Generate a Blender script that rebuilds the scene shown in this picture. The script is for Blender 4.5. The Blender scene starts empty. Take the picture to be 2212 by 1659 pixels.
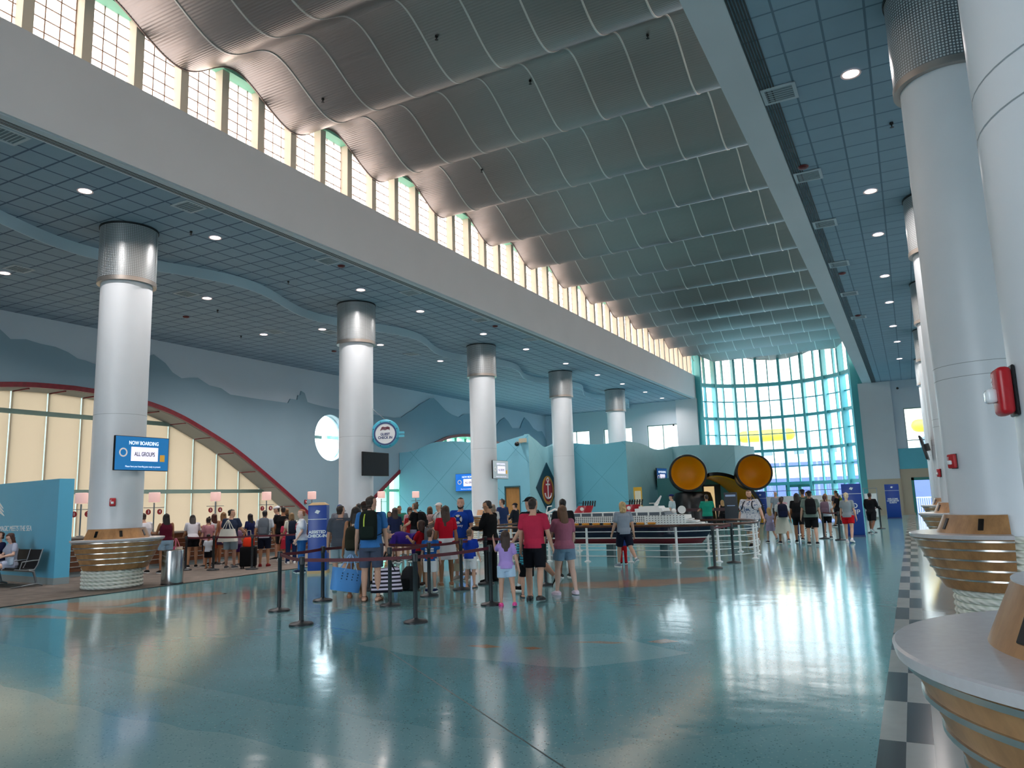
import bpy, bmesh, math, random
from mathutils import Vector, Matrix
from mathutils.geometry import tessellate_polygon
random.seed(7)
SC = bpy.context.scene
COL = SC.collection
PI = math.pi
TXT = []
BAKE = []          # (object) whose modifiers are turned into plain mesh at the end

def lin(c):
    def f(v):
        return v / 12.92 if v <= 0.04045 else ((v + 0.055) / 1.055) ** 2.4
    if isinstance(c, str):
        c = c.lstrip('#')
        c = [int(c[i:i + 2], 16) / 255 for i in (0, 2, 4)]
    return tuple(f(v) for v in c) + (1.0,)

# ------------------------------------------------------------------ materials
MC = {}
def nt(name):
    m = bpy.data.materials.new(name)
    m.use_nodes = True
    n = m.node_tree
    return m, n, n.nodes['Principled BSDF']

def pset(b, **k):
    for kk, v in k.items():
        b.inputs[kk].default_value = v

def mat(name, col, rough=0.6, metal=0.0, spec=0.5, noise=0.0, nscale=8.0, bump=0.0, bscale=60.0, emit=0.0, emitcol=None, sheen=0.0, stretch=None):
    if name in MC:
        return MC[name]
    m, n, b = nt(name)
    c = lin(col) if not (isinstance(col, tuple) and len(col) == 4) else col
    pset(b, **{'Base Color': c, 'Roughness': rough, 'Metallic': metal, 'Specular IOR Level': spec})
    if emit:
        b.inputs['Emission Color'].default_value = lin(emitcol) if emitcol else c
        b.inputs['Emission Strength'].default_value = emit
    if sheen:
        b.inputs['Sheen Weight'].default_value = sheen
    if noise or bump:
        tc = n.nodes.new('ShaderNodeTexCoord')
        mp = n.nodes.new('ShaderNodeMapping')
        n.links.new(tc.outputs['Object'], mp.inputs[0])
        if stretch:
            mp.inputs['Scale'].default_value = stretch
    if noise:
        t = n.nodes.new('ShaderNodeTexNoise')
        t.inputs['Scale'].default_value = nscale
        t.inputs['Detail'].default_value = 5
        n.links.new(mp.outputs[0], t.inputs['Vector'])
        r = n.nodes.new('ShaderNodeMapRange')
        r.inputs['From Min'].default_value = 0.3
        r.inputs['From Max'].default_value = 0.7
        r.inputs['To Min'].default_value = 1 - noise
        r.inputs['To Max'].default_value = 1 + noise * 0.6
        n.links.new(t.outputs['Fac'], r.inputs['Value'])
        x = n.nodes.new('ShaderNodeVectorMath')
        x.operation = 'SCALE'
        x.inputs[0].default_value = c[:3]
        n.links.new(r.outputs[0], x.inputs['Scale'])
        n.links.new(x.outputs[0], b.inputs['Base Color'])
    if bump:
        t = n.nodes.new('ShaderNodeTexNoise')
        t.inputs['Scale'].default_value = bscale
        t.inputs['Detail'].default_value = 3
        n.links.new(mp.outputs[0], t.inputs['Vector'])
        bp = n.nodes.new('ShaderNodeBump')
        bp.inputs['Strength'].default_value = bump
        bp.inputs['Distance'].default_value = 0.01
        n.links.new(t.outputs['Fac'], bp.inputs['Height'])
        n.links.new(bp.outputs[0], b.inputs['Normal'])
    MC[name] = m
    return m

def NN(n, typ, **k):
    x = n.nodes.new(typ)
    for kk, v in k.items():
        setattr(x, kk, v)
    return x

def math_node(n, op, a, b=None, c=None):
    x = n.nodes.new('ShaderNodeMath')
    x.operation = op
    for i, v in enumerate((a, b, c)):
        if v is None:
            continue
        if isinstance(v, (int, float)):
            x.inputs[i].default_value = v
        else:
            n.links.new(v, x.inputs[i])
    return x.outputs[0]

def mix_col(n, fac, a, b):
    x = n.nodes.new('ShaderNodeMix')
    x.data_type = 'RGBA'
    for s, v in ((x.inputs['Factor'], fac), (x.inputs[6], a), (x.inputs[7], b)):
        if isinstance(v, (int, float)):
            s.default_value = v
        elif isinstance(v, tuple):
            s.default_value = v
        else:
            n.links.new(v, s)
    return x.outputs[2]

def objxyz(n):
    tc = n.nodes.new('ShaderNodeTexCoord')
    s = n.nodes.new('ShaderNodeSeparateXYZ')
    n.links.new(tc.outputs['Object'], s.inputs[0])
    return tc.outputs['Object'], s.outputs[0], s.outputs[1], s.outputs[2]

def line_mask(n, coord, period, width, offset=0.0):
    """1 on a line of the given width repeated every period"""
    a = math_node(n, 'ADD', coord, offset + 1000 * period)
    f = math_node(n, 'MODULO', a, period)
    return math_node(n, 'LESS_THAN', f, width)

def stripes_mat(name, cola, colb, period, frac, axis='z', rough=0.8, offset=0.0):
    if name in MC:
        return MC[name]
    m, n, b = nt(name)
    v, x, y, z = objxyz(n)
    co = {'x': x, 'y': y, 'z': z}[axis]
    k = line_mask(n, co, period, period * frac, offset)
    n.links.new(mix_col(n, k, lin(cola), lin(colb)), b.inputs['Base Color'])
    b.inputs['Roughness'].default_value = rough
    MC[name] = m
    return m

def blotch_mat(name, base, spot, scale, thr=0.55, rough=0.85):
    if name in MC:
        return MC[name]
    m, n, b = nt(name)
    v, x, y, z = objxyz(n)
    t = NN(n, 'ShaderNodeTexNoise')
    t.inputs['Scale'].default_value = scale
    t.inputs['Detail'].default_value = 2
    n.links.new(v, t.inputs['Vector'])
    k = math_node(n, 'GREATER_THAN', t.outputs['Fac'], thr)
    n.links.new(mix_col(n, k, lin(base), lin(spot)), b.inputs['Base Color'])
    b.inputs['Roughness'].default_value = rough
    MC[name] = m
    return m

def wood_mat(name, ca, cb, rough=0.35, sc=(1.5, 1.5, 14), rot=0.0):
    if name in MC:
        return MC[name]
    m, n, b = nt(name)
    tc = NN(n, 'ShaderNodeTexCoord')
    mp = NN(n, 'ShaderNodeMapping')
    mp.inputs['Scale'].default_value = sc
    mp.inputs['Rotation'].default_value = (0, rot, 0)
    n.links.new(tc.outputs['Object'], mp.inputs[0])
    t = NN(n, 'ShaderNodeTexNoise')
    t.inputs['Scale'].default_value = 3.0
    t.inputs['Detail'].default_value = 8
    t.inputs['Roughness'].default_value = 0.65
    n.links.new(mp.outputs[0], t.inputs['Vector'])
    cr = NN(n, 'ShaderNodeValToRGB')
    cr.color_ramp.elements[0].position = 0.3
    cr.color_ramp.elements[0].color = lin(ca)
    cr.color_ramp.elements[1].position = 0.72
    cr.color_ramp.elements[1].color = lin(cb)
    n.links.new(t.outputs['Fac'], cr.inputs[0])
    n.links.new(cr.outputs[0], b.inputs['Base Color'])
    b.inputs['Roughness'].default_value = rough
    MC[name] = m
    return m

def glass_mat(name, tint='#ffffff', gloss=0.08, rough=0.0):
    """thin sheet glass: light passes straight through, a little mirror on top"""
    if name in MC:
        return MC[name]
    m = bpy.data.materials.new(name)
    m.use_nodes = True
    n = m.node_tree
    n.nodes.clear()
    o = NN(n, 'ShaderNodeOutputMaterial')
    t = NN(n, 'ShaderNodeBsdfTransparent')
    t.inputs[0].default_value = lin(tint)
    g = NN(n, 'ShaderNodeBsdfGlossy')
    g.inputs['Roughness'].default_value = rough
    mx = NN(n, 'ShaderNodeMixShader')
    mx.inputs[0].default_value = gloss
    n.links.new(t.outputs[0], mx.inputs[1])
    n.links.new(g.outputs[0], mx.inputs[2])
    n.links.new(mx.outputs[0], o.inputs[0])
    MC[name] = m
    return m

def shade_mat(name, col, through=0.5, trans=0.0):
    """light-passing cloth or panel: part translucent, part diffuse, part clear"""
    if name in MC:
        return MC[name]
    m = bpy.data.materials.new(name)
    m.use_nodes = True
    n = m.node_tree
    n.nodes.clear()
    o = NN(n, 'ShaderNodeOutputMaterial')
    a = NN(n, 'ShaderNodeBsdfTranslucent')
    d = NN(n, 'ShaderNodeBsdfDiffuse')
    for s in (a, d):
        s.inputs[0].default_value = lin(col)
    mx = NN(n, 'ShaderNodeMixShader')
    mx.inputs[0].default_value = through
    n.links.new(d.outputs[0], mx.inputs[1])
    n.links.new(a.outputs[0], mx.inputs[2])
    last = mx.outputs[0]
    if trans:
        t = NN(n, 'ShaderNodeBsdfTransparent')
        m2 = NN(n, 'ShaderNodeMixShader')
        m2.inputs[0].default_value = trans
        n.links.new(last, m2.inputs[1])
        n.links.new(t.outputs[0], m2.inputs[2])
        last = m2.outputs[0]
    n.links.new(last, o.inputs[0])
    MC[name] = m
    return m

# ------------------------------------------------------------------ mesh builder
class MB:
    def __init__(s):
        s.v = []
        s.f = []

    def add(s, vs, fs, M=None):
        k = len(s.v)
        for p in vs:
            p = Vector(p)
            s.v.append(tuple(M @ p) if M is not None else tuple(p))
        s.f += [tuple(i + k for i in f) for f in fs]
        return s

    def box(s, x0, x1, y0, y1, z0, z1, M=None):
        vs = [(x0, y0, z0), (x1, y0, z0), (x1, y1, z0), (x0, y1, z0), (x0, y0, z1), (x1, y0, z1), (x1, y1, z1), (x0, y1, z1)]
        return s.add(vs, [(0, 3, 2, 1), (4, 5, 6, 7), (0, 1, 5, 4), (1, 2, 6, 5), (2, 3, 7, 6), (3, 0, 4, 7)], M)

    def rbox(s, x0, x1, y0, y1, z0, z1, r=0.02, seg=3, M=None):
        bm = bmesh.new()
        bmesh.ops.create_cube(bm, size=1.0)
        for q in bm.verts:
            q.co = Vector(((x0 + x1) / 2 + q.co.x * (x1 - x0), (y0 + y1) / 2 + q.co.y * (y1 - y0), (z0 + z1) / 2 + q.co.z * (z1 - z0)))
        bmesh.ops.bevel(bm, geom=bm.edges[:], offset=r, segments=seg, profile=0.5, affect='EDGES')
        bm.verts.index_update()
        s.add([q.co[:] for q in bm.verts], [tuple(q.index for q in f.verts) for f in bm.faces], M)
        bm.free()
        return s

    def rings(s, rings, closed=True, caps=True, M=None, loop=False):
        """skin a list of vertex rings (equal counts)"""
        n = len(rings[0])
        vs = [p for r in rings for p in r]
        fs = []
        R = len(rings)
        for i in range(R if loop else R - 1):
            a, b = i * n, ((i + 1) % R) * n
            for j in range(n if closed else n - 1):
                k = (j + 1) % n
                fs.append((a + j, a + k, b + k, b + j))
        if caps and not loop:
            fs.append(tuple(range(n - 1, -1, -1)))
            fs.append(tuple(range((R - 1) * n, R * n)))
        return s.add(vs, fs, M)

    def tube(s, pts, rad, n=8, caps=True, M=None, loop=False):
        pts = [Vector(p) for p in pts]
        if isinstance(rad, (int, float)):
            rad = [rad] * len(pts)
        rg = []
        up = None
        L = len(pts)
        for i, p in enumerate(pts):
            if loop:
                d = pts[(i + 1) % L] - pts[i - 1]
            else:
                d = pts[min(i + 1, L - 1)] - pts[max(i - 1, 0)]
            if d.length < 1e-9:
                d = Vector((0, 0, 1))
            d.normalize()
            if up is None:
                up = Vector((0, 0, 1)) if abs(d.z) < 0.9 else Vector((0, 1, 0))
            a = d.cross(up)
            if a.length < 1e-6:
                up = Vector((1, 0, 0))
                a = d.cross(up)
            a.normalize()
            b = d.cross(a)
            b.normalize()
            up = -b if b.dot(up) < 0 else b
            rg.append([tuple(p + (a * math.cos(2 * PI * j / n) + b * math.sin(2 * PI * j / n)) * rad[i]) for j in range(n)])
        return s.rings(rg, True, caps, M, loop)

    def limb(s, pts, rad, n=12, M=None):
        """tapered tube with rounded ends"""
        pts = [Vector(p) for p in pts]
        rad = list(rad)
        d0 = (pts[0] - pts[1]).normalized()
        d1 = (pts[-1] - pts[-2]).normalized()
        P = [pts[0] + d0 * rad[0] * k for k in (0.98, 0.75, 0.4)] + pts + [pts[-1] + d1 * rad[-1] * k for k in (0.4, 0.75, 0.98)]
        Rr = [rad[0] * k for k in (0.2, 0.66, 0.92)] + rad + [rad[-1] * k for k in (0.92, 0.66, 0.2)]
        return s.tube(P, Rr, n, True, M)

    def ell(s, c, rx, ry, rz, n=14, m=9, M=None, R=None):
        c = Vector(c)
        rg = []
        for i in range(m):
            t = -PI / 2 + PI * (i + 0.35) / (m - 0.3)
            ring = []
            for j in range(n):
                p = Vector((rx * math.cos(t) * math.cos(2 * PI * j / n), ry * math.cos(t) * math.sin(2 * PI * j / n), rz * math.sin(t)))
                if R is not None:
                    p = R @ p
                ring.append(tuple(c + p))
            rg.append(ring)
        return s.rings(rg, True, True, M)

    def lathe(s, prof, n=32, c=(0, 0, 0), M=None, a0=0.0, a1=2 * PI, caps=False, sx=1.0, sy=1.0):
        full = abs(a1 - a0 - 2 * PI) < 1e-6
        k = n if full else n + 1
        rg = []
        for r, z in prof:
            rg.append([(c[0] + sx * r * math.cos(a0 + (a1 - a0) * j / n), c[1] + sy * r * math.sin(a0 + (a1 - a0) * j / n), c[2] + z) for j in range(k)])
        return s.rings(rg, full, caps, M)

    def prism(s, poly, fa, fb):
        """polygon (list of 2-D points) mapped by fa to one face and fb to the other"""
        n = len(poly)
        vs = [fa(*p) for p in poly] + [fb(*p) for p in poly]
        fs = [tuple(range(n - 1, -1, -1)), tuple(range(n, 2 * n))]
        for i in range(n):
            j = (i + 1) % n
            fs.append((i, j, n + j, n + i))
        return s.add(vs, fs)

    def build(s, name, m=None, parent=None, smooth=None, kind=None, loc=None, rotz=None):
        me = bpy.data.meshes.new(name)
        me.from_pydata(s.v, [], s.f)
        me.validate()
        bm = bmesh.new()
        bm.from_mesh(me)
        bmesh.ops.recalc_face_normals(bm, faces=bm.faces)
        bm.to_mesh(me)
        bm.free()
        if smooth is not None:
            for p in me.polygons:
                p.use_smooth = True
            me.set_sharp_from_angle(angle=math.radians(smooth))
        if m is not None:
            me.materials.append(m)
        o = bpy.data.objects.new(name, me)
        COL.objects.link(o)
        if parent is not None:
            o.parent = parent
        if kind:
            o['kind'] = kind
        if loc is not None:
            o.location = loc
        if rotz is not None:
            o.rotation_euler = (0, 0, rotz)
        return o

def holed(outer, holes, fmap, w0, w1):
    """plate with holes: fmap(u, v, w) -> xyz; faces at w0 and w1 plus edge strips"""
    def filled(w):
        bm = bmesh.new()
        for loop in [outer] + holes:
            vs = [bm.verts.new((p[0], p[1], 0)) for p in loop]
            for i in range(len(vs)):
                bm.edges.new((vs[i], vs[(i + 1) % len(vs)]))
        bmesh.ops.triangle_fill(bm, edges=bm.edges[:], use_beauty=True, use_dissolve=False)
        bm.verts.index_update()
        r = [fmap(q.co.x, q.co.y, w) for q in bm.verts], [tuple(q.index for q in f.verts) for f in bm.faces]
        bm.free()
        return r
    mb = MB()
    mb.add(*filled(w0))
    mb.add(*filled(w1))
    for loop in [outer] + holes:
        n = len(loop)
        vs = [fmap(p[0], p[1], w0) for p in loop] + [fmap(p[0], p[1], w1) for p in loop]
        mb.add(vs, [(i, (i + 1) % n, n + (i + 1) % n, n + i) for i in range(n)])
    return mb

def weld(o, d=1e-4):
    bm = bmesh.new()
    bm.from_mesh(o.data)
    bmesh.ops.remove_doubles(bm, verts=bm.verts, dist=d)
    bmesh.ops.recalc_face_normals(bm, faces=bm.faces)
    bm.to_mesh(o.data)
    bm.free()
    return o

def thing(name, label, cat, loc=(0, 0, 0), rz=0.0, group=None, kind=None):
    o = bpy.data.objects.new(name, None)
    COL.objects.link(o)
    o.location = loc
    o.rotation_euler = (0, 0, rz)
    o.empty_display_size = 0.2
    tag(o, label, cat, group, kind)
    return o

def tag(o, label, cat=None, group=None, kind=None):
    o['label'] = label
    if cat:
        o['category'] = cat
    if group:
        o['group'] = group
    if kind:
        o['kind'] = kind
    return o

def dup(root, loc=None, rz=None, label=None, group=None):
    """copy of a thing with copies of its parts and sub-parts (mesh data shared)"""
    r = root.copy()
    COL.objects.link(r)
    if loc is not None:
        r.location = loc
    if rz is not None:
        r.rotation_euler = (0, 0, rz)
    if label:
        r['label'] = label
    if group:
        r['group'] = group
    for ch in list(root.children):
        c = ch.copy()
        COL.objects.link(c)
        c.parent = r
        for g in ch.children:
            d = g.copy()
            COL.objects.link(d)
            d.parent = c
    return r

def text(name, body, size, m, parent, M, ext=0.002, align='CENTER', sx=1.0, bold=0.0):
    cu = bpy.data.curves.new(name, 'FONT')
    cu.body = body
    cu.size = size
    cu.align_x = align
    cu.align_y = 'CENTER'
    cu.extrude = ext
    cu.offset = bold
    cu.space_line = 0.95
    cu.materials.append(m)
    o = bpy.data.objects.new(name, cu)
    COL.objects.link(o)
    o.parent = parent
    o.matrix_local = M @ Matrix.Diagonal((sx, 1, 1, 1))
    TXT.append(o)
    return o

def face_M(pos, normal, up=(0, 0, 1)):
    """frame whose local z looks along normal, local y up (text plane)"""
    n = Vector(normal).normalized()
    x = Vector(up).cross(n).normalized()
    y = n.cross(x)
    return Matrix(((x.x, y.x, n.x, pos[0]), (x.y, y.y, n.y, pos[1]), (x.z, y.z, n.z, pos[2]), (0, 0, 0, 1)))

def crom(pts, n=6):
    P = [Vector(p) for p in pts]
    out = []
    for i in range(len(P) - 1):
        a, b, c, d = P[max(i - 1, 0)], P[i], P[i + 1], P[min(i + 2, len(P) - 1)]
        for k in range(n):
            t = k / n
            out.append(0.5 * ((2 * b) + (c - a) * t + (2 * a - 5 * b + 4 * c - d) * t * t + (3 * b - a - 3 * c + d) * t ** 3))
    out.append(P[-1])
    return out

SKY, EXPOSURE, DLW = 7.0, 0.4, 40.0

# ------------------------------------------------------------------ hall dimensions (metres)
XB = -13.4          # face of the left beam
XR = -2.25          # inner face of the right beam
XW = -25.8          # left wall
ZC, ZD = 8.7, 8.4   # side ceiling, dropped ceiling
YE, Y0 = 54.8, -12.0
XRW = 5.6
COLX, COLY, COLP, COLR = -16.7, 11.45, 8.74, 0.58
CWC, CWR = Vector((-7.95, 52.6)), 5.8     # curtain wall arc

M_wall = mat('grey_blue_paint', '#c3cfd9', 0.7, noise=0.03, nscale=0.6)
M_beam = mat('pale_grey_paint', '#cbd1d7', 0.75, noise=0.03, nscale=0.7)
M_mural = mat('slate_blue_paint', '#89a4b2', 0.7, noise=0.06, nscale=0.4)
M_white = mat('white_column_paint', '#d6dde3', 0.38, noise=0.02, nscale=2)
M_teal = mat('teal_metal_paint', '#57b3ba', 0.4)
M_tealp = mat('teal_wall_paint', '#5cb4c6', 0.6, noise=0.04, nscale=1.5)
M_mint = mat('mint_paint', '#8fd6b9', 0.5)
M_cream = mat('cream_mullion_paint', '#d9d0c0', 0.6)
M_beige = mat('beige_wall_paint', '#b9ab95', 0.7)
M_dark = mat('dark_track_metal', '#1b2226', 0.5)
M_black = mat('black_plastic', '#0e1013', 0.4)
M_red = mat('dark_red_tile', '#7a1026', 0.3, noise=0.25, nscale=6)
M_glass = glass_mat('clear_window_glass', '#f4fbfb', 0.06)
M_seam = mat('pale_aluminium', '#d4d6d4', 0.4, 0.6)
M_fascia = mat('pale_blue_fascia_paint', '#c3d8e2', 0.6)

def tile_mat(name, col, line, ox=0.0, oy=0.0, p=0.6, lw=0.035):
    m, n, b = nt(name)
    v, x, y, z = objxyz(n)
    k = math_node(n, 'MAXIMUM', line_mask(n, x, p, lw, ox), line_mask(n, y, p, lw, oy))
    t = NN(n, 'ShaderNodeTexNoise')
    t.inputs['Scale'].default_value = 3.0
    t.inputs['Detail'].default_value = 8
    n.links.new(v, t.inputs['Vector'])
    wn = NN(n, 'ShaderNodeTexWhiteNoise')
    fx = math_node(n, 'FLOOR', math_node(n, 'DIVIDE', math_node(n, 'ADD', x, ox), p))
    fy = math_node(n, 'FLOOR', math_node(n, 'DIVIDE', math_node(n, 'ADD', y, oy), p))
    cb = NN(n, 'ShaderNodeCombineXYZ')
    n.links.new(fx, cb.inputs[0])
    n.links.new(fy, cb.inputs[1])
    n.links.new(cb.outputs[0], wn.inputs['Vector'])
    f = math_node(n, 'ADD', math_node(n, 'MULTIPLY', t.outputs['Fac'], 0.5), math_node(n, 'MULTIPLY', wn.outputs['Value'], 0.25))
    c = lin(col)
    c2 = tuple(q * 0.8 for q in c[:3]) + (1,)
    n.links.new(mix_col(n, k, mix_col(n, f, c2, c), lin(line)), b.inputs['Base Color'])
    b.inputs['Roughness'].default_value = 0.85
    bp = NN(n, 'ShaderNodeBump')
    bp.inputs['Strength'].default_value = 0.6
    bp.inputs['Distance'].default_value = 0.02
    n.links.new(math_node(n, 'MULTIPLY', k, -1.0), bp.inputs['Height'])
    n.links.new(bp.outputs[0], b.inputs['Normal'])
    return m

M_tileL = tile_mat('grey_acoustic_tile', '#98afc0', '#52667a', 0.05, 0.1, lw=0.045)
M_tileR = tile_mat('blue_grey_acoustic_tile', '#90abbc', '#5f7887', 0.54, 0.03)

# ------------------------------------------------------------------ floor
def terrazzo(name, col, dots, rough=0.12):
    m, n, b = nt(name)
    v, x, y, z = objxyz(n)
    vo = NN(n, 'ShaderNodeTexVoronoi')
    vo.inputs['Scale'].default_value = 42.0
    n.links.new(v, vo.inputs['Vector'])
    wn = NN(n, 'ShaderNodeTexWhiteNoise')
    n.links.new(vo.outputs['Color'], wn.inputs['Vector'])
    chip = math_node(n, 'LESS_THAN', vo.outputs['Distance'], 0.28)
    rare = math_node(n, 'GREATER_THAN', wn.outputs['Value'], 0.7)
    k = math_node(n, 'MULTIPLY', math_node(n, 'MULTIPLY', chip, rare), 0.75)
    t = NN(n, 'ShaderNodeTexNoise')
    t.inputs['Scale'].default_value = 1.1
    t.inputs['Detail'].default_value = 6
    n.links.new(v, t.inputs['Vector'])
    c = lin(col)
    c2 = tuple(q * 0.72 for q in c[:3]) + (1,)
    base = mix_col(n, t.outputs['Fac'], c2, c)
    light = math_node(n, 'MULTIPLY', math_node(n, 'MULTIPLY', chip, math_node(n, 'LESS_THAN', wn.outputs['Value'], 0.22)), 0.28)
    n.links.new(mix_col(n, light, mix_col(n, k, base, lin(dots)), lin('#c8e0dc')), b.inputs['Base Color'])
    pset(b, **{'Roughness': rough, 'Specular IOR Level': 0.75})
    # the polish is not quite flat: long shallow swells that ripple the reflections
    mp = NN(n, 'ShaderNodeMapping')
    mp.inputs['Scale'].default_value = (1.0, 1.6, 1.0)
    n.links.new(v, mp.inputs[0])
    w = NN(n, 'ShaderNodeTexNoise')
    w.inputs['Scale'].default_value = 1.6
    w.inputs['Detail'].default_value = 2
    n.links.new(mp.outputs[0], w.inputs['Vector'])
    bp = NN(n, 'ShaderNodeBump')
    bp.inputs['Strength'].default_value = 0.16
    bp.inputs['Distance'].default_value = 0.02
    n.links.new(w.outputs['Fac'], bp.inputs['Height'])
    n.links.new(bp.outputs[0], b.inputs['Normal'])
    return m

M_fl = terrazzo('teal_terrazzo', '#78b0b6', '#1d4a52')
M_fl_dark = terrazzo('deep_teal_terrazzo', '#68a6ae', '#143f48')
M_fl_light = terrazzo('pale_teal_terrazzo', '#90bcbe', '#4d8084')
M_fl_sand = terrazzo('sand_terrazzo', '#bd9b80', '#7a5a48')
M_fl_grey = terrazzo('grey_terrazzo', '#7b9a9b', '#33474c')
M_tilew = mat('pale_floor_tile', '#a9aaa6', 0.14, noise=0.06, nscale=5)
M_tileb = mat('dark_floor_tile', '#3a4147', 0.14, noise=0.1, nscale=5)
M_side = mat('warm_grey_floor_tile', '#8d9290', 0.13, noise=0.05, nscale=3)
M_carpet = mat('taupe_carpet', '#7c736b', 0.95, noise=0.25, nscale=3, bump=0.8, bscale=160)

def flat(name, pts, z, m, parent=None, kind=None):
    return MB().add([(q[0], q[1], z) for q in pts], [tuple(t) for t in tessellate_polygon([[Vector((q[0], q[1], 0)) for q in pts]])]).build(name, m, parent, kind=kind)

XC = -15.45         # carpet edge
floor = flat('floor', [(XC, Y0), (-0.37, Y0), (-0.37, YE + 4.2), (-14, YE + 4.2), (-14, YE), (XC, YE)], 0, M_fl, kind='structure')
flat('floor_carpet', [(XW - 0.4, Y0), (XC, Y0), (XC, 33), (XW - 0.4, 33)], 0, M_carpet, kind='structure')
flat('floor_hall', [(XW - 0.4, 33), (XC, 33), (XC, YE), (XW - 0.4, YE)], 0, M_fl_grey, kind='structure')
MB().box(XC - 0.03, XC + 0.03, Y0, 33, 0, 0.012).build('trim_1', mat('bronze_edge_strip', '#2c2a28', 0.35, 0.6), kind='structure')
flat('floor_side', [(-0.04, Y0), (XRW, Y0), (XRW, YE), (-0.04, YE)], 0, M_side, kind='structure')
wm, bm_ = MB(), MB()
PY, PX = 1.08, 0.165
for i in range(-11, 52):
    for j in range(2):
        x0, y0 = -0.37 + j * PX, 5.98 + i * PY
        if y0 + PY > YE:
            continue
        q = wm if (i + j) % 2 == 1 else bm_
        q.add([(x0, y0, 0), (x0 + PX, y0, 0), (x0 + PX, y0 + PY, 0), (x0, y0 + PY, 0)], [(0, 1, 2, 3)])
cs = wm.build('floor_checker_strip', M_tileb, kind='structure')
bm_.build('pale_tiles', M_tilew, cs)

def wob(pts, n=5, amp=0.06, seed=1):
    r = random.Random(seed)
    out = []
    for i in range(len(pts)):
        p, q = Vector(pts[i]), Vector(pts[(i + 1) % len(pts)])
        d = q - p
        nn_ = Vector((-d.y, d.x)) / max(d.length, 1e-6)
        for k in range(n):
            o = nn_ * (r.uniform(-amp, amp) * (1 if k else .4) * min(1, d.length / 1.0))
            out.append(tuple(p + d * (k / n) + o))
    return out

Z1 = 0.0004
# the map on the floor: deeper sea, shoals and sandy land
def inlay(pts, m, z, seed, amp=0.05, n=5):
    return flat('inlay', wob(pts, n, amp, seed), z, m, floor)
inlay([(-15.3, 5.9), (-11.5, 6.2), (-8, 5.5), (-5.2, 5.15), (-3.3, 5.0), (-2.2, 4.9), (-0.5, 6.5), (-0.6, 9.5), (-2.4, 9.2), (-4.5, 8.6), (-6.2, 8.2), (-8.2, 8.8), (-11, 8.9), (-13, 7.6), (-15.3, 7.8)], M_fl_dark, Z1, 3, 0.06)
inlay([(-6.3, 7.65), (-5.0, 7.25), (-3.2, 7.3), (-2.3, 8.4), (-3.6, 9.2), (-5.2, 8.5), (-6.2, 8.2)], M_fl_light, Z1 * 2, 4, 0.07)
inlay([(-15.2, -8), (-0.5, -8), (-0.5, 4.9), (-2.6, 4.1), (-4.5, 4.3), (-6.3, 4.3), (-8.3, 4.6), (-10.5, 5.3), (-15.2, 5.0)], M_fl_light, Z1, 5, 0.05)
# peninsula and coast by the first column
inlay([(-13.55, 8.9), (-13.15, 9.25), (-13.35, 9.9), (-12.75, 10.6), (-12.6, 11.2), (-13.1, 11.35), (-13.7, 10.6), (-14.1, 9.8), (-14.9, 9.1), (-15.3, 8.6), (-15.3, 8.3), (-14.3, 8.6), (-13.0, 8.35), (-11.95, 8.55), (-11.65, 9.2), (-12.3, 9.35)], M_fl_sand, Z1 * 2, 6, 0.05)
inlay([(-14.5, 7.5), (-13.1, 7.75), (-12.0, 7.9), (-12.1, 8.0), (-13.4, 7.95), (-14.6, 7.65)], M_fl_sand, Z1 * 2, 7, 0.02)
inlay([(-9.6, 3.2), (-9.3, 3.5), (-9.0, 3.55), (-8.9, 3.3), (-9.3, 3.0)], M_fl_sand, Z1 * 2, 16, 0.03)
inlay([(-12.4, 9.3), (-11.5, 9.5), (-11.2, 11.5), (-12.2, 12.2), (-12.8, 11.5), (-12.5, 10.6), (-13.0, 9.9)], M_fl_grey, Z1 * 2, 17, 0.05)
inlay([(-5.6, 13.6), (-4.4, 14.3), (-3.4, 15.6), (-3.6, 16.2), (-5.0, 15.3), (-6.4, 14.4), (-6.6, 13.8)], M_fl_sand, Z1 * 2, 8, 0.08)
inlay([(-4.9, 7.95), (-4.6, 7.9), (-4.45, 8.02), (-4.7, 8.1)], M_fl_sand, Z1 * 3, 9, 0.015)
inlay([(-4.2, 8.05), (-4.05, 7.98), (-3.95, 8.1), (-4.1, 8.15)], M_fl_sand, Z1 * 3, 10, 0.012)
inlay([(-3.8, 8.55), (-3.3, 8.6), (-3.15, 8.72), (-3.5, 8.72)], M_fl_sand, Z1 * 3, 11, 0.015)
inlay([(-2.95, 8.85), (-2.75, 8.8), (-2.6, 8.98), (-2.8, 9.1)], M_fl_sand, Z1 * 3, 12, 0.012)
inlay([(-11.5, 14.5), (-9.5, 15.3), (-8, 17), (-8.8, 17.6), (-10.4, 16.4), (-12, 15.4)], M_fl_sand, Z1, 13, 0.08)
jl = MB()
for a, b_ in (((-5.9, 7.6), (-0.5, 3.35)), ((-14.2, 8.5), (-12.2, 5.6))):
    d = (Vector(b_) - Vector(a)).normalized()
    nn_ = Vector((-d.y, d.x)) * 0.006
    jl.add([(a[0] + nn_.x, a[1] + nn_.y, Z1 * 3.2), (b_[0] + nn_.x, b_[1] + nn_.y, Z1 * 3.2), (b_[0] - nn_.x, b_[1] - nn_.y, Z1 * 3.2), (a[0] - nn_.x, a[1] - nn_.y, Z1 * 3.2)], [(0, 1, 2, 3)])
jl.build('joint_strip', mat('dark_zinc_strip', '#1c3f44', 0.4), floor)

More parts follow.
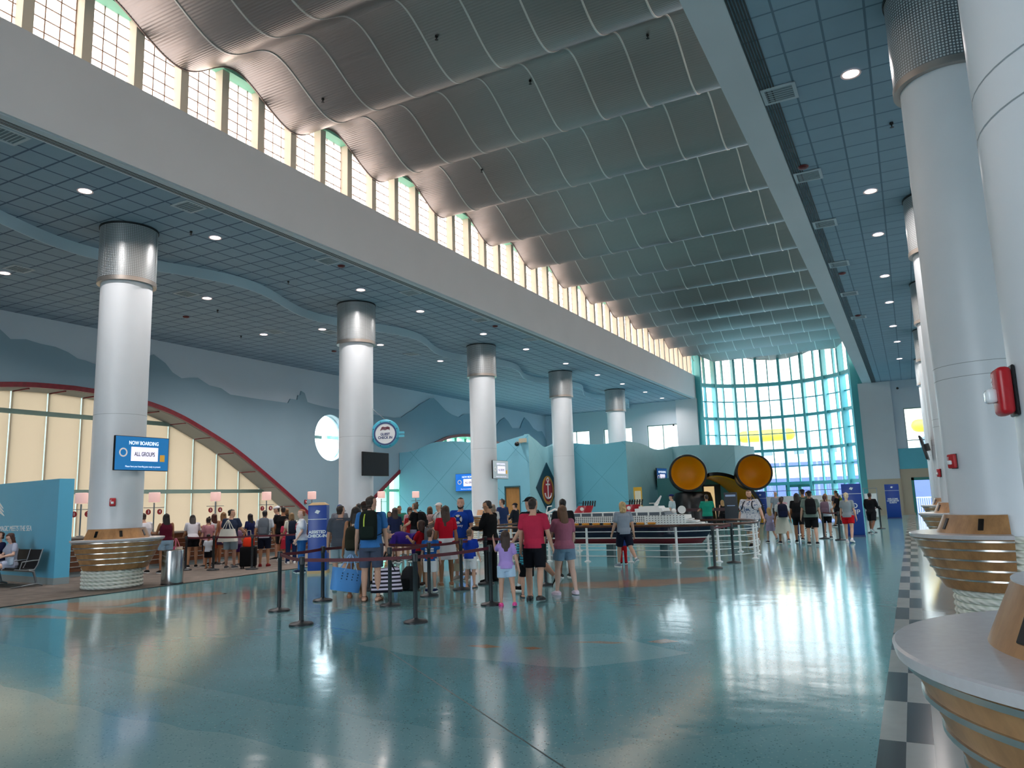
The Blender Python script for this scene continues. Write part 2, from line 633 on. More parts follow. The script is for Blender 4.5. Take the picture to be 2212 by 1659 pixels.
# ------------------------------------------------------------------ left wall with its arches, porthole and mountain relief
HALF = [(0, 6.0), (1.6, 5.93), (3.1, 5.72), (4.3, 5.4), (5.4, 4.97), (6.9, 4.3), (8.15, 3.6), (9.85, 2.55), (11.35, 1.55), (12.5, 0.72), (13.0, 0.3)]
def arch_pts(c, dz=0.0, n=5):
    r = [(p.x, p.y) for p in crom([(a, b + dz, 0) for a, b in HALF], n)]
    l = [(-a, b) for a, b in reversed(r[1:])]
    return [(c + a, b) for a, b in l + r]
AC = (15.8, 43.3)
def arch_loop(c):
    return arch_pts(c)[::1]
def circ(cx, cy, r, n=48):
    return [(cx + r * math.cos(2 * PI * i / n), cy + r * math.sin(2 * PI * i / n)) for i in range(n)]
RW = (29.15, 5.13, 1.17)
holes = [arch_loop(AC[0]), [p for p in arch_loop(AC[1]) if p[0] < YE - 0.2] + [(YE - 0.2, 0.3)], circ(*RW)]
wl = holed([(Y0, 0), (YE, 0), (YE, 9.2), (Y0, 9.2)], holes, lambda u, v, w: (w, u, v), XW, XW - 0.45).build('wall_left', M_wall, kind='structure')
MT = [(-12, 7.0), (-6, 7.8), (-1, 7.2), (5, 8.0), (9, 7.4), (12.2, 8.0), (13.0, 7.95), (13.62, 7.47), (14.1, 7.55), (14.58, 7.48), (15.1, 7.46), (15.55, 7.34), (15.9, 7.17), (16.2, 7.14), (16.5, 7.07), (17.4, 6.98), (18.2, 7.5), (18.92, 7.8), (19.45, 7.53), (19.8, 7.2), (20.23, 7.02), (20.6, 7.1), (21.01, 7.15), (21.35, 7.0), (21.6, 6.9), (22.21, 6.85), (22.71, 6.63), (24.2, 6.6), (26.15, 6.6), (26.3, 6.82), (26.75, 6.82), (26.8, 7.05), (26.95, 7.08), (27.02, 7.28), (27.25, 7.2), (27.45, 6.78), (27.9, 6.72), (28.7, 6.66), (29.85, 6.62), (31.4, 6.6), (32.87, 6.6), (34.4, 6.58), (35.14, 6.66), (35.7, 6.95), (36.3, 7.2), (37.02, 7.62), (37.6, 7.85), (38.1, 8.08), (38.52, 8.15), (39.0, 7.95), (39.82, 7.52), (40.6, 7.3), (41.47, 7.2), (42.0, 7.42), (42.89, 7.56), (44.0, 7.85), (45.0, 7.4), (46.58, 7.06), (47.1, 7.45), (47.72, 7.7), (48.3, 7.45), (48.9, 7.0), (50.18, 7.08), (50.6, 7.6), (51.01, 7.97), (51.7, 7.7), (52.4, 7.25), (53.2, 7.05), (54.0, 7.12), (54.5, 6.7), (YE, 6.3)]
mp_ = holed([(Y0, 0.32), (YE, 0.32)] + list(reversed(MT)), holes, lambda u, v, w: (w, u, v), XW + 0.07, XW + 0.003).build('mountain_mural', M_mural)
tag(mp_, 'long slate blue mountain silhouette relief covering the left wall', 'mural')
MB().box(XW, XW + 0.02, Y0, YE, 0, 0.3).build('baseboard_left', mat('taupe_base', '#6d6a66', 0.6), kind='structure')

# big shaded arch: red rim, grey soffit, frames, translucent roller shades
DW = 1.0
M_soffit = mat('grey_soffit_paint', '#8b8d8a', 0.7)
M_frame = mat('green_grey_window_frame', '#7e9990', 0.5)
M_shade = shade_mat('cream_shade_cloth', '#c0b3a3', 0.68)
def rim(c, parent, name='arch_rim', w=0.17, ymax=99):
    a = [p for p in arch_pts(c) if p[0] < ymax]
    mb = MB()
    rg = []
    for i, p in enumerate(a):
        q0, q1 = Vector(a[max(i - 1, 0)]), Vector(a[min(i + 1, len(a) - 1)])
        t = (q1 - q0).normalized()
        nn_ = Vector((-t.y, t.x))
        o = Vector(p) + nn_ * w
        rg.append([(XW + 0.16, p[0], p[1]), (XW + 0.16, o.x, o.y), (XW + 0.0, o.x, o.y), (XW + 0.0, p[0], p[1])])
    mb.rings(rg)
    return mb.build(name, M_red, parent)
def soffit(c, parent, ymax=99, m=None):
    a = [p for p in arch_pts(c) if p[0] < ymax]
    mb = MB()
    rg = [[(XW + 0.02, p[0], p[1] - 0.005), (XW - DW - 0.12, p[0], p[1] - 0.005), (XW - DW - 0.12, p[0], p[1] + 0.06), (XW + 0.02, p[0], p[1] + 0.06)] for p in a]
    return mb.rings(rg).build('soffit', m or M_soffit, parent, smooth=40)

w1 = thing('window_1', 'big arched window with cream roller shades and dark red rim', 'window', (0, 0, 0), kind='structure')
del w1['category']
rim(AC[0], w1)
soffit(AC[0], w1)
ties = MB()
for y in [3.2 + 1.24 * i for i in range(21)]:
    hz_ = [p for p in arch_pts(AC[0], n=8)]
    z = min(hz_, key=lambda p: abs(p[0] - y))[1]
    ties.box(XW - DW + 0.05, XW - 0.02, y - 0.02, y + 0.02, z - 0.05, z - 0.012)
ties.build('soffit_strip', M_red, w1)
YM = [3.2 + 1.24 * i for i in range(21)]
XS = XW - DW
fr = MB()
for y in YM:
    fr.box(XS - 0.16, XS - 0.07, y + 0.03, y + 0.075, 0.0, 6.4)
for z in (2.42, 5.16):
    fr.box(XS - 0.03, XS + 0.06, 2.0, 29.6, z, z + 0.16)
fr.build('window_frame', M_frame, w1)
rs = random.Random(4)
for i in range(len(YM) - 1):
    for z0, z1 in ((0.0, 2.44), (2.57, 5.18), (5.3, 6.4)):
        g = rs.uniform(0.022, 0.034)
        b = MB()
        b.box(XS - 0.055, XS - 0.05, YM[i] + g * 0.5, YM[i + 1] - g, z0, z1)
        b.build('roller_shade', M_shade, w1)
MB().add([(XS - 0.2, 2, 0), (XS - 0.2, 30, 0), (XS - 0.2, 30, 6.5), (XS - 0.2, 2, 6.5)], [(0, 1, 2, 3)]).build('glass', M_glass, w1)
# building edges seen through the cloth: pale vertical fins outside
# second arch with mint fins
w2 = thing('window_2', 'second arched window with pale green fins', 'window', kind='structure')
del w2['category']
rim(AC[1], w2, ymax=YE - 0.2)
soffit(AC[1], w2, YE - 0.2, M_mint)
fr = MB()
for i in range(20):
    y = 31.2 + 1.24 * i
    fr.box(XS - 0.3, XS + 0.12, y, y + 0.3, 0.0, 6.4)
for z in (2.42, 5.2):
    fr.box(XS - 0.12, XS + 0.06, 30, YE, z, z + 0.16)
fr.build('window_frame', M_mint, w2)
MB().add([(XS - 0.2, 29.5, 0), (XS - 0.2, YE, 0), (XS - 0.2, YE, 6.5), (XS - 0.2, 29.5, 6.5)], [(0, 1, 2, 3)]).build('glass', M_glass, w2)
# porthole
w3 = thing('window_3', 'round porthole window in the grey wall', 'window', kind='structure')
del w3['category']
MB().lathe([(RW[2], 0), (RW[2] + 0.06, 0), (RW[2] + 0.06, 0.12), (RW[2], 0.12), (RW[2], 0)], 48, M=Matrix.Translation((XW - 0.34, RW[0], RW[1])) @ Matrix.Rotation(PI / 2, 4, 'Y')).build('window_frame', mat('pale_blue_rim', '#9cc4d4', 0.4), w3, smooth=40)
MB().add([(XW - 0.3, a, b) for a, b in circ(*RW)], [tuple(range(48))]).build('glass', M_glass, w3)

# ------------------------------------------------------------------ side ceilings
def fx(y):
    return -18.06 - 0.56 * math.cos(2 * PI * (y - COLY) / COLP)
MB().add([(XB - 0.42, Y0, ZC), (XB - 0.42, YE, ZC), (XW, YE, ZC), (XW, Y0, ZC)], [(0, 1, 2, 3)]).build('ceiling_left', M_tileL, kind='structure')
ys = [Y0 + (YE - Y0) * i / 260 for i in range(261)]
dc = MB()
dc.rings([[(fx(y), y, ZD), (XW, y, ZD)] for y in ys], closed=False, caps=False)
dc.build('ceiling_dropped', M_tileL, kind='structure')
fa = MB()
fa.rings([[(fx(y), y, ZD - 0.012), (fx(y) + 0.03, y, ZD - 0.012), (fx(y) + 0.03, y, ZC + 0.02), (fx(y), y, ZC + 0.02)] for y in ys])
fa.build('trim_2', M_fascia, kind='structure', smooth=50)
MB().box(XB - 0.24, XB - 0.07, Y0, YE, ZC - 0.02, ZC + 0.5).build('beam_lip', M_beam, kind='structure')
tr = MB()
for i in range(4):
    x = XB - 0.27 - i * 0.05
    tr.box(x - 0.022, x, Y0, YE, ZC - 0.012 + 0.004 * (i % 2), ZC + 0.1)
tr.build('trim_3', M_dark, kind='structure')
MB().box(XB - 0.5, XB, Y0, YE, ZC - 0.005, 10.43).build('beam_left', M_beam, kind='structure')
# right beam and ceiling
MB().box(XR, XR + 0.56, Y0, YE, ZC, 10.45).build('beam_right', M_beam, kind='structure')
tr = MB()
for i in range(6):
    x = XR + 0.57 + i * 0.045
    tr.box(x, x + 0.024, Y0, YE, ZC - 0.01 + 0.005 * (i % 2), ZC + 0.1)
tr.build('trim_4', M_dark, kind='structure')
MB().add([(XR + 0.56, Y0, ZC + 0.008), (XRW, Y0, ZC + 0.008), (XRW, YE, ZC + 0.008), (XR + 0.56, YE, ZC + 0.008)], [(0, 1, 2, 3)]).build('ceiling_right', M_tileR, kind='structure')

# ------------------------------------------------------------------ clerestories
def grid_panel_mat(name, axis, px_, pz_, ox, oz):
    """fibreglass panel: light passes, a fine brown grid inside"""
    m = bpy.data.materials.new(name)
    m.use_nodes = True
    n = m.node_tree
    n.nodes.clear()
    o = NN(n, 'ShaderNodeOutputMaterial')
    v, x, y, z = objxyz(n)
    k = math_node(n, 'MAXIMUM', line_mask(n, {'x': x, 'y': y}[axis], px_, 0.018, ox), line_mask(n, z, pz_, 0.018, oz))
    t = NN(n, 'ShaderNodeBsdfTransparent')
    t.inputs[0].default_value = lin('#fff0e4')
    tr_ = NN(n, 'ShaderNodeBsdfTranslucent')
    tr_.inputs[0].default_value = lin('#f7dccb')
    d = NN(n, 'ShaderNodeBsdfDiffuse')
    d.inputs[0].default_value = lin('#8f7565')
    a = NN(n, 'ShaderNodeMixShader')
    a.inputs[0].default_value = 0.3
    n.links.new(t.outputs[0], a.inputs[1])
    n.links.new(tr_.outputs[0], a.inputs[2])
    g = NN(n, 'ShaderNodeMixShader')
    n.links.new(k, g.inputs[0])
    n.links.new(a.outputs[0], g.inputs[1])
    n.links.new(d.outputs[0], g.inputs[2])
    n.links.new(g.outputs[0], o.inputs[0])
    return m
M_grid = grid_panel_mat('gridded_light_panel', 'y', 0.29, 0.27, 0.1, 0.05)
w4 = thing('window_4', 'clerestory strip of gridded light panels above the left beam', 'window', kind='structure')
del w4['category']
XCL = XB - 0.3
MB().box(XCL - 0.02, XCL, Y0, YE + 3.0, 10.4, 12.06).build('light_panel', M_grid, w4)
for i in range(60):
    y = 7.02 + 1.12 * (i - 16)
    if Y0 < y < YE:
        MB().box(XCL - 0.02, XB - 0.06, y - 0.1, y + 0.1, 10.4, 12.1).build('mullion', M_cream, w4)
MB().box(XCL - 0.1, XB + 0.0, Y0, YE + 3.0, 12.03, 12.75).build('wall_header', M_mint, kind='structure')
MB().box(XR, XR + 0.3, Y0, YE, 12.03, 12.75).build('wall_header_right', M_mint, kind='structure')
w5 = thing('window_5', 'unseen clerestory strip added above the right beam for daylight', 'window', kind='structure')  # out of view, added to bring more daylight into the hall
del w5['category']
MB().box(XR + 0.3, XR + 0.32, Y0, YE, 10.45, 12.05).build('light_panel', M_grid, w5)
mm = MB()
for i in range(50):
    y = 7.02 + 2.24 * (i - 8)
    if Y0 < y < YE:
        mm.box(XR + 0.1, XR + 0.3, y - 0.1, y + 0.1, 10.45, 12.05)
mm.build('mullion', M_cream, w5)

# ------------------------------------------------------------------ wave ceiling of corrugated metal
def wz(y):
    f = 2 * PI * (y - 10.15) / 3.465
    return 11.765 - 0.37 * math.cos(f - 0.16 * math.cos(f) + 0.16)
def corrugated():
    m, n, b = nt('corrugated_metal')
    v, x, y, z = objxyz(n)
    pset(b, **{'Base Color': lin('#a09c9b'), 'Metallic': 0.9, 'Roughness': 0.38})
    t = NN(n, 'ShaderNodeTexNoise')
    t.inputs['Scale'].default_value = 1.2
    t.inputs['Detail'].default_value = 5
    mp = NN(n, 'ShaderNodeMapping')
    mp.inputs['Scale'].default_value = (0.05, 9.0, 1.0)
    n.links.new(v, mp.inputs[0])
    n.links.new(mp.outputs[0], t.inputs['Vector'])
    r = NN(n, 'ShaderNodeMapRange')
    r.inputs['To Min'].default_value = 0.27
    r.inputs['To Max'].default_value = 0.42
    n.links.new(t.outputs['Fac'], r.inputs['Value'])
    n.links.new(r.outputs[0], b.inputs['Roughness'])
    return m
M_corr = corrugated()
def arc_y(x, r=CWR):
    d = r * r - (x - CWC.x) ** 2
    return CWC.y + math.sqrt(max(d, 0.0))
YTOP = 58.2
NY = int((YTOP - Y0) / 0.12)
wy = [Y0 + (YTOP - Y0) * i / NY for i in range(NY + 1)]
seam_x = [XB + 0.1 + 1.2 * i for i in range(10)]
cw = MB()
xs_ = [XB + 0.02] + seam_x[1:] + [XR + 0.02]
def endy(x):
    return min(YTOP, arc_y(min(max(x, CWC.x - 5.7), CWC.x + 5.7), CWR - 0.25))
rg = []
RIB = 0.056
for i in range(int((YTOP - Y0) / (RIB / 4)) + 1):
    y = Y0 + i * RIB / 4
    o_ = 0.0035 * (0, 1, 0, -1)[i % 4]
    rg.append([(x, min(y, endy(x)), wz(min(y, endy(x))) + o_) for x in xs_])
cw.rings(rg, closed=False, caps=False)
wc = cw.build('ceiling', M_corr, kind='structure', smooth=89)
for x in seam_x[1:]:
    s = MB()
    yy = [y for y in wy if y < endy(x)]
    s.rings([[(x - 0.018, y, wz(y) + 0.01), (x - 0.018, y, wz(y) - 0.022), (x + 0.018, y, wz(y) - 0.022), (x + 0.018, y, wz(y) + 0.01)] for y in yy])
    s.build('seam', M_seam, wc)
s = MB()
yy = [y for y in wy if y < YE]
s.rings([[(XB + 0.0, y, wz(y) + 0.012), (XB + 0.0, y, wz(y) - 0.02), (XB + 0.03, y, wz(y) - 0.02), (XB + 0.03, y, wz(y) + 0.012)] for y in yy])
s.build('edge_trim', mat('dull_pink_metal', '#a08e88', 0.5, 0.4), wc)
MB().box(-14.2, -1.5, Y0, YE + 4.5, 12.75, 12.95).build('ceiling_light_block', M_beam, kind='structure')  # unseen slab added over the waves to block the sky light

# ------------------------------------------------------------------ end walls
YT = 0.5
def eplate(name, outer, hs, m, y0=YE, th=0.4):
    return weld(holed(outer, hs, lambda u, v, w: (u, w, v), y0, y0 + th).build(name, m, kind='structure'))
def rect(x0, x1, z0, z1):
    return [(x0, z0), (x1, z0), (x1, z1), (x0, z1)]
el = [rect(-17.31, -14.9, 4.3, 6.98), rect(-20.83, -18.5, 4.3, 6.98), rect(-24.3, -22.0, 4.3, 6.98)]
eplate('wall_end_left', rect(XW, XB + 0.06, 0, 9.2), el, M_wall)
MB().box(-14.9, XB + 0.06, YE - 0.35, YE, 0, ZC).build('pier_left', M_beam, kind='structure')
for k, h in enumerate(el):
    w = thing('window_%d' % (7 + k), 'square window high in the far left end wall', 'window', kind='structure')
    del w['category']
    x0, x1, z0, z1 = h[0][0], h[1][0], h[0][1], h[2][1]
    f = MB()
    f.box(x0, x0 + 0.06, YE + 0.1, YE + 0.2, z0, z1).box(x1 - 0.06, x1, YE + 0.1, YE + 0.2, z0, z1).box(x0, x1, YE + 0.1, YE + 0.2, z1 - 0.06, z1).box((x0 + x1) / 2 - 0.03, (x0 + x1) / 2 + 0.03, YE + 0.1, YE + 0.2, z0, z1)
    f.build('window_frame', M_frame, w)
    MB().add([(x0, YE + 0.15, z0), (x1, YE + 0.15, z0), (x1, YE + 0.15, z1), (x0, YE + 0.15, z1)], [(0, 1, 2, 3)]).build('glass', M_glass, w)
er = [rect(0.0, 1.9, 4.25, 6.85), rect(0.08, 2.2, 0.01, 2.28)]
eplate('wall_end_right', rect(XR - 0.2, XRW, 0, ZC + 0.3), er, M_wall)
MB().box(XR - 0.3, -0.6, YE - 0.12, YE, 2.33, ZC).build('pier_right', M_beam, kind='structure')
MB().box(XR - 0.3, -0.58, YE - 0.14, YE - 0.005, 0, 2.33).box(-0.58, 0.06, YE - 0.05, YE, 0, 2.33).box(-0.58, 2.6, YE - 0.045, YE, 2.33, 2.95).build('wall_end_lower', M_beige, kind='structure')
MB().box(-0.56, 3.2, YE - 0.06, YE, 2.92, 4.24).build('wall_band', M_tealp, kind='structure')
MB().box(XR - 0.3, 0.05, YE - 0.17, YE - 0.14, 0, 0.14).build('baseboard_end', M_beige, kind='structure')
w = thing('window_10', 'window high in the right end wall', 'window', kind='structure')
del w['category']
f = MB()
f.box(0.0, 0.05, YE + 0.05, YE + 0.2, 4.25, 6.85).box(0.0, 1.9, YE + 0.05, YE + 0.2, 6.79, 6.85).box(0.0, 1.9, YE + 0.1, YE + 0.16, 4.72, 4.78)
f.build('window_frame', M_frame, w)
MB().add([(0, YE + 0.15, 4.25), (1.9, YE + 0.15, 4.25), (1.9, YE + 0.15, 6.85), (0, YE + 0.15, 6.85)], [(0, 1, 2, 3)]).build('glass', M_glass, w)
dr = thing('door_1', 'teal framed glass door in the right end wall', 'door', kind='structure')
del dr['category']
f = MB()
f.box(0.0, 0.16, YE - 0.08, YE + 0.3, 0, 2.36).box(2.1, 2.26, YE - 0.08, YE + 0.3, 0, 2.36).box(0.0, 2.26, YE - 0.08, YE + 0.3, 2.18, 2.36).box(1.08, 1.16, YE + 0.05, YE + 0.15, 0, 2.2)
f.build('door_frame', mat('deep_teal_paint', '#2a8078', 0.4), dr)
MB().add([(0.1, YE + 0.1, 0), (2.2, YE + 0.1, 0), (2.2, YE + 0.1, 2.2), (0.1, YE + 0.1, 2.2)], [(0, 1, 2, 3)]).build('glass', M_glass, dr)

# bowed curtain wall at the far end
w6 = thing('window_6', 'tall bowed teal glass curtain wall at the far end', 'window', kind='structure')
del w6['category']
TH = [math.radians(a) for a in (-68, -51.5, -34.5, -17, 0, 17, 34.5, 51.5, 68)]
def cpt(t, r):
    return (CWC.x + r * math.sin(t), CWC.y + r * math.cos(t))
def cbox(mb, t, r0, r1, hw, z0, z1):
    M = Matrix.Translation((CWC.x, CWC.y, 0)) @ Matrix.Rotation(-t, 4, 'Z')
    mb.box(-hw, hw, r0, r1, z0, z1, M)
for t in TH:
    b = MB()
    cbox(b, t, CWR - 0.42, CWR + 0.05, 0.085, 0, 11.9)
    b.build('mullion', M_teal, w6)
b = MB()
for i in range(8):
    cbox(b, (TH[i] + TH[i + 1]) / 2, CWR - 0.16, CWR + 0.05, 0.04, 0, 11.9)
b.build('thin_mullion', M_teal, w6)
arc = [math.radians(-68 + 136 * i / 48) for i in range(49)]
def band(mb, r0, r1, z0, z1):
    mb.rings([[cpt(t, r0) + (z0,), cpt(t, r1) + (z0,), cpt(t, r1) + (z1,), cpt(t, r0) + (z1,)] for t in arc])
for z, th, dp in ((2.3, 0.24, 0.3), (4.75, 0.2, 0.3), (7.22, 0.2, 0.3), (9.7, 0.26, 0.34)):
    b = MB()
    band(b, CWR - dp, CWR + 0.02, z - th / 2, z + th / 2)
    b.build('transom', M_teal, w6)
b = MB()
for z in (3.55, 6.0, 8.5):
    band(b, CWR - 0.12, CWR + 0.02, z - 0.035, z + 0.035)
band(b, CWR - 0.2, CWR + 0.02, 0.0, 0.14)
b.build('thin_transom', M_teal, w6)
b = MB()
b.rings([[cpt(t, CWR) + (0.0,), cpt(t, CWR) + (9.7,)] for t in arc], closed=False, caps=False)
b.build('glass', M_glass, w6)
b = MB()
b.rings([[cpt(t, CWR) + (9.7,), cpt(t, CWR) + (12.9,)] for t in arc], closed=False, caps=False)
b.build('light_panel', grid_panel_mat('gridded_end_panel', 'x', 0.27, 0.27, 0.1, 0.05), w6)
MB().box(XR - 0.32, XR + 0.1, YE - 0.02, YE + 0.35, 0, 12.8).build('pier_curtain_right', M_teal, kind='structure')
MB().box(XB - 0.2, XB + 0.08, YE, YE + 0.35, 0, 12.8).build('pier_curtain_left', M_teal, kind='structure')
# double door in the curtain wall
dd = thing('door_2', 'teal double door in the glass curtain wall', 'door', kind='structure')
del dd['category']
b = MB()
M = Matrix.Translation((CWC.x, CWC.y, 0)) @ Matrix.Rotation(-math.radians(8), 4, 'Z')
for x0, x1 in ((-0.98, -0.82), (-0.1, 0.1), (0.82, 0.98)):
    b.box(x0, x1, CWR - 0.34, CWR - 0.2, 0, 2.2, M)
b.box(-0.98, 0.98, CWR - 0.34, CWR - 0.2, 2.02, 2.2, M)
b.box(-0.98, 0.98, CWR - 0.34, CWR - 0.2, 0, 0.22, M)
b.build('door_frame', mat('deep_teal_paint', '#2a8078', 0.4), dd)

# right wall, wall behind the camera
rh = [rect(Y0 + 1 + 8.74 * i, Y0 + 4.4 + 8.74 * i, 0.6, 2.9) for i in range(7)]
holed([(Y0, 0), (YE + 0.4, 0), (YE + 0.4, ZC + 0.3), (Y0, ZC + 0.3)], rh, lambda u, v, w: (w, u, v), XRW, XRW + 0.3).build('wall_right', M_wall, kind='structure')
for i, r in enumerate(rh):  # unseen windows, added and sized for the daylight they let in
    w = thing('window_%d' % (20 + i), 'unseen window added to the right wall for daylight', 'window', kind='structure')
    del w['category']
    y0, y1 = r[0][0], r[1][0]
    f = MB()
    for k in range(5):
        yy_ = y0 + (y1 - y0) * k / 4
        f.box(XRW + 0.1, XRW + 0.22, yy_ - 0.05, yy_ + 0.05, 0.6, 2.9)
    for z in (0.6, 2.8):
        f.box(XRW + 0.1, XRW + 0.2, y0, y1, z, z + 0.1)
    f.build('window_frame', M_teal, w)
hb = [rect(XB + 1.0, XR - 1.0, 0.4, 9.6)]
eplate('wall_back', rect(XW, XRW, 0, 12.8), hb, M_wall, Y0 - 0.4, 0.4)
w = thing('window_30', 'glazed end of the hall behind', 'window', kind='structure')
del w['category']
f = MB()
for i in range(9):
    x = XB + 1 + (XR - XB - 2) * i / 8
    f.box(x - 0.07, x + 0.07, Y0 - 0.25, Y0 - 0.1, 0.4, 9.6)
for z in (0.4, 2.6, 5.0, 7.4, 9.5):
    f.box(XB + 1, XR - 1, Y0 - 0.25, Y0 - 0.1, z, z + 0.12)
f.build('window_frame', M_teal, w)

# ------------------------------------------------------------------ columns
M_perf = mat('perforated_steel', '#8f9496', 0.35, 0.85)
def perf_mat():
    m, n, b = nt('perforated_collar_steel')
    v, x, y, z = objxyz(n)
    ang = math_node(n, 'ARCTAN2', y, x)
    u = math_node(n, 'MULTIPLY', ang, 0.66)
    p = 0.042
    fu = math_node(n, 'SUBTRACT', math_node(n, 'MODULO', math_node(n, 'ADD', u, 42), p), p / 2)
    fz = math_node(n, 'SUBTRACT', math_node(n, 'MODULO', z, p), p / 2)
    d = math_node(n, 'SQRT', math_node(n, 'ADD', math_node(n, 'MULTIPLY', fu, fu), math_node(n, 'MULTIPLY', fz, fz)))
    k = math_node(n, 'LESS_THAN', d, 0.0135)
    n.links.new(mix_col(n, k, lin('#8b9092'), lin('#bcc6ca')), b.inputs['Base Color'])
    b.inputs['Roughness'].default_value = 0.38
    n.links.new(math_node(n, 'SUBTRACT', 0.9, math_node(n, 'MULTIPLY', k, 0.9)), b.inputs['Metallic'])
    return m
M_pc = perf_mat()
M_steel = mat('brushed_steel', '#b9bcbd', 0.24, 1.0, noise=0.12, nscale=3, stretch=(30, 30, 0.4))
M_seamline = mat('joint_grey', '#8f999e', 0.8)  # plain grey of the column joint lines

def make_column(x, y, label, group, joints=(4.0,)):
    t = thing('round_column', label, 'column', (x, y, 0), group=group, kind='thing')
    MB().lathe([(COLR, 0), (COLR, ZC - 0.02)], 56, caps=True).build('shaft', M_white, t, smooth=40)
    cb = MB().lathe([(0.615, 7.3), (0.655, 7.3), (0.655, ZC - 0.01), (0.615, ZC - 0.01), (0.615, 7.3)], 56)
    for a in (0.6, 2.7, 4.8):
        M = Matrix.Rotation(a, 4, 'Z')
        cb.box(0.65, 0.664, -0.02, 0.02, 7.32, ZC - 0.02, M)
    cb.build('collar', M_pc, t, smooth=40)
    MB().lathe([(COLR + 0.005, 7.24), (0.668, 7.24), (0.668, 7.34), (COLR + 0.005, 7.34), (COLR + 0.005, 7.24)], 56).build('collar_band', mat('collar_band_steel', '#a7a19b', 0.35, 0.8), t, smooth=40)
    MB().lathe([(0.66, ZC - 0.05), (0.675, ZC - 0.05), (0.675, ZC - 0.005), (0.66, ZC - 0.005), (0.66, ZC - 0.05)], 56).build('top_ring', M_dark, t, smooth=40)
    s = MB()
    for z in joints:
        s.lathe([(COLR + 0.001, z), (COLR + 0.001, z + 0.007)], 56)
    s.build('joint_line', M_seamline, t)
    return t
lc_names = ['white round column rising from the rope-wrapped wooden counter beside the blue slogan panel', 'white round column carrying the guest check in porthole sign', 'white round column behind the man in black, with a pale lit screen', 'white round column between the diamond emblem and the teal partition', 'white round column at the far end beside the square windows']
for i in range(5):
    make_column(COLX, COLY + COLP * i, lc_names[i], 'columns on the left side')
RC = [(0.955, 3.42), (0.985, 11.5), (1.15, 20.15), (1.28, 28.85), (1.38, 37.7), (1.45, 46.4)]
rc_names = ['huge white round column nearest the camera with a red fire alarm on its flank', 'second white round column on the right with a shiny perforated collar', 'third white round column along the right row', 'fourth white round column along the right row, carrying a wall screen', 'fifth white round column along the right row', 'last white round column of the right row near the end wall']
for (x, y), nme in zip(RC, rc_names):
    make_column(x, y, nme, 'columns on the right side', (3.08, 3.25))

# ------------------------------------------------------------------ boat-shaped charging counters
M_ply = wood_mat('light_oak_veneer', '#8a6440', '#b98d5f', 0.32, (2.2, 2.2, 0.6), 0.5)
M_top = mat('pale_stone_counter', '#c6c5c8', 0.22, noise=0.04, nscale=30)
def rope_mat():
    m, n, b = nt('pale_rope')
    v, x, y, z = objxyz(n)
    ang = math_node(n, 'ARCTAN2', y, x)
    s = math_node(n, 'SINE', math_node(n, 'ADD', math_node(n, 'MULTIPLY', ang, 30), math_node(n, 'MULTIPLY', z, 76)))
    k = NN(n, 'ShaderNodeMapRange')
    k.inputs['From Min'].default_value = -1
    n.links.new(s, k.inputs['Value'])
    n.links.new(mix_col(n, k.outputs[0], lin('#d6ded4'), lin('#ecf0e8')), b.inputs['Base Color'])
    b.inputs['Roughness'].default_value = 0.85
    bp = NN(n, 'ShaderNodeBump')
    bp.inputs['Strength'].default_value = 0.4
    bp.inputs['Distance'].default_value = 0.02
    n.links.new(s, bp.inputs['Height'])
    n.links.new(bp.outputs[0], b.inputs['Normal'])
    return m
M_rope = rope_mat()
M_strip = mat('satin_steel_strip', '#c9c9c6', 0.22, 0.9)
M_sock = mat('black_socket', '#08090b', 0.25)
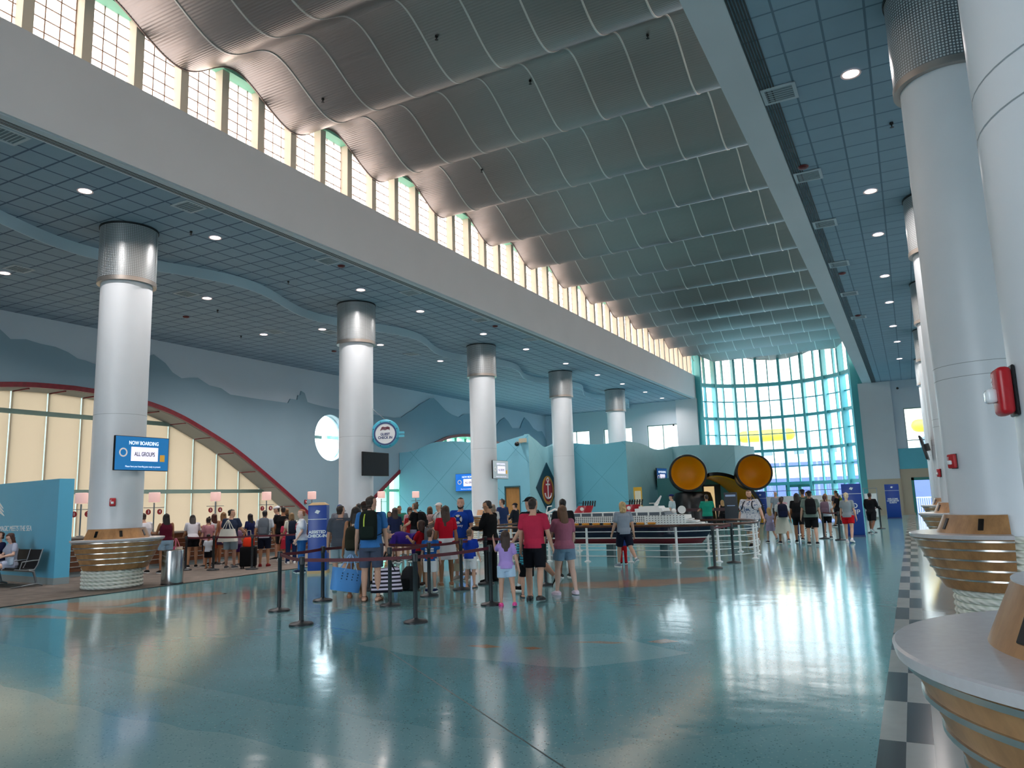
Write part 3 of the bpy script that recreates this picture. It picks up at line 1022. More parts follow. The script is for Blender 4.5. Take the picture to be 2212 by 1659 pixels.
def make_counter(label):
    t = thing('charging_counter', label, 'counter', (0, 0, 0), 0, 'boat shaped charging counters round the columns')
    def half(r, z, n=40, e=1.0):
        return [(r * math.cos(a) ** e if math.cos(a) > 1e-9 else 0.0, r * math.sin(a), z) for a in [-PI / 2 + PI * i / n for i in range(n + 1)]]
    def hr(z):
        k = (z - 0.43) / 0.64
        return 0.73 + 0.31 * k ** 0.9
    zs = [0.43 + 0.64 * i / 10 for i in range(11)]
    hb_ = MB()
    hb_.rings([half(hr(z), z) for z in zs], closed=False, caps=False)
    hb_.rings([half(hr(z) - 0.05, z) for z in zs], closed=False, caps=False)
    hb_.rings([half(hr(zs[0]), zs[0]), half(COLR + 0.01, zs[0])], closed=False, caps=False)
    for s in (-1, 1):
        hb_.add([(0, s * COLR, zs[0]), (0, s * hr(zs[0]), zs[0]), (0, s * hr(zs[-1]), zs[-1]), (0, s * COLR, zs[-1])], [(0, 1, 2, 3)])
    hb_.build('hull', M_ply, t, smooth=40)
    for z in (0.565, 0.69, 0.815, 0.94, 1.045):
        w = 0.013
        MB().rings([[(p[0], p[1], z - w), (p2[0], p2[1], z - w * 0.8), (p2[0], p2[1], z + w * 0.8), (p[0], p[1], z + w)] for p, p2 in zip(half(hr(z) + 0.001, z), half(hr(z) + 0.016, z))]).build('steel_strip', M_strip, t, smooth=40)
    n = 40
    tp = MB()
    o, i_ = half(1.075, 1.07), half(COLR + 0.012, 1.07)
    o2, i2 = half(1.085, 1.112), half(COLR + 0.012, 1.12)
    o3 = half(1.075, 1.12)
    tp.rings([[a, b, c, d, e] for a, b, c, d, e in zip(o, o2, o3, i2, i_)])
    tp.build('countertop', M_top, t, smooth=35)
    bx = MB()
    a0, a1 = half(0.76, 1.12), half(0.66, 1.345)
    b0, b1 = half(COLR + 0.012, 1.12), half(COLR + 0.012, 1.345)
    bx.rings([[a, b, c, d] for a, b, c, d in zip(a0, a1, b1, b0)])
    bx.build('charging_box', M_ply, t, smooth=35)
    tb = MB()
    tb.rings([[a, (a[0], a[1], 1.352), (c[0], c[1], 1.352), c] for a, c in zip(half(0.662, 1.3455), half(COLR + 0.014, 1.3455))])
    tb.build('box_top', M_top, t, smooth=35)
    for d in (-66, -24, 24, 66):
        a = math.radians(d)
        M = Matrix.Rotation(a, 4, 'Z') @ Matrix.Translation((0.713, 0, 1.232)) @ Matrix.Rotation(-0.42, 4, 'Y')
        MB().rbox(-0.012, 0.007, -0.032, 0.032, -0.075, 0.075, 0.006, 2, M).build('socket', M_sock, t)
    rp = MB()
    for i in range(13):
        z = 0.048 + 0.083 * i
        if i < 5:
            rp.lathe([(0.612 + 0.046 * math.cos(q), z + 0.042 * math.sin(q)) for q in [2 * PI * k / 10 for k in range(11)]], 64)
        else:
            rp.lathe([(0.612 + 0.046 * math.cos(q), z + 0.042 * math.sin(q)) for q in [2 * PI * k / 10 for k in range(11)]], 40, a0=PI / 2, a1=1.5 * PI)
    rp.build('rope_wrap', M_rope, t, smooth=80)
    return t
cnt = make_counter('boat shaped oak counter with rope base under the column beside the blue slogan panel')
cnt.location = (COLX, COLY, 0)
dup(cnt, (COLX, COLY + 2 * COLP, 0), 0, 'boat shaped oak counter behind the man in the black jacket')
rcl = ['boat shaped oak counter with pale stone top filling the bottom right corner', 'boat shaped oak counter under the second right column, just past the nearest counter', 'small boat shaped oak counter third along the right row', 'tiny boat shaped oak counter fourth along the right row', 'furthest boat shaped oak counter on the right row but one', 'boat shaped oak counter by the end wall door']
for (x, y), nme in zip(RC[:4], rcl):
    dup(cnt, (x, y, 0), PI, nme)

# ------------------------------------------------------------------ blue slogan panel, bench
M_bluep = mat('azure_panel_laminate', '#5db8dc', 0.6, noise=0.03, nscale=1)
M_lettw = mat('white_lettering', '#e8f2f6', 0.5)
bp_ = thing('slogan_panel', 'free standing azure blue panel with white slogan behind the bench', 'panel', (-18.9, 11.4, 0), math.radians(-8.2))
MB().box(-4.6, 0, 0, 0.36, 0.16, 2.6).build('panel_board', M_bluep, bp_)
MB().box(-4.6, 0.005, -0.005, 0.365, 0, 0.16).build('plinth', mat('grey_plinth', '#8b9a9e', 0.5), bp_)
text('slogan_lettering', 'WHERE MAGIC MEETS THE SEA', 0.2, M_lettw, bp_, face_M((-1.42, -0.004, 1.37), (0, -1, 0)), 0.003, 'RIGHT')
wv = MB()
for k in range(3):
    pts = crom([(-4.25 + 0.1 * k, 0, 2.02 - k * 0.13), (-3.75 + 0.06 * k, 0, 2.1 - k * 0.12), (-3.3 + 0.05 * k, 0, 1.92 - k * 0.1)], 8)
    wv.rings([[(p.x, -0.006, p.z - 0.045 * math.sin(PI * (i + 0.5) / len(pts))), (p.x, -0.001, p.z - 0.045 * math.sin(PI * (i + 0.5) / len(pts))), (p.x, -0.001, p.z + 0.045 * math.sin(PI * (i + 0.5) / len(pts))), (p.x, -0.006, p.z + 0.045 * math.sin(PI * (i + 0.5) / len(pts)))] for i, p in enumerate(pts)])
wv.build('wave_emblem', M_lettw, bp_)

M_alu = mat('cast_aluminium', '#8f979c', 0.35, 0.85)
M_seat = mat('black_bench_vinyl', '#101317', 0.55, spec=0.3)
bn = thing('beam_bench', 'row of black airport seats on cast legs in front of the blue panel', 'bench', (-19.1, 10.95, 0), math.radians(-4))
SW = 0.58
def prof(pts, x0, x1, th, mb):
    P = [Vector(p) for p in pts]
    rg = []
    for i, p in enumerate(P):
        d = (P[min(i + 1, len(P) - 1)] - P[max(i - 1, 0)]).normalized()
        nn_ = Vector((-d.y, d.x)) * th
        rg.append([(x0, p.x, p.y), (x1, p.x, p.y), (x1, p.x + nn_.x, p.y + nn_.y), (x0, p.x + nn_.x, p.y + nn_.y)])
    mb.rings(rg)
for i in range(4):
    x1 = -0.03 - SW * i
    x0 = x1 - SW + 0.05
    s = MB()
    prof([(-0.33, 0.44), (-0.2, 0.42), (0.0, 0.395), (0.1, 0.4)], x0, x1, 0.03, s)
    s.build('seat', M_seat, bn, smooth=40)
    s = MB()
    prof([(0.1, 0.42), (0.14, 0.5), (0.2, 0.68), (0.24, 0.87)], x0, x1, -0.03, s)
    s.build('backrest', M_seat, bn, smooth=40)
for i in range(5):
    x = -SW * i - 0.005
    f = MB()
    f.tube([(x, -0.36, 0.43), (x, -0.1, 0.4), (x, 0.09, 0.4), (x, 0.16, 0.52), (x, 0.26, 0.89)], 0.016, 8)
    f.tube([(x, -0.25, 0.42), (x, -0.2, 0.6), (x, 0.05, 0.62), (x, 0.185, 0.62)], 0.014, 8)
    f.build('arm_frame', M_alu, bn, smooth=60)
    if i in (0, 3):
        l = MB()
        l.tube([(x, -0.05, 0.385), (x, 0.07, 0.36), (x, 0.12, 0.2), (x, 0.16, 0.05)], [0.03, 0.035, 0.028, 0.026], 8)
        l.tube([(x, -0.42, 0.012), (x, -0.1, 0.035), (x, 0.16, 0.06), (x, 0.3, 0.014)], [0.014, 0.022, 0.03, 0.016], 8)
        l.build('leg', M_alu, bn, smooth=60)
MB().box(-SW * 4 - 0.05, 0.02, 0.02, 0.08, 0.345, 0.385).build('support_beam', M_alu, bn)

# ------------------------------------------------------------------ litter bin
t = thing('litter_bin', 'tall stainless steel cylindrical bin beside the rope-wrapped counter', 'bin', (-15.72, 12.3, 0))
MB().lathe([(0.24, 0.0), (0.245, 0.02), (0.245, 0.77), (0.24, 0.785), (0.2, 0.785)], 48).build('drum', M_steel, t, smooth=40)
MB().lathe([(0.2, 0.785), (0.195, 0.74), (0.0, 0.735)], 40).build('mouth', M_black, t, smooth=40)
MB().lathe([(0.0, 0.0), (0.248, 0.0), (0.248, 0.025), (0.24, 0.025)], 40).build('base_ring', M_black, t, smooth=40)

# ------------------------------------------------------------------ televisions
def emis(name, col, st):
    return mat(name, col, 0.25, emit=st, emitcol=col)
M_scr = emis('lit_blue_screen', '#1b6aa5', 0.55)
M_scr2 = emis('lit_blue_screen_bright', '#1767c4', 0.7)
M_scrp = emis('washed_out_screen', '#aab6bd', 0.35)
M_whs = emis('lit_white_panel', '#ddd9ec', 0.75)
M_txw = emis('lit_white_text', '#dfeefa', 0.8)
M_txn = mat('navy_text', '#1b2350', 0.5)
M_txg = mat('grey_text', '#7f8a92', 0.5)
M_bez = mat('tv_bezel', '#0d1116', 0.3)
def make_tv(pos, normal, w, h, label, scr, whole=True, back=False, tw=None, tn=None, panel=None):
    t = thing('television', label, 'television', pos, group='wall screens on the columns and partition')
    M = face_M((0, 0, 0), normal)
    def bx(name, x0, x1, y0, y1, z0, z1, m, r=0.012):
        return MB().rbox(x0, x1, y0, y1, z0, z1, r, 2, M).build(name, m, t, smooth=40)
    bx('housing', -w / 2, w / 2, -h / 2, h / 2, -0.06, 0.0, M_bez)
    MB().box(-w / 2 + 0.015, w / 2 - 0.015, -h / 2 + 0.015, h / 2 - 0.015, 0.0, 0.004, M).build('screen', scr, t)
    if whole:
        MB().rbox(-w * 0.21, w * 0.29, -h * 0.22, h * 0.19, 0.0035, 0.0065, 0.003, 1, M).build('message_panel', panel or M_whs, t)
        text('heading', 'NOW BOARDING', h * 0.15, tw or M_txw, t, M @ Matrix.Translation((w * 0.02, h * 0.3, 0.006)), 0.001, sx=0.8, bold=0.002)
        text('message', 'ALL GROUPS', h * 0.17, tn or M_txn, t, M @ Matrix.Translation((w * 0.04, -h * 0.02, 0.008)), 0.001, sx=0.68, bold=0.002)
        text('footer', 'Please have your boarding pass ready to present', h * 0.065, tw or M_txw, t, M @ Matrix.Translation((w * 0.02, -h * 0.38, 0.006)), 0.001, sx=0.9)
        # plain pictures of a ship's wheel and a duffel bag flank the panel
        MB().lathe([(h * 0.13, 0.004), (h * 0.13, 0.007), (h * 0.09, 0.007), (h * 0.09, 0.004), (h * 0.13, 0.004)], 24, M=M @ Matrix.Translation((-w * 0.35, h * 0.02, 0))).build('wheel_picture', mat('wheel_picture_paint', '#d8d2cf', 0.5, emit=0.3), t)
        MB().rbox(w * 0.33, w * 0.42, -h * 0.22, -h * 0.02, 0.004, 0.007, 0.003, 1, M).build('bag_picture', mat('bag_picture_paint', '#d9a23a', 0.5, emit=0.3), t)
    MB().box(-0.12, 0.12, -0.12, 0.12, -0.2, -0.058, M).build('wall_mount', M_black, t)
    return t
TX = COLX + COLR + 0.2
make_tv((TX, 11.52, 3.06), (1, 0, 0), 1.41, 0.8, 'blue now boarding screen on the column by the slogan panel', M_scr)
make_tv((TX, COLY + COLP + 0.1, 3.06), (1, 0, 0), 1.41, 0.8, 'switched off black screen under the guest check in sign', mat('dead_screen', '#0b0e10', 0.25), whole=False)
make_tv((TX, COLY + 2 * COLP + 0.1, 3.06), (1, 0, 0), 1.41, 0.8, 'pale washed-out all groups screen on the third left column', M_scrp, tw=M_whs, tn=M_txg, panel=M_whs)
make_tv((RC[3][0] - COLR - 0.24, RC[3][1] - 0.2, 3.0), (-0.97, 0.06, -0.2), 1.3, 0.8, 'screen seen edge-on, tilted down from a right hand column', mat('dead_screen', '#0b0e10', 0.25), whole=False)

# ------------------------------------------------------------------ porthole sign
t = thing('porthole_sign', 'round porthole sign reading guest check in, hung beside the second left column', 'sign', (-15.78, 20.62, 4.1))
M = face_M((0, 0, 0), (0.42, -0.9, 0))
M_aqua = mat('aqua_sign_paint', '#4bb4cf', 0.4)
M_navy = mat('navy_paint', '#16316f', 0.4)
MB().lathe([(0.33, -0.04), (0.48, -0.04), (0.5, 0.0), (0.46, 0.04), (0.36, 0.05), (0.33, 0.03)], 48, M=M).build('ring', M_aqua, t, smooth=40)
MB().lathe([(0.0, 0.012), (0.395, 0.012), (0.395, 0.055), (0.345, 0.055), (0.345, 0.03), (0.0, 0.03)], 48, M=M).build('inner_ring', M_navy, t, smooth=40)
MB().lathe([(0.0, 0.031), (0.342, 0.031), (0.342, 0.04), (0.0, 0.04)], 48, M=M).build('sign_face', mat('sign_white', '#eef0f2', 0.4), t, smooth=40)
lt = MB()
for s in (-1, 1):
    lt.box(s * 0.56 - 0.1, s * 0.56 + 0.1, -0.13, -0.05, -0.03, 0.03, M).box(s * 0.56 - 0.1, s * 0.56 + 0.1, -0.02, 0.06, -0.03, 0.03, M)
lt.build('hinge', M_aqua, t)
bo = MB()
for k in range(8):
    a = 2 * PI * (k + 0.5) / 8
    bo.ell(tuple(M @ Vector((0.435 * math.cos(a), 0.435 * math.sin(a), 0.045))), 0.018, 0.018, 0.018, 8, 5)
bo.build('bolts', mat('dark_bolt', '#2b4750', 0.4), t)
text('lettering', 'GUEST\nCHECK IN', 0.12, M_navy, t, M @ Matrix.Translation((0, -0.08, 0.042)), 0.001, sx=0.9, bold=0.005)
em = MB()
for k in range(3):
    pts = [(-0.17 + 0.02 * k, 0.12 + 0.04 * k), (-0.08, 0.16 + 0.035 * k), (0.0, 0.14 + 0.035 * k), (0.09, 0.17 + 0.03 * k), (0.16, 0.13 + 0.035 * k)]
    pp = crom([(a, b, 0) for a, b in pts], 5)
    em.rings([[tuple(M @ Vector((p.x, p.y - 0.016, 0.046))), tuple(M @ Vector((p.x, p.y + 0.012, 0.046))), tuple(M @ Vector((p.x, p.y + 0.012, 0.041))), tuple(M @ Vector((p.x, p.y - 0.016, 0.041)))] for p in pp])
em.build('wave_emblem', mat('emblem_red_navy', '#6a1f38', 0.5), t)
MB().tube([(0, 0, 0.48), (-0.42, -0.18, 0.88)], 0.012, 6).build('hanger', M_alu, t)

# ------------------------------------------------------------------ blue sign pillars
M_kb = mat('royal_blue_laminate', '#12419a', 0.35)
M_kd = mat('deep_blue_laminate', '#0f2f78', 0.35)
def kiosk(x, y, rz, w, d, h, label, lines, tsize, capcol=None, z0=0.0, logo=True):
    t = thing('sign_pillar', label, 'sign', (x, y, 0), rz, 'blue sign pillars')
    MB().rbox(-w / 2, w / 2, -d / 2, d / 2, 0.06, h, 0.02, 2).build('body', M_kb, t, smooth=40)
    if capcol:
        c = MB()
        c.rings([[(-w / 2, -d / 2, h), (w / 2, -d / 2, h), (w / 2, d / 2, h), (-w / 2, d / 2, h)], [(-w * 0.3, -d * 0.3, h + 0.07), (w * 0.3, -d * 0.3, h + 0.07), (w * 0.3, d * 0.3, h + 0.07), (-w * 0.3, d * 0.3, h + 0.07)]])
        c.build('cap', capcol, t)
        MB().box(-w / 2 - 0.01, w / 2 + 0.01, -d / 2 - 0.01, d / 2 + 0.01, 0, 0.07).build('base', capcol, t)
    else:
        MB().box(-w / 2 - 0.01, w / 2 + 0.01, -d / 2 - 0.01, d / 2 + 0.01, 0, 0.06).build('base', M_kd, t)
    MB().box(-w / 2, w / 2, -d / 2 - 0.004, -d / 2, h - 0.37, h - 0.355).build('divider_line', M_lettw, t)
    F = face_M((0, -d / 2 - 0.002, 0), (0, -1, 0))
    if logo:
        MB().add([(-0.07, -d / 2 - 0.004, h - 0.19), (0.02, -d / 2 - 0.004, h - 0.23), (0.075, -d / 2 - 0.004, h - 0.15), (-0.02, -d / 2 - 0.004, h - 0.12)], [(0, 1, 2, 3)]).build('emblem', M_lettw, t)
    if lines:
        text('lettering', lines, tsize, M_lettw, t, Matrix.Translation((0, 0, 1.0)) @ F, 0.001, bold=0.004)
    else:
        b = MB()
        for k in range(3):
            b.box(-w * 0.28, w * 0.28, -d / 2 - 0.004, -d / 2, 1.02 - 0.12 * k, 1.05 - 0.12 * k)
        b.build('faint_lines', mat('faint_white', '#9db3d8', 0.5), t)
    return t
kiosk(-13.86, 15.25, math.radians(32), 0.48, 0.42, 1.74, 'blue assisted check-in pillar with cream cap behind the staff woman', 'ASSISTED\nCHECK-IN', 0.105, mat('pale_maple', '#c9ab7b', 0.5))
kiosk(-2.0, 30.6, math.radians(2), 0.66, 0.34, 1.92, 'large blue to ship pillar behind the woman in red shorts', 'TO\nSHIP', 0.24)
kiosk(-1.05, 48.9, 0.0, 0.74, 0.2, 1.95, 'blue welcome board standing against the beige end wall', 'WELCOME\nCONCIERGE\nGUESTS', 0.11)
kiosk(-7.6, 44.2, math.radians(6), 0.62, 0.3, 1.75, 'blue sign pillar behind the man in the patterned shirt', None, 0.1)

# ------------------------------------------------------------------ check-in counter and its lamps
M_dwood = wood_mat('brown_plank', '#4d2d1b', '#7a4a2c', 0.4, (1, 0.5, 9))
t = thing('check_in_counter', 'long brown plank check-in counter with pale ledges in front of the shaded arch', 'counter', (-20.55, 12.0, 0))
MB().box(-0.75, 0, -0.2, 13.5, 0.14, 1.02).build('plank_front', M_dwood, t)
l = MB()
for z in (0.26, 0.4, 0.55, 0.7, 0.85):
    l.box(-0.01, 0.014, -0.22, 13.5, z, z + 0.02)
l.build('ledge_strip', M_strip, t)
MB().box(-0.8, 0.06, -0.26, 13.55, 1.02, 1.07).build('worktop', mat('grey_worktop', '#85807a', 0.4), t)
MB().box(-0.7, -0.05, -0.15, 13.4, 0, 0.14).build('plinth', mat('grey_plinth', '#8b9a9e', 0.5), t)
M_lsh = mat('glowing_pink_shade', '#f2d5cf', 0.8, emit=0.35, emitcol='#f5b9b0')
M_disc = mat('dark_red_disc', '#8e1d22', 0.4)
M_pole = mat('lamp_pole_grey', '#7d8488', 0.3, 0.7)
def lamp(x, y, zb, zs, nums, label):
    t = thing('counter_lamp', label, 'lamp', (x, y, zb), group='lamps with number discs on the check-in counter')
    MB().lathe([(0.09, 0), (0.09, 0.02), (0.022, 0.03), (0.022, zs - zb - 0.02)], 16, caps=True).build('pole', M_pole, t, smooth=40)
    MB().lathe([(0.15, zs - zb), (0.165, zs - zb + 0.02), (0.165, zs - zb + 0.29), (0.15, zs - zb + 0.3)], 28).build('lamp_shade', M_lsh, t, smooth=50)
    z = 1.83 - zb
    MB().box(-0.006, 0.006, -0.36, 0.36, z - 0.01, z + 0.01).build('crossbar', M_pole, t)
    for s, nn_ in zip((-1, 1), nums):
        M = face_M((0.005, s * 0.2, z - 0.13), (1, 0, 0))
        d = MB().lathe([(0, -0.008), (0.085, -0.008), (0.085, 0.008), (0, 0.008)], 24, M=M).build('number_disc', M_disc, t, smooth=30)
        text('number', nn_, 0.12, M_lettw, d, M @ Matrix.Translation((0, 0, 0.01)), 0.001)
    return t
lamp(-21.0, 13.33, 1.07, 2.0, ['1', '2'], 'lamp with number 1 disc, beside the first column')
lamp(-21.0, 15.68, 1.07, 2.0, ['3', '4'], 'lamp with number 3 and 4 discs')
lamp(-21.0, 18.03, 1.07, 2.0, ['5', '6'], 'lamp with number 5 and 6 discs')
lamp(-21.0, 20.33, 1.07, 2.0, ['7', '8'], 'lamp with number 7 and 8 discs near the foot of the arch')
lamp(-21.0, 22.7, 1.07, 2.0, [], 'lamp rising above the assisted check-in pillar')
lamp(-20.6, 26.6, 0.0, 1.98, [], 'lamp in front of the green striped window')
lamp(-20.6, 29.2, 0.0, 1.97, [], 'lamp in front of the turquoise partition')

# ------------------------------------------------------------------ queue barriers
M_post = mat('slate_black_powder_coat', '#20282d', 0.42)
M_belt = mat('maroon_belt', '#571522', 0.6)
PB = thing('queue_barrier', 'source', 'barrier post', (0, 0, 0), group='black belt barrier posts')
MB().lathe([(0.0, 0.0), (0.175, 0.0), (0.175, 0.02), (0.16, 0.034), (0.05, 0.05), (0.03, 0.07)], 40).build('base', M_post, PB, smooth=40)
MB().lathe([(0.032, 0.05), (0.032, 0.9), (0.036, 0.905)], 24).build('post', M_post, PB, smooth=40)
MB().lathe([(0.036, 0.86), (0.042, 0.865), (0.042, 0.965), (0.036, 0.975), (0.0, 0.975)], 24).build('belt_head', M_post, PB, smooth=40)
used = [False]
SP = {}
def barrier(key, x, y, label):
    o = PB if not used[0] else dup(PB)
    used[0] = True
    o.location = (x, y, 0)
    o['label'] = label
    SP[key] = (o, x, y)
def belt(a, b, z0=0.925, z1=0.925):
    o, x0, y0 = SP[a]
    x1, y1 = SP[b][1:] if isinstance(b, str) else b
    d = Vector((x1 - x0, y1 - y0))
    L = d.length
    d.normalize()
    nn_ = Vector((-d.y, d.x)) * 0.003
    s, e = 0.04, L - 0.04
    rg = []
    for i in range(7):
        q = i / 6
        r = s + (e - s) * q
        z = z0 + (z1 - z0) * q - 0.015 * math.sin(PI * q)
        rg.append([(d.x * r + nn_.x, d.y * r + nn_.y, z - 0.025), (d.x * r - nn_.x, d.y * r - nn_.y, z - 0.025), (d.x * r - nn_.x, d.y * r - nn_.y, z + 0.025), (d.x * r + nn_.x, d.y * r + nn_.y, z + 0.025)])
    MB().rings(rg).build('belt', M_belt, o)
for k, x, y, l in [
    ('s2', -8.08, 8.54, 'barrier post at the front corner of the queue, nearest the camera'),
    ('s1', -9.53, 9.55, 'barrier post nearest the staff woman in the white blouse'),
    ('s3', -9.7, 10.79, 'barrier post in front of the assisted check-in pillar'),
    ('s4', -8.01, 10.57, 'barrier post in front of the striped tote bag'),
    ('s5', -6.53, 9.22, 'front barrier post between the striped bag and the boy in blue'),
    ('s6', -8.08, 11.85, 'barrier post in front of the boy in white shorts with the blue printed shirt'),
    ('s7', -8.01, 12.87, 'barrier post between the woman in white skirt and the small boy in plain blue'),
    ('s8', -6.35, 11.12, 'barrier post touched by the girl in lilac'),
    ('s9', -6.65, 13.88, 'barrier post behind the teenager in the pink-red shirt'),
    ('s10', -8.01, 13.84, 'barrier post in front of the man in black'),
    ('s11', -9.55, 15.7, 'barrier post behind the bent person in purple'),
    ('s12', -9.85, 12.3, 'barrier post hidden behind the long haired woman'),
    ('s13', -4.21, 17.86, 'barrier post in front of the bow of the model ship'),
    ('s14', -4.09, 19.34, 'barrier post at the rounded end of the ship railing'),
    ('s15', -18.82, 15.16, 'barrier post on the carpet behind the bin'),
    ('s16', -17.85, 15.31, 'barrier post on the carpet beside the small boy in white'),
    ('s17', -16.78, 15.74, 'barrier post on the carpet in front of the grey backpack'),
    ('s18', -15.9, 17.2, 'barrier post on the carpet beside the woman in the cream top'),
    ('s19', -2.95, 29.3, 'barrier post left of the to ship pillar'),
    ('s20', -2.35, 28.4, 'barrier post at the foot of the to ship pillar'),
    ('s21', -1.55, 33.2, 'barrier post just right of the to ship pillar'),
    ('s22', -1.35, 36.5, 'last barrier post by the frosted screen')]:
    barrier(k, x, y, l)
for a, b in [('s1', 's2'), ('s1', 's3'), ('s2', 's5'), ('s3', 's12'), ('s5', 's8'), ('s4', 's6'), ('s6', 's7'), ('s7', 's10'), ('s12', 's6'), ('s10', 's9'), ('s13', 's14'), ('s15', 's16'), ('s16', 's17'), ('s17', 's18'), ('s19', 's20'), ('s21', 's22')]:
    belt(a, b)

# ------------------------------------------------------------------ zigzag turquoise partition
def groove_mat(name, col, line, dark=None):
    m, n, b = nt(name)
    v, x, y, z = objxyz(n)
    p = 3.1
    k = math_node(n, 'MAXIMUM', line_mask(n, math_node(n, 'ADD', x, z), p, 0.03, 0.9), line_mask(n, math_node(n, 'SUBTRACT', x, z), p, 0.03, 0.4))
    t = NN(n, 'ShaderNodeTexNoise')
    t.inputs['Scale'].default_value = 0.9
    t.inputs['Detail'].default_value = 6
    n.links.new(v, t.inputs['Vector'])
    c = lin(col)
    c2 = tuple(q * 0.85 for q in c[:3]) + (1,)
    n.links.new(mix_col(n, k, mix_col(n, t.outputs['Fac'], c2, c), lin(line)), b.inputs['Base Color'])
    b.inputs['Roughness'].default_value = 0.5
    return m
M_part = groove_mat('turquoise_panel_paint', '#84c9e0', '#5299b2')
M_part2 = groove_mat('turquoise_panel_paint_deep', '#69b9cd', '#4d97ac')
M_part3 = groove_mat('turquoise_paint_lit', '#9ad0da', '#84bfca')  # paler copy of the turquoise: light from the glass wall painted in
PARTN = [0]
def partition(p0, p1, tops, m, th=0.25, z0=0.0, notch=None):
    """wall from p0 to p1; tops = [(fraction, height)] gives its wavy top"""
    a, b = Vector(p0), Vector(p1)
    L = (b - a).length
    ang = math.atan2(b.y - a.y, b.x - a.x)
    top = crom([(f * L, h, 0) for f, h in tops], 8)
    poly = [(0, z0)] + ([] if not notch else [(notch[0], z0), (notch[0], notch[2]), (notch[1], notch[2]), (notch[1], z0)]) + [(L, z0)] + [(p.x, p.y) for p in reversed(top)]
    PARTN[0] += 1
    o = weld(holed(poly, [], lambda u, v, w: (u, w, v), 0, th).build('wall_partition', m, kind='structure'))
    o.location = (a.x, a.y, 0)
    o.rotation_euler = (0, 0, ang)
    return o
A0, A1 = (-25.7, 34.87), (-17.9, 35.81)
B1, C0, C1, D1, E1 = (-17.6, 39.0), (-17.1, 39.1), (-13.72, 39.45), (-12.98, 46.1), (-9.25, 46.3)
LA = (Vector(A1) - Vector(A0)).length
pa = partition(A0, A1, [(0, 4.6), (0.12, 4.68), (0.28, 5.06), (0.45, 5.06), (0.6, 4.9), (0.72, 4.72), (0.85, 4.95), (1, 5.2)], M_part, notch=(LA * 0.815, LA * 0.93, 2.45))
partition(A1, B1, [(0, 5.2), (0.25, 4.9), (0.5, 4.58), (0.75, 4.66), (1, 4.92)], M_part3)
partition(B1, C1, [(0, 4.92), (0.25, 4.8), (0.55, 4.66), (0.8, 4.7), (1, 4.76)], M_part2)
partition(C1, D1, [(0, 4.76), (0.3, 4.7), (0.6, 4.45), (0.85, 4.55), (1, 4.72)], M_part3)
partition((-13.0, 46.0), E1, [(0, 4.72), (0.5, 4.72), (1, 4.6)], M_part3)
partition(E1, (-8.6, 49.2), [(0, 4.6), (1, 4.6)], M_part3)
ua = (Vector(A1) - Vector(A0)).normalized()
dx0 = Vector(A0) + ua * LA * 0.815
d3 = thing('door_3', 'plain brown wooden door in the turquoise partition', 'door', (dx0.x, dx0.y, 0), math.atan2(ua.y, ua.x), kind='structure')
del d3['category']
wD = LA * 0.115
MB().box(0.05, wD - 0.04, 0.08, 0.13, 0.0, 2.4).build('door_leaf', wood_mat('honey_maple_door', '#a9783f', '#c08d52', 0.4, (3, 3, 0.6)), d3)
MB().box(0.0, 0.05, -0.02, 0.27, 0, 2.46).box(wD - 0.05, wD, -0.02, 0.27, 0, 2.46).box(0, wD, -0.02, 0.27, 2.4, 2.47).build('door_frame', mat('dark_teal_frame', '#2c5f6b', 0.5), d3)
MB().tube([(wD - 0.14, 0.03, 1.02), (wD - 0.26, 0.03, 1.02)], 0.012, 8).build('door_handle', M_steel, d3)
# television on the partition
tp_ = Vector(A0) + ua * LA * 0.565
nrm = (ua.y, -ua.x, 0)
make_tv((tp_.x + nrm[0] * 0.22, tp_.y + nrm[1] * 0.22, 2.76), nrm, 1.66, 0.95, 'bright blue now boarding screen on the turquoise partition', M_scr2)
# diamond emblem
ub = (Vector(B1) - Vector(A1)).normalized()
nb = (ub.y, -ub.x, 0)
pc_ = Vector(A1) + ub * 1.75
t = thing('diamond_emblem', 'tall dark diamond emblem with a gold ringed oval on the partition', 'emblem', (pc_.x + nb[0] * 0.03, pc_.y + nb[1] * 0.03, 2.35))
M = face_M((0, 0, 0), nb)
MB().prism([(0, -1.36), (1.15, 0), (0, 1.36), (-1.15, 0)], lambda a, b: tuple(M @ Vector((a, b, -0.03))), lambda a, b: tuple(M @ Vector((a, b, 0.03)))).build('board', mat('dark_petrol_paint', '#153f50', 0.4), t)
MB().lathe([(0.62, 0.03), (0.62, 0.05), (0.5, 0.05), (0.5, 0.03), (0.62, 0.03)], 40, M=M @ Matrix.Translation((0, -0.15, 0)), sy=1.25).build('oval_ring', mat('gold_paint', '#b98a3c', 0.4), t)
MB().lathe([(0.0, 0.03), (0.5, 0.03), (0.5, 0.04), (0.0, 0.04)], 40, M=M @ Matrix.Translation((0, -0.15, 0)), sy=1.25).build('oval', mat('crimson_paint', '#a32a35', 0.4), t)
an = MB()
an.box(-0.045, 0.045, -0.55, 0.3, 0.04, 0.055, M).box(-0.22, 0.22, 0.12, 0.2, 0.04, 0.055, M)
an.tube([tuple(M @ Vector((0.34 * math.cos(a), -0.3 + 0.3 * math.sin(a), 0.048))) for a in [PI + PI * i / 12 for i in range(13)]], 0.045, 6)
an.lathe([(0.13, 0.04), (0.13, 0.055), (0.07, 0.055), (0.07, 0.04)], 20, M=M @ Matrix.Translation((0, 0.42, 0)))
an.build('anchor', mat('sign_white', '#eef0f2', 0.4), t)
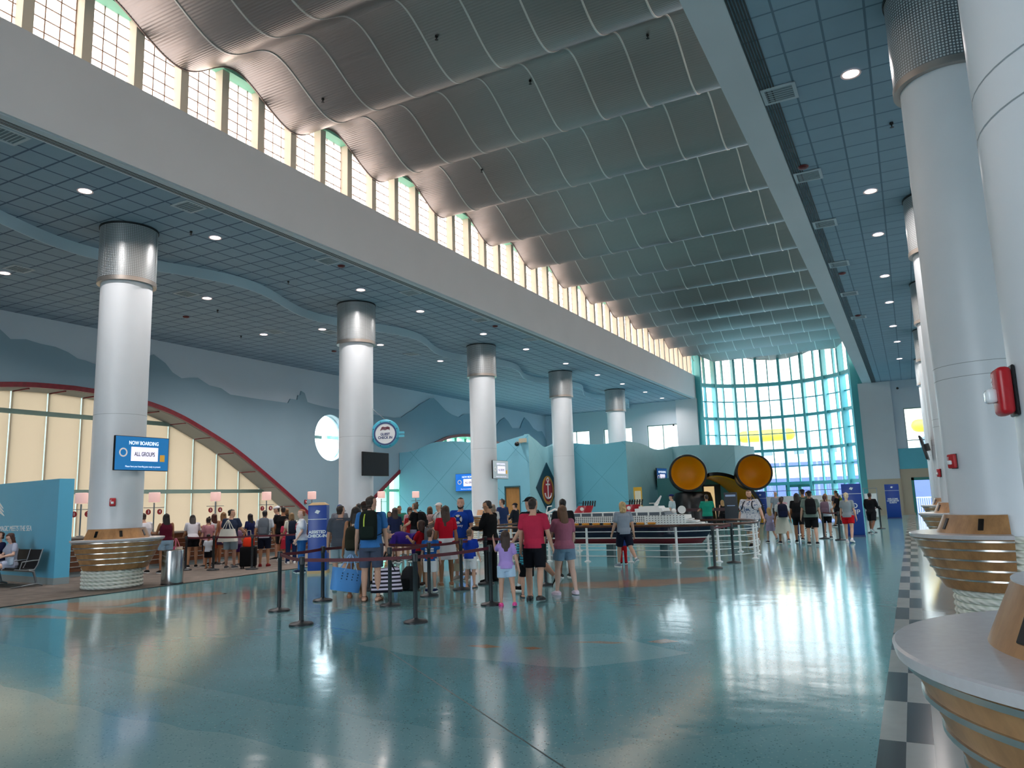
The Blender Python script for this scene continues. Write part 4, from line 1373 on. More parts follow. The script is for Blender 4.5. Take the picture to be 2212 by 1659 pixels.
# dome camera and notice on the partition
pcam = Vector(A0) + ua * LA * 0.95
t = thing('dome_camera', 'dome security camera on an arm high on the partition', 'camera', (pcam.x + nrm[0] * 0.08, pcam.y + nrm[1] * 0.08, 4.75))
MB().box(-0.05, 0.05, -0.5, 0.0, -0.03, 0.03).box(-0.1, 0.35, -0.06, 0.0, 0.0, 0.22).build('bracket', mat('beige_plastic', '#b9b19c', 0.5), t)
MB().ell((0, -0.48, -0.1), 0.13, 0.13, 0.12).build('dome', M_black, t, smooth=60)

# wall poster by the round tube
ud = (Vector(D1) - Vector(C1)).normalized()
nd = (ud.y, -ud.x, 0)
pp = Vector(C1) + ud * 4.3
make_tv((pp.x + nd[0] * 0.2, pp.y + nd[1] * 0.2, 2.75), nd, 1.5, 1.15, 'small blue screen on the partition beside the black tube', emis('dim_blue_screen', '#17539a', 0.3))

# ------------------------------------------------------------------ round tube gateway (plain play area entrance)
M_tb = mat('glossy_black_paint', '#0b0b0d', 0.3)
M_ty = mat('amber_yellow_paint', '#e0a013', 0.45)
t = thing('play_entrance', 'black play area entrance with two yellow-lined round tubes and an arch', 'entrance', (-10.3, 41.0, 0))
def cup(c, dirv, r, L, r2):
    M = face_M(c, dirv)
    MB().lathe([(r, 0.0), (r * 0.985, 0.03), (r * 1.02, -0.08), (r2, -L), (0, -L)], 48, M=M).build('tube_shell', M_tb, t, smooth=40)
    MB().lathe([(r * 0.91, 0.0), (r * 0.87, -L * 0.25), (r * 0.79, -L * 0.48), (r * 0.66, -L * 0.68), (r * 0.48, -L * 0.82), (r * 0.25, -L * 0.89), (0, -L * 0.91)], 48, M=M).build('tube_lining', M_ty, t, smooth=60)
    MB().lathe([(r * 0.905, -0.03), (r * 0.905, 0.035), (r * 1.0, 0.035), (r * 1.02, -0.04)], 48, M=M).build('tube_rim', M_tb, t, smooth=40)
cup((-0.38, -0.35, 2.88), (0.33, -0.94, 0.05), 1.0, 1.25, 0.98)
cup((2.98, 0.35, 2.8), (0.36, -0.93, 0.1), 0.95, 1.5, 0.82)
# trunk under the first tube
tk = MB()
tk.rings([[(-0.62 + rx * math.cos(a), 1.25 + ry * math.sin(a), z) for a in [2 * PI * i / 24 for i in range(24)]] for z, rx, ry in ((0, 1.2, 1.45), (1.0, 1.12, 1.42), (1.5, 1.04, 1.38), (1.8, 0.95, 1.3), (1.86, 0.8, 1.0))])
tk.build('trunk', M_tb, t, smooth=60)
AM = Matrix.Translation((0.75, 0.9, 0)) @ Matrix.Rotation(math.radians(38), 4, 'Z')
def archband(r0, r1, y0, y1, a0, a1, name, m, n=40):
    rg = []
    for i in range(n + 1):
        a = a0 + (a1 - a0) * i / n
        rg.append([(r0 * math.cos(a), y0, 0.05 + r0 * math.sin(a)), (r1 * math.cos(a), y0, 0.05 + r1 * math.sin(a)), (r1 * math.cos(a), y1, 0.05 + r1 * math.sin(a)), (r0 * math.cos(a), y1, 0.05 + r0 * math.sin(a))])
    return MB().rings(rg, M=AM).build(name, m, t, smooth=50)
archband(2.68, 2.8, 0.0, 2.4, 0.0, PI * .54, 'arch_shell', M_tb)
archband(2.6, 2.69, -0.03, 2.4, 0.0, PI * .54, 'arch_lining', M_ty)
archband(2.66, 2.84, -0.1, 0.02, 0.0, PI * .54, 'arch_rim', M_tb)
MB().box(-2.4, 2.6, 2.4, 2.5, 0, 2.7, M=AM).build('rear_wall', mat('dim_teal_paint', '#5a9ea1', 0.6), t)
MB().box(0.3, 1.4, 2.32, 2.41, 0, 2.25, M=AM).build('doorway_frame', mat('dark_bronze', '#22302f', 0.5), t)
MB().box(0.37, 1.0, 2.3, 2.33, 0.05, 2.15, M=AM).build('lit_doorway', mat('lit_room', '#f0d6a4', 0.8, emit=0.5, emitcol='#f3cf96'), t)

# ------------------------------------------------------------------ model cruise ship and its railing
M_hullp = None
def hull_mat():
    m, n, b = nt('model_hull_paint')
    v, x, y, z = objxyz(n)
    red = math_node(n, 'LESS_THAN', z, 0.535)
    wl_ = math_node(n, 'LESS_THAN', z, 0.548)
    c = mix_col(n, red, mix_col(n, wl_, lin('#0c1730'), lin('#d9d4cc')), lin('#6d1020'))
    n.links.new(c, b.inputs['Base Color'])
    b.inputs['Roughness'].default_value = 0.12
    return m
M_mw = mat('model_white_paint', '#e6e8e6', 0.35)
def window_mat(name, px_, pz_, fx_, fz, col='#e9ebe8', dark='#1d2730', ox=0.0, oz=0.0):
    m, n, b = nt(name)
    v, x, y, z = objxyz(n)
    k = math_node(n, 'MULTIPLY', line_mask(n, x, px_, px_ * fx_, ox), line_mask(n, z, pz_, pz_ * fz, oz))
    n.links.new(mix_col(n, k, lin(col), lin(dark)), b.inputs['Base Color'])
    b.inputs['Roughness'].default_value = 0.4
    return m
t = thing('model_cruise_ship', 'large scale model of a white and navy cruise ship with red funnels', 'model ship', (-8.6, 20.95, 0))
XA, XZ = -1.65, 3.75
def beamw(x):
    k = (x - XA) / (XZ - XA)
    return 0.46 * min(1.0, (1 - k) / 0.2 if k > 0.8 else 1.0) ** 0.6 * (0.86 if k < 0.02 else 1.0)
hm = MB()
rg = []
for i in range(29):
    k = i / 28
    x = XA + (XZ - XA) * k
    bw = max(0.012, beamw(x))
    sheer = 0.885 + (0.03 * max(0, (k - 0.75) / 0.25) ** 2)
    rake = 0.42 * max(0.0, (k - 0.8) / 0.2) ** 1.5
    ring = []
    for zz, wf, xf in ((0.36, 0.35, 1.0), (0.4, 0.8, 1.0), (0.5, 0.95, 0.7), (0.7, 1.0, 0.35), (sheer, 1.0, 0.0)):
        ring.append((x - rake * xf, -bw * wf, zz))
    ring += [(p[0], -p[1], p[2]) for p in reversed(ring)]
    rg.append(ring)
hm.rings(rg)
hm.build('hull', hull_mat(), t, smooth=50)
def deck(x0, x1, z0, z1, inset, m, name='deck', taper=0.35, wscale=1.0):
    b = MB()
    rr = []
    for i in range(21):
        x = x0 + (x1 - x0) * i / 20
        w = max(0.02, beamw(min(x + taper * 0, XZ)) * wscale - inset)
        rr.append([(x, -w, z0), (x - 0.04 * (i == 20), -w, z1), (x - 0.04 * (i == 20), w, z1), (x, w, z0)])
    b.rings(rr)
    return b.build(name, m, t)
M_w1 = window_mat('model_cabin_windows', 0.062, 0.048, 0.62, 0.55)
M_w2 = window_mat('model_promenade_bays', 0.34, 0.13, 0.86, 0.75, '#e9ebe8', '#56606a')
deck(XA + 0.02, XZ - 0.02, 0.885, 0.915, 0.0, M_mw)
deck(XA + 0.05, 2.95, 0.915, 0.985, 0.07, window_mat('model_boat_deck', 0.34, 0.2, 0.9, 0.9, '#e9ebe8', '#38424c'))
deck(XA + 0.02, 3.2, 0.985, 1.0, 0.0, M_mw)
deck(XA + 0.06, 3.0, 1.0, 1.055, 0.01, M_w1)
deck(XA + 0.1, 2.85, 1.055, 1.11, 0.012, M_w1)
deck(XA + 0.14, 2.7, 1.11, 1.165, 0.014, M_w1)
deck(XA + 0.2, 2.5, 1.165, 1.255, 0.03, M_w2)
deck(XA + 0.2, 2.4, 1.255, 1.275, 0.02, M_mw)
deck(1.9, 3.05, 0.915, 1.16, -0.004, window_mat('model_bow_portholes', 0.085, 0.06, 0.3, 0.35), 'forward_house')
for i in range(4):
    deck(2.9 - 0.05 * i, 3.45 - 0.16 * i, 0.915 + 0.055 * i, 0.955 + 0.055 * i, 0.02 + 0.012 * i, M_mw, 'terrace')
for i in range(10):
    x = -0.95 + 0.33 * i
    b = MB()
    b.limb([(x, -0.47, 0.95), (x + 0.17, -0.47, 0.95)], [0.033, 0.033], 10)
    b.build('lifeboat', mat('model_orange_boat', '#d68a1e', 0.4), t, smooth=60)
for x, rk in ((-0.15, 0.12), (1.3, 0.12)):
    b = MB()
    b.rings([[(x + rk * k + sx * math.cos(a), sy * math.sin(a), z) for a in [2 * PI * i / 20 for i in range(20)]] for k, z, sx, sy in ((0, 1.27, 0.27, 0.2), (1, 1.48, 0.24, 0.17))])
    f = b.build('funnel', mat('model_funnel_red', '#a31226', 0.3), t, smooth=50)
    b = MB()
    for i in range(6):
        b.tube([(x - 0.1 + 0.075 * i + rk, 0.0, 1.45), (x - 0.07 + 0.075 * i + rk, 0.0, 1.62)], 0.022, 8)
    b.tube([(x - 0.15 + rk, -0.17, 1.56), (x + 0.35 + rk, -0.17, 1.56)], 0.008, 6)
    b.build('smoke_pipes', M_black, f)
    b = MB()
    b.ell((x + 0.07, -0.2, 1.385), 0.06, 0.012, 0.055, 12, 7)
    b.build('white_badge', M_mw, f, smooth=60)
deck(1.6, 2.42, 1.275, 1.36, 0.1, M_mw, 'bridge_deck')
deck(1.7, 2.3, 1.36, 1.42, 0.16, M_mw, 'observation_deck')
b = MB()
b.tube([(2.1, 0, 1.42), (2.28, 0, 1.7)], [0.06, 0.02], 8)
b.tube([(1.95, -0.1, 1.5), (2.25, -0.1, 1.5)], 0.012, 6)
b.build('mast', M_mw, t, smooth=50)
b = MB()
b.ell((2.62, 0, 1.27), 0.07, 0.07, 0.07)
b.lathe([(0.0, 0.03), (0.11, 0.03), (0.11, -0.03), (0.0, -0.03)], 24, M=face_M((2.85, 0.0, 1.3), (0.3, -1, 0)))
b.build('radar_dome', M_mw, t, smooth=50)
MB().tube([(-1.3, -0.1, 1.27), (-1.25, -0.1, 1.48), (-1.1, -0.1, 1.5)], 0.02, 6).tube([(-1.4, 0.1, 1.27), (-1.1, 0.1, 1.4), (-0.8, 0.05, 1.3)], 0.03, 6).build('aft_structure', M_mw, t, smooth=50)
for x in (-0.9, 0.7, 2.3):
    MB().rbox(x - 0.12, x + 0.12, -0.1, 0.1, 0, 0.4, 0.02, 2).build('stand', mat('clear_grey_acrylic', '#58777c', 0.15), t)

M_rail = mat('white_enamel', '#e4e8e8', 0.35)
M_hand = wood_mat('dark_walnut_rail', '#3d2117', '#5e3524', 0.25, (1, 1, 1))
t = thing('ship_railing', 'white horizontal-bar railing with walnut handrail around the model ship', 'railing', (0, 0, 0))
path = crom([(-11.4, 19.3, 0), (-10.3, 19.28, 0), (-9.09, 19.25, 0), (-7.95, 19.25, 0), (-6.7, 19.2, 0), (-5.44, 19.12, 0), (-4.5, 19.6, 0), (-3.8, 20.65, 0), (-3.95, 21.9, 0), (-4.64, 23.0, 0), (-5.6, 23.1, 0), (-8, 23.1, 0), (-10, 23.1, 0), (-11.4, 23.1, 0), (-11.7, 22.6, 0), (-11.8, 21.2, 0), (-11.7, 19.9, 0), (-11.4, 19.3, 0)], 5)
for k, z in enumerate((0.15, 0.31, 0.47, 0.63, 0.79)):
    MB().tube([(p.x, p.y, z) for p in path], 0.011, 8).build('rail', M_rail, t, smooth=60)
MB().tube([(p.x, p.y, 0.93) for p in path], 0.036, 10).build('handrail', M_hand, t, smooth=60)
for x, y in [(-11.4, 19.3), (-10.3, 19.28), (-9.09, 19.25), (-7.95, 19.25), (-6.7, 19.2), (-5.44, 19.12), (-4.5, 19.6), (-3.8, 20.65), (-3.95, 21.9), (-4.64, 23.0), (-5.6, 23.1), (-7.0, 23.1), (-8.4, 23.1), (-9.8, 23.1), (-11.4, 23.1), (-11.8, 21.2)]:
    MB().lathe([(0.09, 0), (0.09, 0.015), (0.045, 0.03), (0.034, 0.05), (0.03, 0.9)], 16, (x, y, 0)).build('post', M_rail, t, smooth=50)

# ------------------------------------------------------------------ alarms
M_al = mat('fire_red_plastic', '#b3121f', 0.35)
M_st = mat('clear_strobe', '#e9eef2', 0.08)
t0 = thing('fire_alarm', 'red fire alarm with clear strobe on the nearest right column', 'fire alarm', (0, 0, 0), group='red fire alarms on the columns')
M = Matrix.Identity(4)
MB().rbox(-0.065, 0.065, 0.0, 0.05, -0.09, 0.09, 0.018, 3).build('housing', M_al, t0, smooth=50)
MB().rbox(-0.055, 0.055, -0.012, 0.0, -0.095, 0.095, 0.004, 1).build('back_plate', M_black, t0)
MB().rbox(-0.03, 0.03, 0.045, 0.085, -0.042, 0.012, 0.012, 2).build('strobe', M_st, t0, smooth=50)
text('lettering', 'FIRE', 0.032, M_lettw, t0, face_M((0.035, 0.0505, 0.03), (0, 1, 0), (1, 0, 0)), 0.0005)
def on_col(c, ang, z):
    return (c[0] + (COLR + 0.012) * math.cos(ang), c[1] + (COLR + 0.012) * math.sin(ang), z), ang - PI / 2
p, r = on_col(RC[0], PI * 1.03, 2.05)
t0.location, t0.rotation_euler = p, (0, 0, r)
for c, a, z, l in ((RC[1], PI * 1.2, 2.02, 'small red fire alarm with strobe on the second right column'), (RC[2], PI * 1.12, 2.02, 'tiny red fire alarm with strobe on the third right column'), ((COLX, COLY), -0.72, 1.95, 'small red fire alarm on the column above the boat shaped counter by the bench')):
    p, r = on_col(c, a, z)
    dup(t0, p, r, l)
dup(t0, (XW + 0.09, 27.35, 1.95), -PI / 2, 'red fire alarm on the slate wall beside the arch foot')

# ------------------------------------------------------------------ ceiling fixtures
M_can = mat('downlight_trim', '#d9c9c6', 0.4)
M_lamp = mat('downlight_lens', '#ffe3dd', 0.4, emit=5.0, emitcol='#ffe0dc')
DL = thing('downlight', 'source', 'ceiling light', (0, 0, 0), group='recessed round ceiling downlights')
MB().lathe([(0.13, 0.0), (0.16, -0.012), (0.165, 0.0), (0.13, 0.004)], 28).build('trim_ring', M_can, DL, smooth=40)
MB().lathe([(0.0, -0.002), (0.13, -0.002), (0.13, 0.003), (0.0, 0.003)], 28).build('lens', M_lamp, DL, smooth=40)
dlu = [False]
def ordinal(i):
    return ['nearest', 'second', 'third', 'fourth', 'fifth', 'sixth', 'seventh', 'eighth', 'ninth', 'tenth', 'eleventh', 'twelfth'][i]
def downlight(x, y, z, label):
    o = DL if not dlu[0] else dup(DL)
    dlu[0] = True
    o.location = (x, y, z)
    o['label'] = label
    L = bpy.data.lights.new('downlight_glow', 'AREA')
    L.shape = 'DISK'
    L.size = 0.24
    L.energy = DLW
    L.color = (1.0, 0.9, 0.86)
    L.spread = math.radians(150)
    lo = bpy.data.objects.new('downlight_glow', L)
    COL.objects.link(lo)
    lo.parent = o
    lo.location = (0, 0, -0.02)
for i, (x, y) in enumerate([(-0.22, 13.2), (-0.17, 18.98), (-0.13, 22.46), (-0.1, 27.15), (-0.06, 31.2), (-0.03, 36.0), (0.07, 40.05), (0.09, 45.5)]):
    downlight(x, y, ZC - 0.006, 'round downlight in the right ceiling, %s of its row' % ordinal(i))
for i, y in enumerate([9.43, 12.92, 18.78, 22.18, 26.81, 30.8, 35.4, 39.9, 44.13, 48.7, 52.6]):
    downlight(-15.35, y, ZC - 0.012, 'round downlight in the upper left ceiling, %s of the row along the beam' % ordinal(i))
for i, (x, y) in enumerate([(-19.3, 16.0), (-19.3, 21.34), (-19.3, 24.9), (-19.3, 29.5), (-19.4, 34.0)]):
    downlight(x, y, ZD - 0.012, 'round downlight in the dropped left ceiling, %s of the inner row' % ordinal(i))
for i, (x, y) in enumerate([(-21.7, 11.2), (-21.7, 20.7), (-21.7, 26.5)]):
    downlight(x, y, ZD - 0.012, 'round downlight in the dropped left ceiling, %s of the row near the wall' % ordinal(i))
M_vent = mat('vent_white_metal', '#aebcc4', 0.5)
M_ventd = mat('vent_recess', '#6c7c85', 0.7)
VT = thing('ceiling_vent', 'source', 'air vent', (0, 0, 0), group='square ceiling air vents')
b = MB()
for x0, x1, y0, y1 in ((-0.29, 0.29, -0.29, -0.23), (-0.29, 0.29, 0.23, 0.29), (-0.29, -0.23, -0.29, 0.29), (0.23, 0.29, -0.29, 0.29)):
    b.box(x0, x1, y0, y1, -0.02, 0.0)
b.build('frame', M_vent, VT)
b = MB()
for i in range(6):
    b.box(-0.23, 0.23, -0.2 + 0.075 * i, -0.19 + 0.075 * i, -0.014, 0.0)
b.build('louvre', M_vent, VT)
MB().box(-0.23, 0.23, -0.23, 0.23, -0.004, 0.0).build('backing', M_ventd, VT)
vtu = [False]
def vent(x, y, z, label):
    o = VT if not vtu[0] else dup(VT)
    vtu[0] = True
    o.location = (x, y, z)
    o['label'] = label
for i, (x, y) in enumerate([(-1.38, 13.22), (-1.36, 17.23), (-1.34, 20.71), (-1.32, 24.81), (-1.3, 28.91), (-1.24, 33.2)]):
    vent(x, y, ZC - 0.002, 'square vent beside the right beam, %s of its row' % ordinal(i))
for i, y in enumerate([7.19, 11.19, 15.94, 19.96, 24.6, 29.0]):
    vent(-14.2, y, ZC - 0.004, 'square vent beside the left beam, %s of its row' % ordinal(i))
for i, (x, y) in enumerate([(-19.38, 15.3), (-19.4, 21.9), (-19.4, 27.3), (-21.0, 11.2), (-21.0, 20.6)]):
    vent(x, y, ZD - 0.004, 'square vent in the dropped left ceiling, %s counting away from the camera' % ordinal(i))
SM = thing('smoke_detector', 'source', 'smoke detector', (0, 0, 0), group='dark red ceiling detectors')
MB().lathe([(0.0, -0.05), (0.06, -0.05), (0.1, -0.03), (0.115, 0.0), (0.0, 0.0)], 20).build('body', mat('maroon_plastic', '#5a0f18', 0.4), SM, smooth=40)
smu = [False]
for x, y, z, l in [(-1.4, 16.67, ZC, 'dark red ceiling detector on the right ceiling, nearest'), (-1.32, 25.97, ZC, 'dark red ceiling detector on the right ceiling, in the middle'), (-1.25, 32.83, ZC, 'dark red ceiling detector on the right ceiling, furthest'), (-14.21, 16.5, ZC, 'dark red ceiling detector by the left beam, nearer one'), (-14.24, 25.85, ZC, 'dark red ceiling detector by the left beam, further one'), (-21.77, 17.2, ZD, 'faint red detector in the dropped ceiling behind the first column'), (-21.7, 24.75, ZD, 'faint red detector in the dropped ceiling near the second column')]:
    o = SM if not smu[0] else dup(SM)
    smu[0] = True
    o.location = (x, y, z - 0.004)
    o['label'] = l
SPK = thing('sprinkler_head', 'source', 'sprinkler', (0, 0, 0), group='small dark sprinkler heads')
MB().lathe([(0.0, 0.04), (0.035, 0.04), (0.035, 0.0), (0.012, -0.01), (0.012, -0.05), (0.04, -0.06), (0.0, -0.065)], 12).build('head', M_black, SPK, smooth=40)
spu = [False]
for x, y, z, l in [(-15.5, 12.3, ZC, 'sprinkler in the left ceiling above the first column'), (-16.6, 16.8, ZC, 'sprinkler in the left ceiling between the first and second columns'), (-20.2, 17.2, ZD, 'sprinkler in the dropped ceiling near its wavy edge'), (-22.6, 20.4, ZD, 'sprinkler in the dropped ceiling over the mountains'), (0.35, 15.5, ZC, 'sprinkler in the right ceiling beside the second column'),
                   (-11.8, 13.0, wz(13.0), 'sprinkler under the metal waves, near the clerestory'), (-8.2, 12.6, wz(12.6), 'sprinkler under the metal waves, at the top of the picture'), (-7.4, 15.6, wz(15.6), 'sprinkler under the metal waves, central'), (-10.9, 19.2, wz(19.2), 'sprinkler under the third metal wave'), (-4.3, 15.4, wz(15.4), 'sprinkler under the metal waves toward the right beam')]:
    o = SPK if not spu[0] else dup(SPK)
    spu[0] = True
    o.location = (x, y, z - 0.035)
    o['label'] = l

# small white cameras high on the end walls
for x, y, z, l in ((-15.2, YE - 0.02, 6.9, 'small camera on the far left end wall'), (-0.2, YE - 0.02, 8.2, 'small camera on the far right end wall')):
    t = thing('wall_camera', l, 'camera', (x, y, z))
    MB().box(-0.05, 0.05, -0.12, 0.0, -0.05, 0.05).build('mount', M_rail, t)
    MB().ell((0, -0.16, -0.03), 0.08, 0.08, 0.08, 10, 6).build('lens_ball', M_black, t, smooth=60)

# frosted glass screens near the far end
M_fro = mat('frosted_screen_glass', '#eef3f2', 0.35)
for k, (x0, x1, y, l) in enumerate([(-8.7, -3.0, 47.0, 'long frosted white glass screen with rail behind the walking crowd'), (-2.55, -1.85, 49.0, 'short frosted glass screen beside the teal end pier')]):
    t = thing('glass_screen', l, 'screen', (0, 0, 0), group='frosted glass screens')
    n_ = max(1, int((x1 - x0) / 1.4))
    for i in range(n_):
        a = x0 + (x1 - x0) * i / n_
        b = x0 + (x1 - x0) * (i + 1) / n_
        MB().box(a + 0.03, b - 0.03, y - 0.006, y + 0.006, 0.1, 1.45).build('panel', M_fro, t)
    for i in range(n_ + 1):
        a = x0 + (x1 - x0) * i / n_
        MB().tube([(a, y, 0), (a, y, 1.78)], 0.022, 8).build('post', M_alu, t, smooth=60)
    MB().tube([(x0, y, 1.76), (x1, y, 1.76)], 0.018, 8).build('top_rail', M_alu, t, smooth=60)

# sign board, ropes desk near the arch
t = thing('sign_board', 'dark standing notice board left of the man in the patterned shirt', 'sign', (-6.6, 31.5, 0), 0.12)
MB().box(-0.26, 0.26, 0, 0.05, 0.35, 1.75).build('board', mat('dark_navy_board', '#14202c', 0.4), t)
MB().box(-0.2, 0.2, -0.004, 0, 1.58, 1.66).box(-0.16, 0.16, -0.004, 0, 1.2, 1.23).build('faint_lines', mat('faint_white', '#9db3d8', 0.5), t)
MB().box(-0.26, 0.26, -0.12, 0.17, 0, 0.03).box(-0.03, 0.03, 0.01, 0.05, 0, 0.4).build('base', M_black, t)
t = thing('reception_desk', 'dark maroon desk in front of the yellow arch', 'desk', (-8.9, 36.6, 0), 0.05)
MB().box(-1.5, 1.9, 0, 0.08, 0.9, 1.05).build('desk_top', mat('maroon_wood', '#37121a', 0.4), t)
for x in (-1.4, -0.6, 0.3, 1.1, 1.8):
    MB().box(x - 0.03, x + 0.03, 0.0, 0.06, 0, 0.9).build('leg', M_black, t)
t = thing('yellow_board', 'tall yellow notice leaning on the pale partition behind the ship funnels', 'sign', (-13.0, 38.9, 0), 0.4)
MB().box(-0.22, 0.22, 0, 0.04, 0.9, 2.2).build('board', mat('mustard_board', '#d6a52b', 0.5), t)
MB().box(-0.16, 0.16, -0.004, 0, 1.0, 2.0).build('pale_poster', mat('cream_poster', '#e3dcc4', 0.5), t)
MB().box(-0.03, 0.03, 0.0, 0.04, 0, 0.9).box(-0.2, 0.2, -0.15, 0.15, 0, 0.02).build('stand', M_black, t)

# ------------------------------------------------------------------ outside: quay and the real ship
flat('ground_quay', [(-160, -160), (160, -160), (160, 62), (-160, 62)], -0.25, mat('pale_concrete', '#b9b5ab', 0.9, noise=0.1, nscale=0.3), kind='structure')
flat('ground_water', [(-160, 62), (160, 62), (160, 300), (-160, 300)], -2.5, mat('harbour_water', '#3f6a78', 0.1), kind='structure')
t = thing('moored_cruise_ship', 'white and navy cruise ship moored outside beyond the glass wall', 'ship', (-8, 82, 0))
MB().box(-38, 120, 0, 25, -2.4, 3.1).build('lower_hull', mat('hazed_navy_hull', '#4d5a94', 0.5), t)  # navy lightened: glare haze through the glass is put into the colour
MB().box(-38, 120, -0.02, 25, 3.1, 3.4).box(-38, 120, -0.02, 25, 4.7, 6.9).box(-38, 120, 1.5, 25, 6.9, 9.6).box(-38, 120, -0.02, 25, 9.6, 10.2).box(-38, 120, 0.6, 25, 10.2, 34).build('superstructure', mat('ship_white', '#f4f4f2', 0.5), t)
MB().box(-38, 120, -0.04, 25, 4.2, 4.7).build('navy_stripe', mat('hazed_navy_hull', '#4d5a94', 0.5), t)
MB().box(-38, 120, -0.03, 25, 3.4, 4.2).build('cream_stripe', mat('ship_cream', '#e8c993', 0.6), t)
for i in range(14):
    x = -46 + 8.2 * i
    if abs(x - 4.6) < 3.2 or x < -9:
        continue
    b = MB()
    b.limb([(x - 2.3, -0.2, 7.6), (x + 2.3, -0.2, 7.6)], [0.62, 0.62], 12)
    b.build('lifeboat', mat('ship_yellow', '#f0c02e', 0.5), t, smooth=60)
pw = MB()
for i in range(40):
    x = -36 + 3.1 * i
    pw.box(x - 0.5, x + 0.5, -0.05, 0.05, 5.5, 6.0)
pw.build('window_row', mat('ship_window_grey', '#6d7c8a', 0.2), t)
for x in (9.9, -22):
    MB().lathe([(0.0, -0.06), (0.85, -0.06), (0.85, 0.0), (0.0, 0.0)], 28, M=face_M((x, 0, 5.8), (0, -1, 0)) @ Matrix.Scale(-1, 4, (0, 0, 1))).build('round_window', mat('ship_window_grey', '#6d7c8a', 0.2), t)
bw_ = MB()
for r in range(5):
    for i in range(60):
        x = -36 + 3.0 * i
        bw_.box(x - 1.1, x + 1.1, 0.55, 0.7, 11.2 + 2.8 * r, 12.9 + 2.8 * r)
bw_.build('balcony_doors', mat('ship_balcony_grey', '#b8c0c4', 0.3), t)
text('hull_lettering', 'L', 1.0, mat('ship_letter', '#3b4660', 0.5), t, face_M((5.0, -0.3, 7.3), (0, -1, 0)), 0.02)
text('hull_lettering', 'S', 1.0, mat('ship_letter', '#3b4660', 0.5), t, face_M((6.7, -0.3, 7.5), (0, -1, 0)), 0.02)
t = thing('quay_railing', 'white railing outside the glass door', 'railing', (0.2, 58.6, -0.25))
b = MB()
for i in range(24):
    b.box(0.13 * i, 0.13 * i + 0.05, 0, 0.03, 0, 1.25)
b.build('bars', M_rail, t)
MB().box(-0.05, 3.2, -0.02, 0.05, 1.25, 1.33).build('top_bar', M_rail, t)

# ------------------------------------------------------------------ people
SK = {'fair': mat('fair_skin', '#cfa189', 0.55), 'pale': mat('pale_skin', '#d9b3a0', 0.55), 'tan': mat('tanned_skin', '#a5714f', 0.5), 'brown': mat('brown_skin', '#7a4e36', 0.5), 'olive': mat('olive_skin', '#b98a68', 0.55)}
M_eyew = mat('eye_dark', '#1d1512', 0.25)
M_lip = mat('lip', '#9a5147', 0.5)
HC = {}
def haircol(c):
    if c not in HC:
        HC[c] = mat('hair_' + c.strip('#'), c, 0.5, noise=0.4, nscale=14, stretch=(6, 6, 0.6), bump=0.5, bscale=30)
    return HC[c]
CC = {}
def cloth(c):
    if not isinstance(c, str):
        return c
    if c not in CC:
        CC[c] = mat('cloth_' + c.strip('#'), c, 0.9, noise=0.08, nscale=5, bump=0.35, bscale=22, spec=0.2)
    return CC[c]

def oval(c, X, Y, rx, ry, n=20, e=2.3):
    r = []
    for j in range(n):
        a = 2 * PI * j / n
        ca, sa = math.cos(a), math.sin(a)
        k = (abs(ca) ** e + abs(sa) ** e) ** (-1 / e)
        r.append(tuple(c + X * (rx * ca * k) + Y * (ry * sa * k)))
    return r

def soft(mb, name, m, parent, vox, it=4):
    """one continuous surface from overlapping volumes"""
    o = mb.build(name, m, parent)
    r = o.modifiers.new('r', 'REMESH')
    r.mode = 'VOXEL'
    r.voxel_size = vox
    s = o.modifiers.new('s', 'SMOOTH')
    s.factor = 0.5
    s.iterations = it
    BAKE.append(o)
    return o

HEADP = [(0.0, .30, .30, .42), (0.05, .46, .46, .36), (0.14, .62, .66, .22), (0.25, .76, .82, .1), (0.38, .88, .92, .03), (0.52, .96, .99, -.02), (0.66, 1.0, 1.04, -.06), (0.78, .96, 1.02, -.08), (0.88, .82, .88, -.09), (0.95, .58, .64, -.09), (1.0, .22, .26, -.09)]

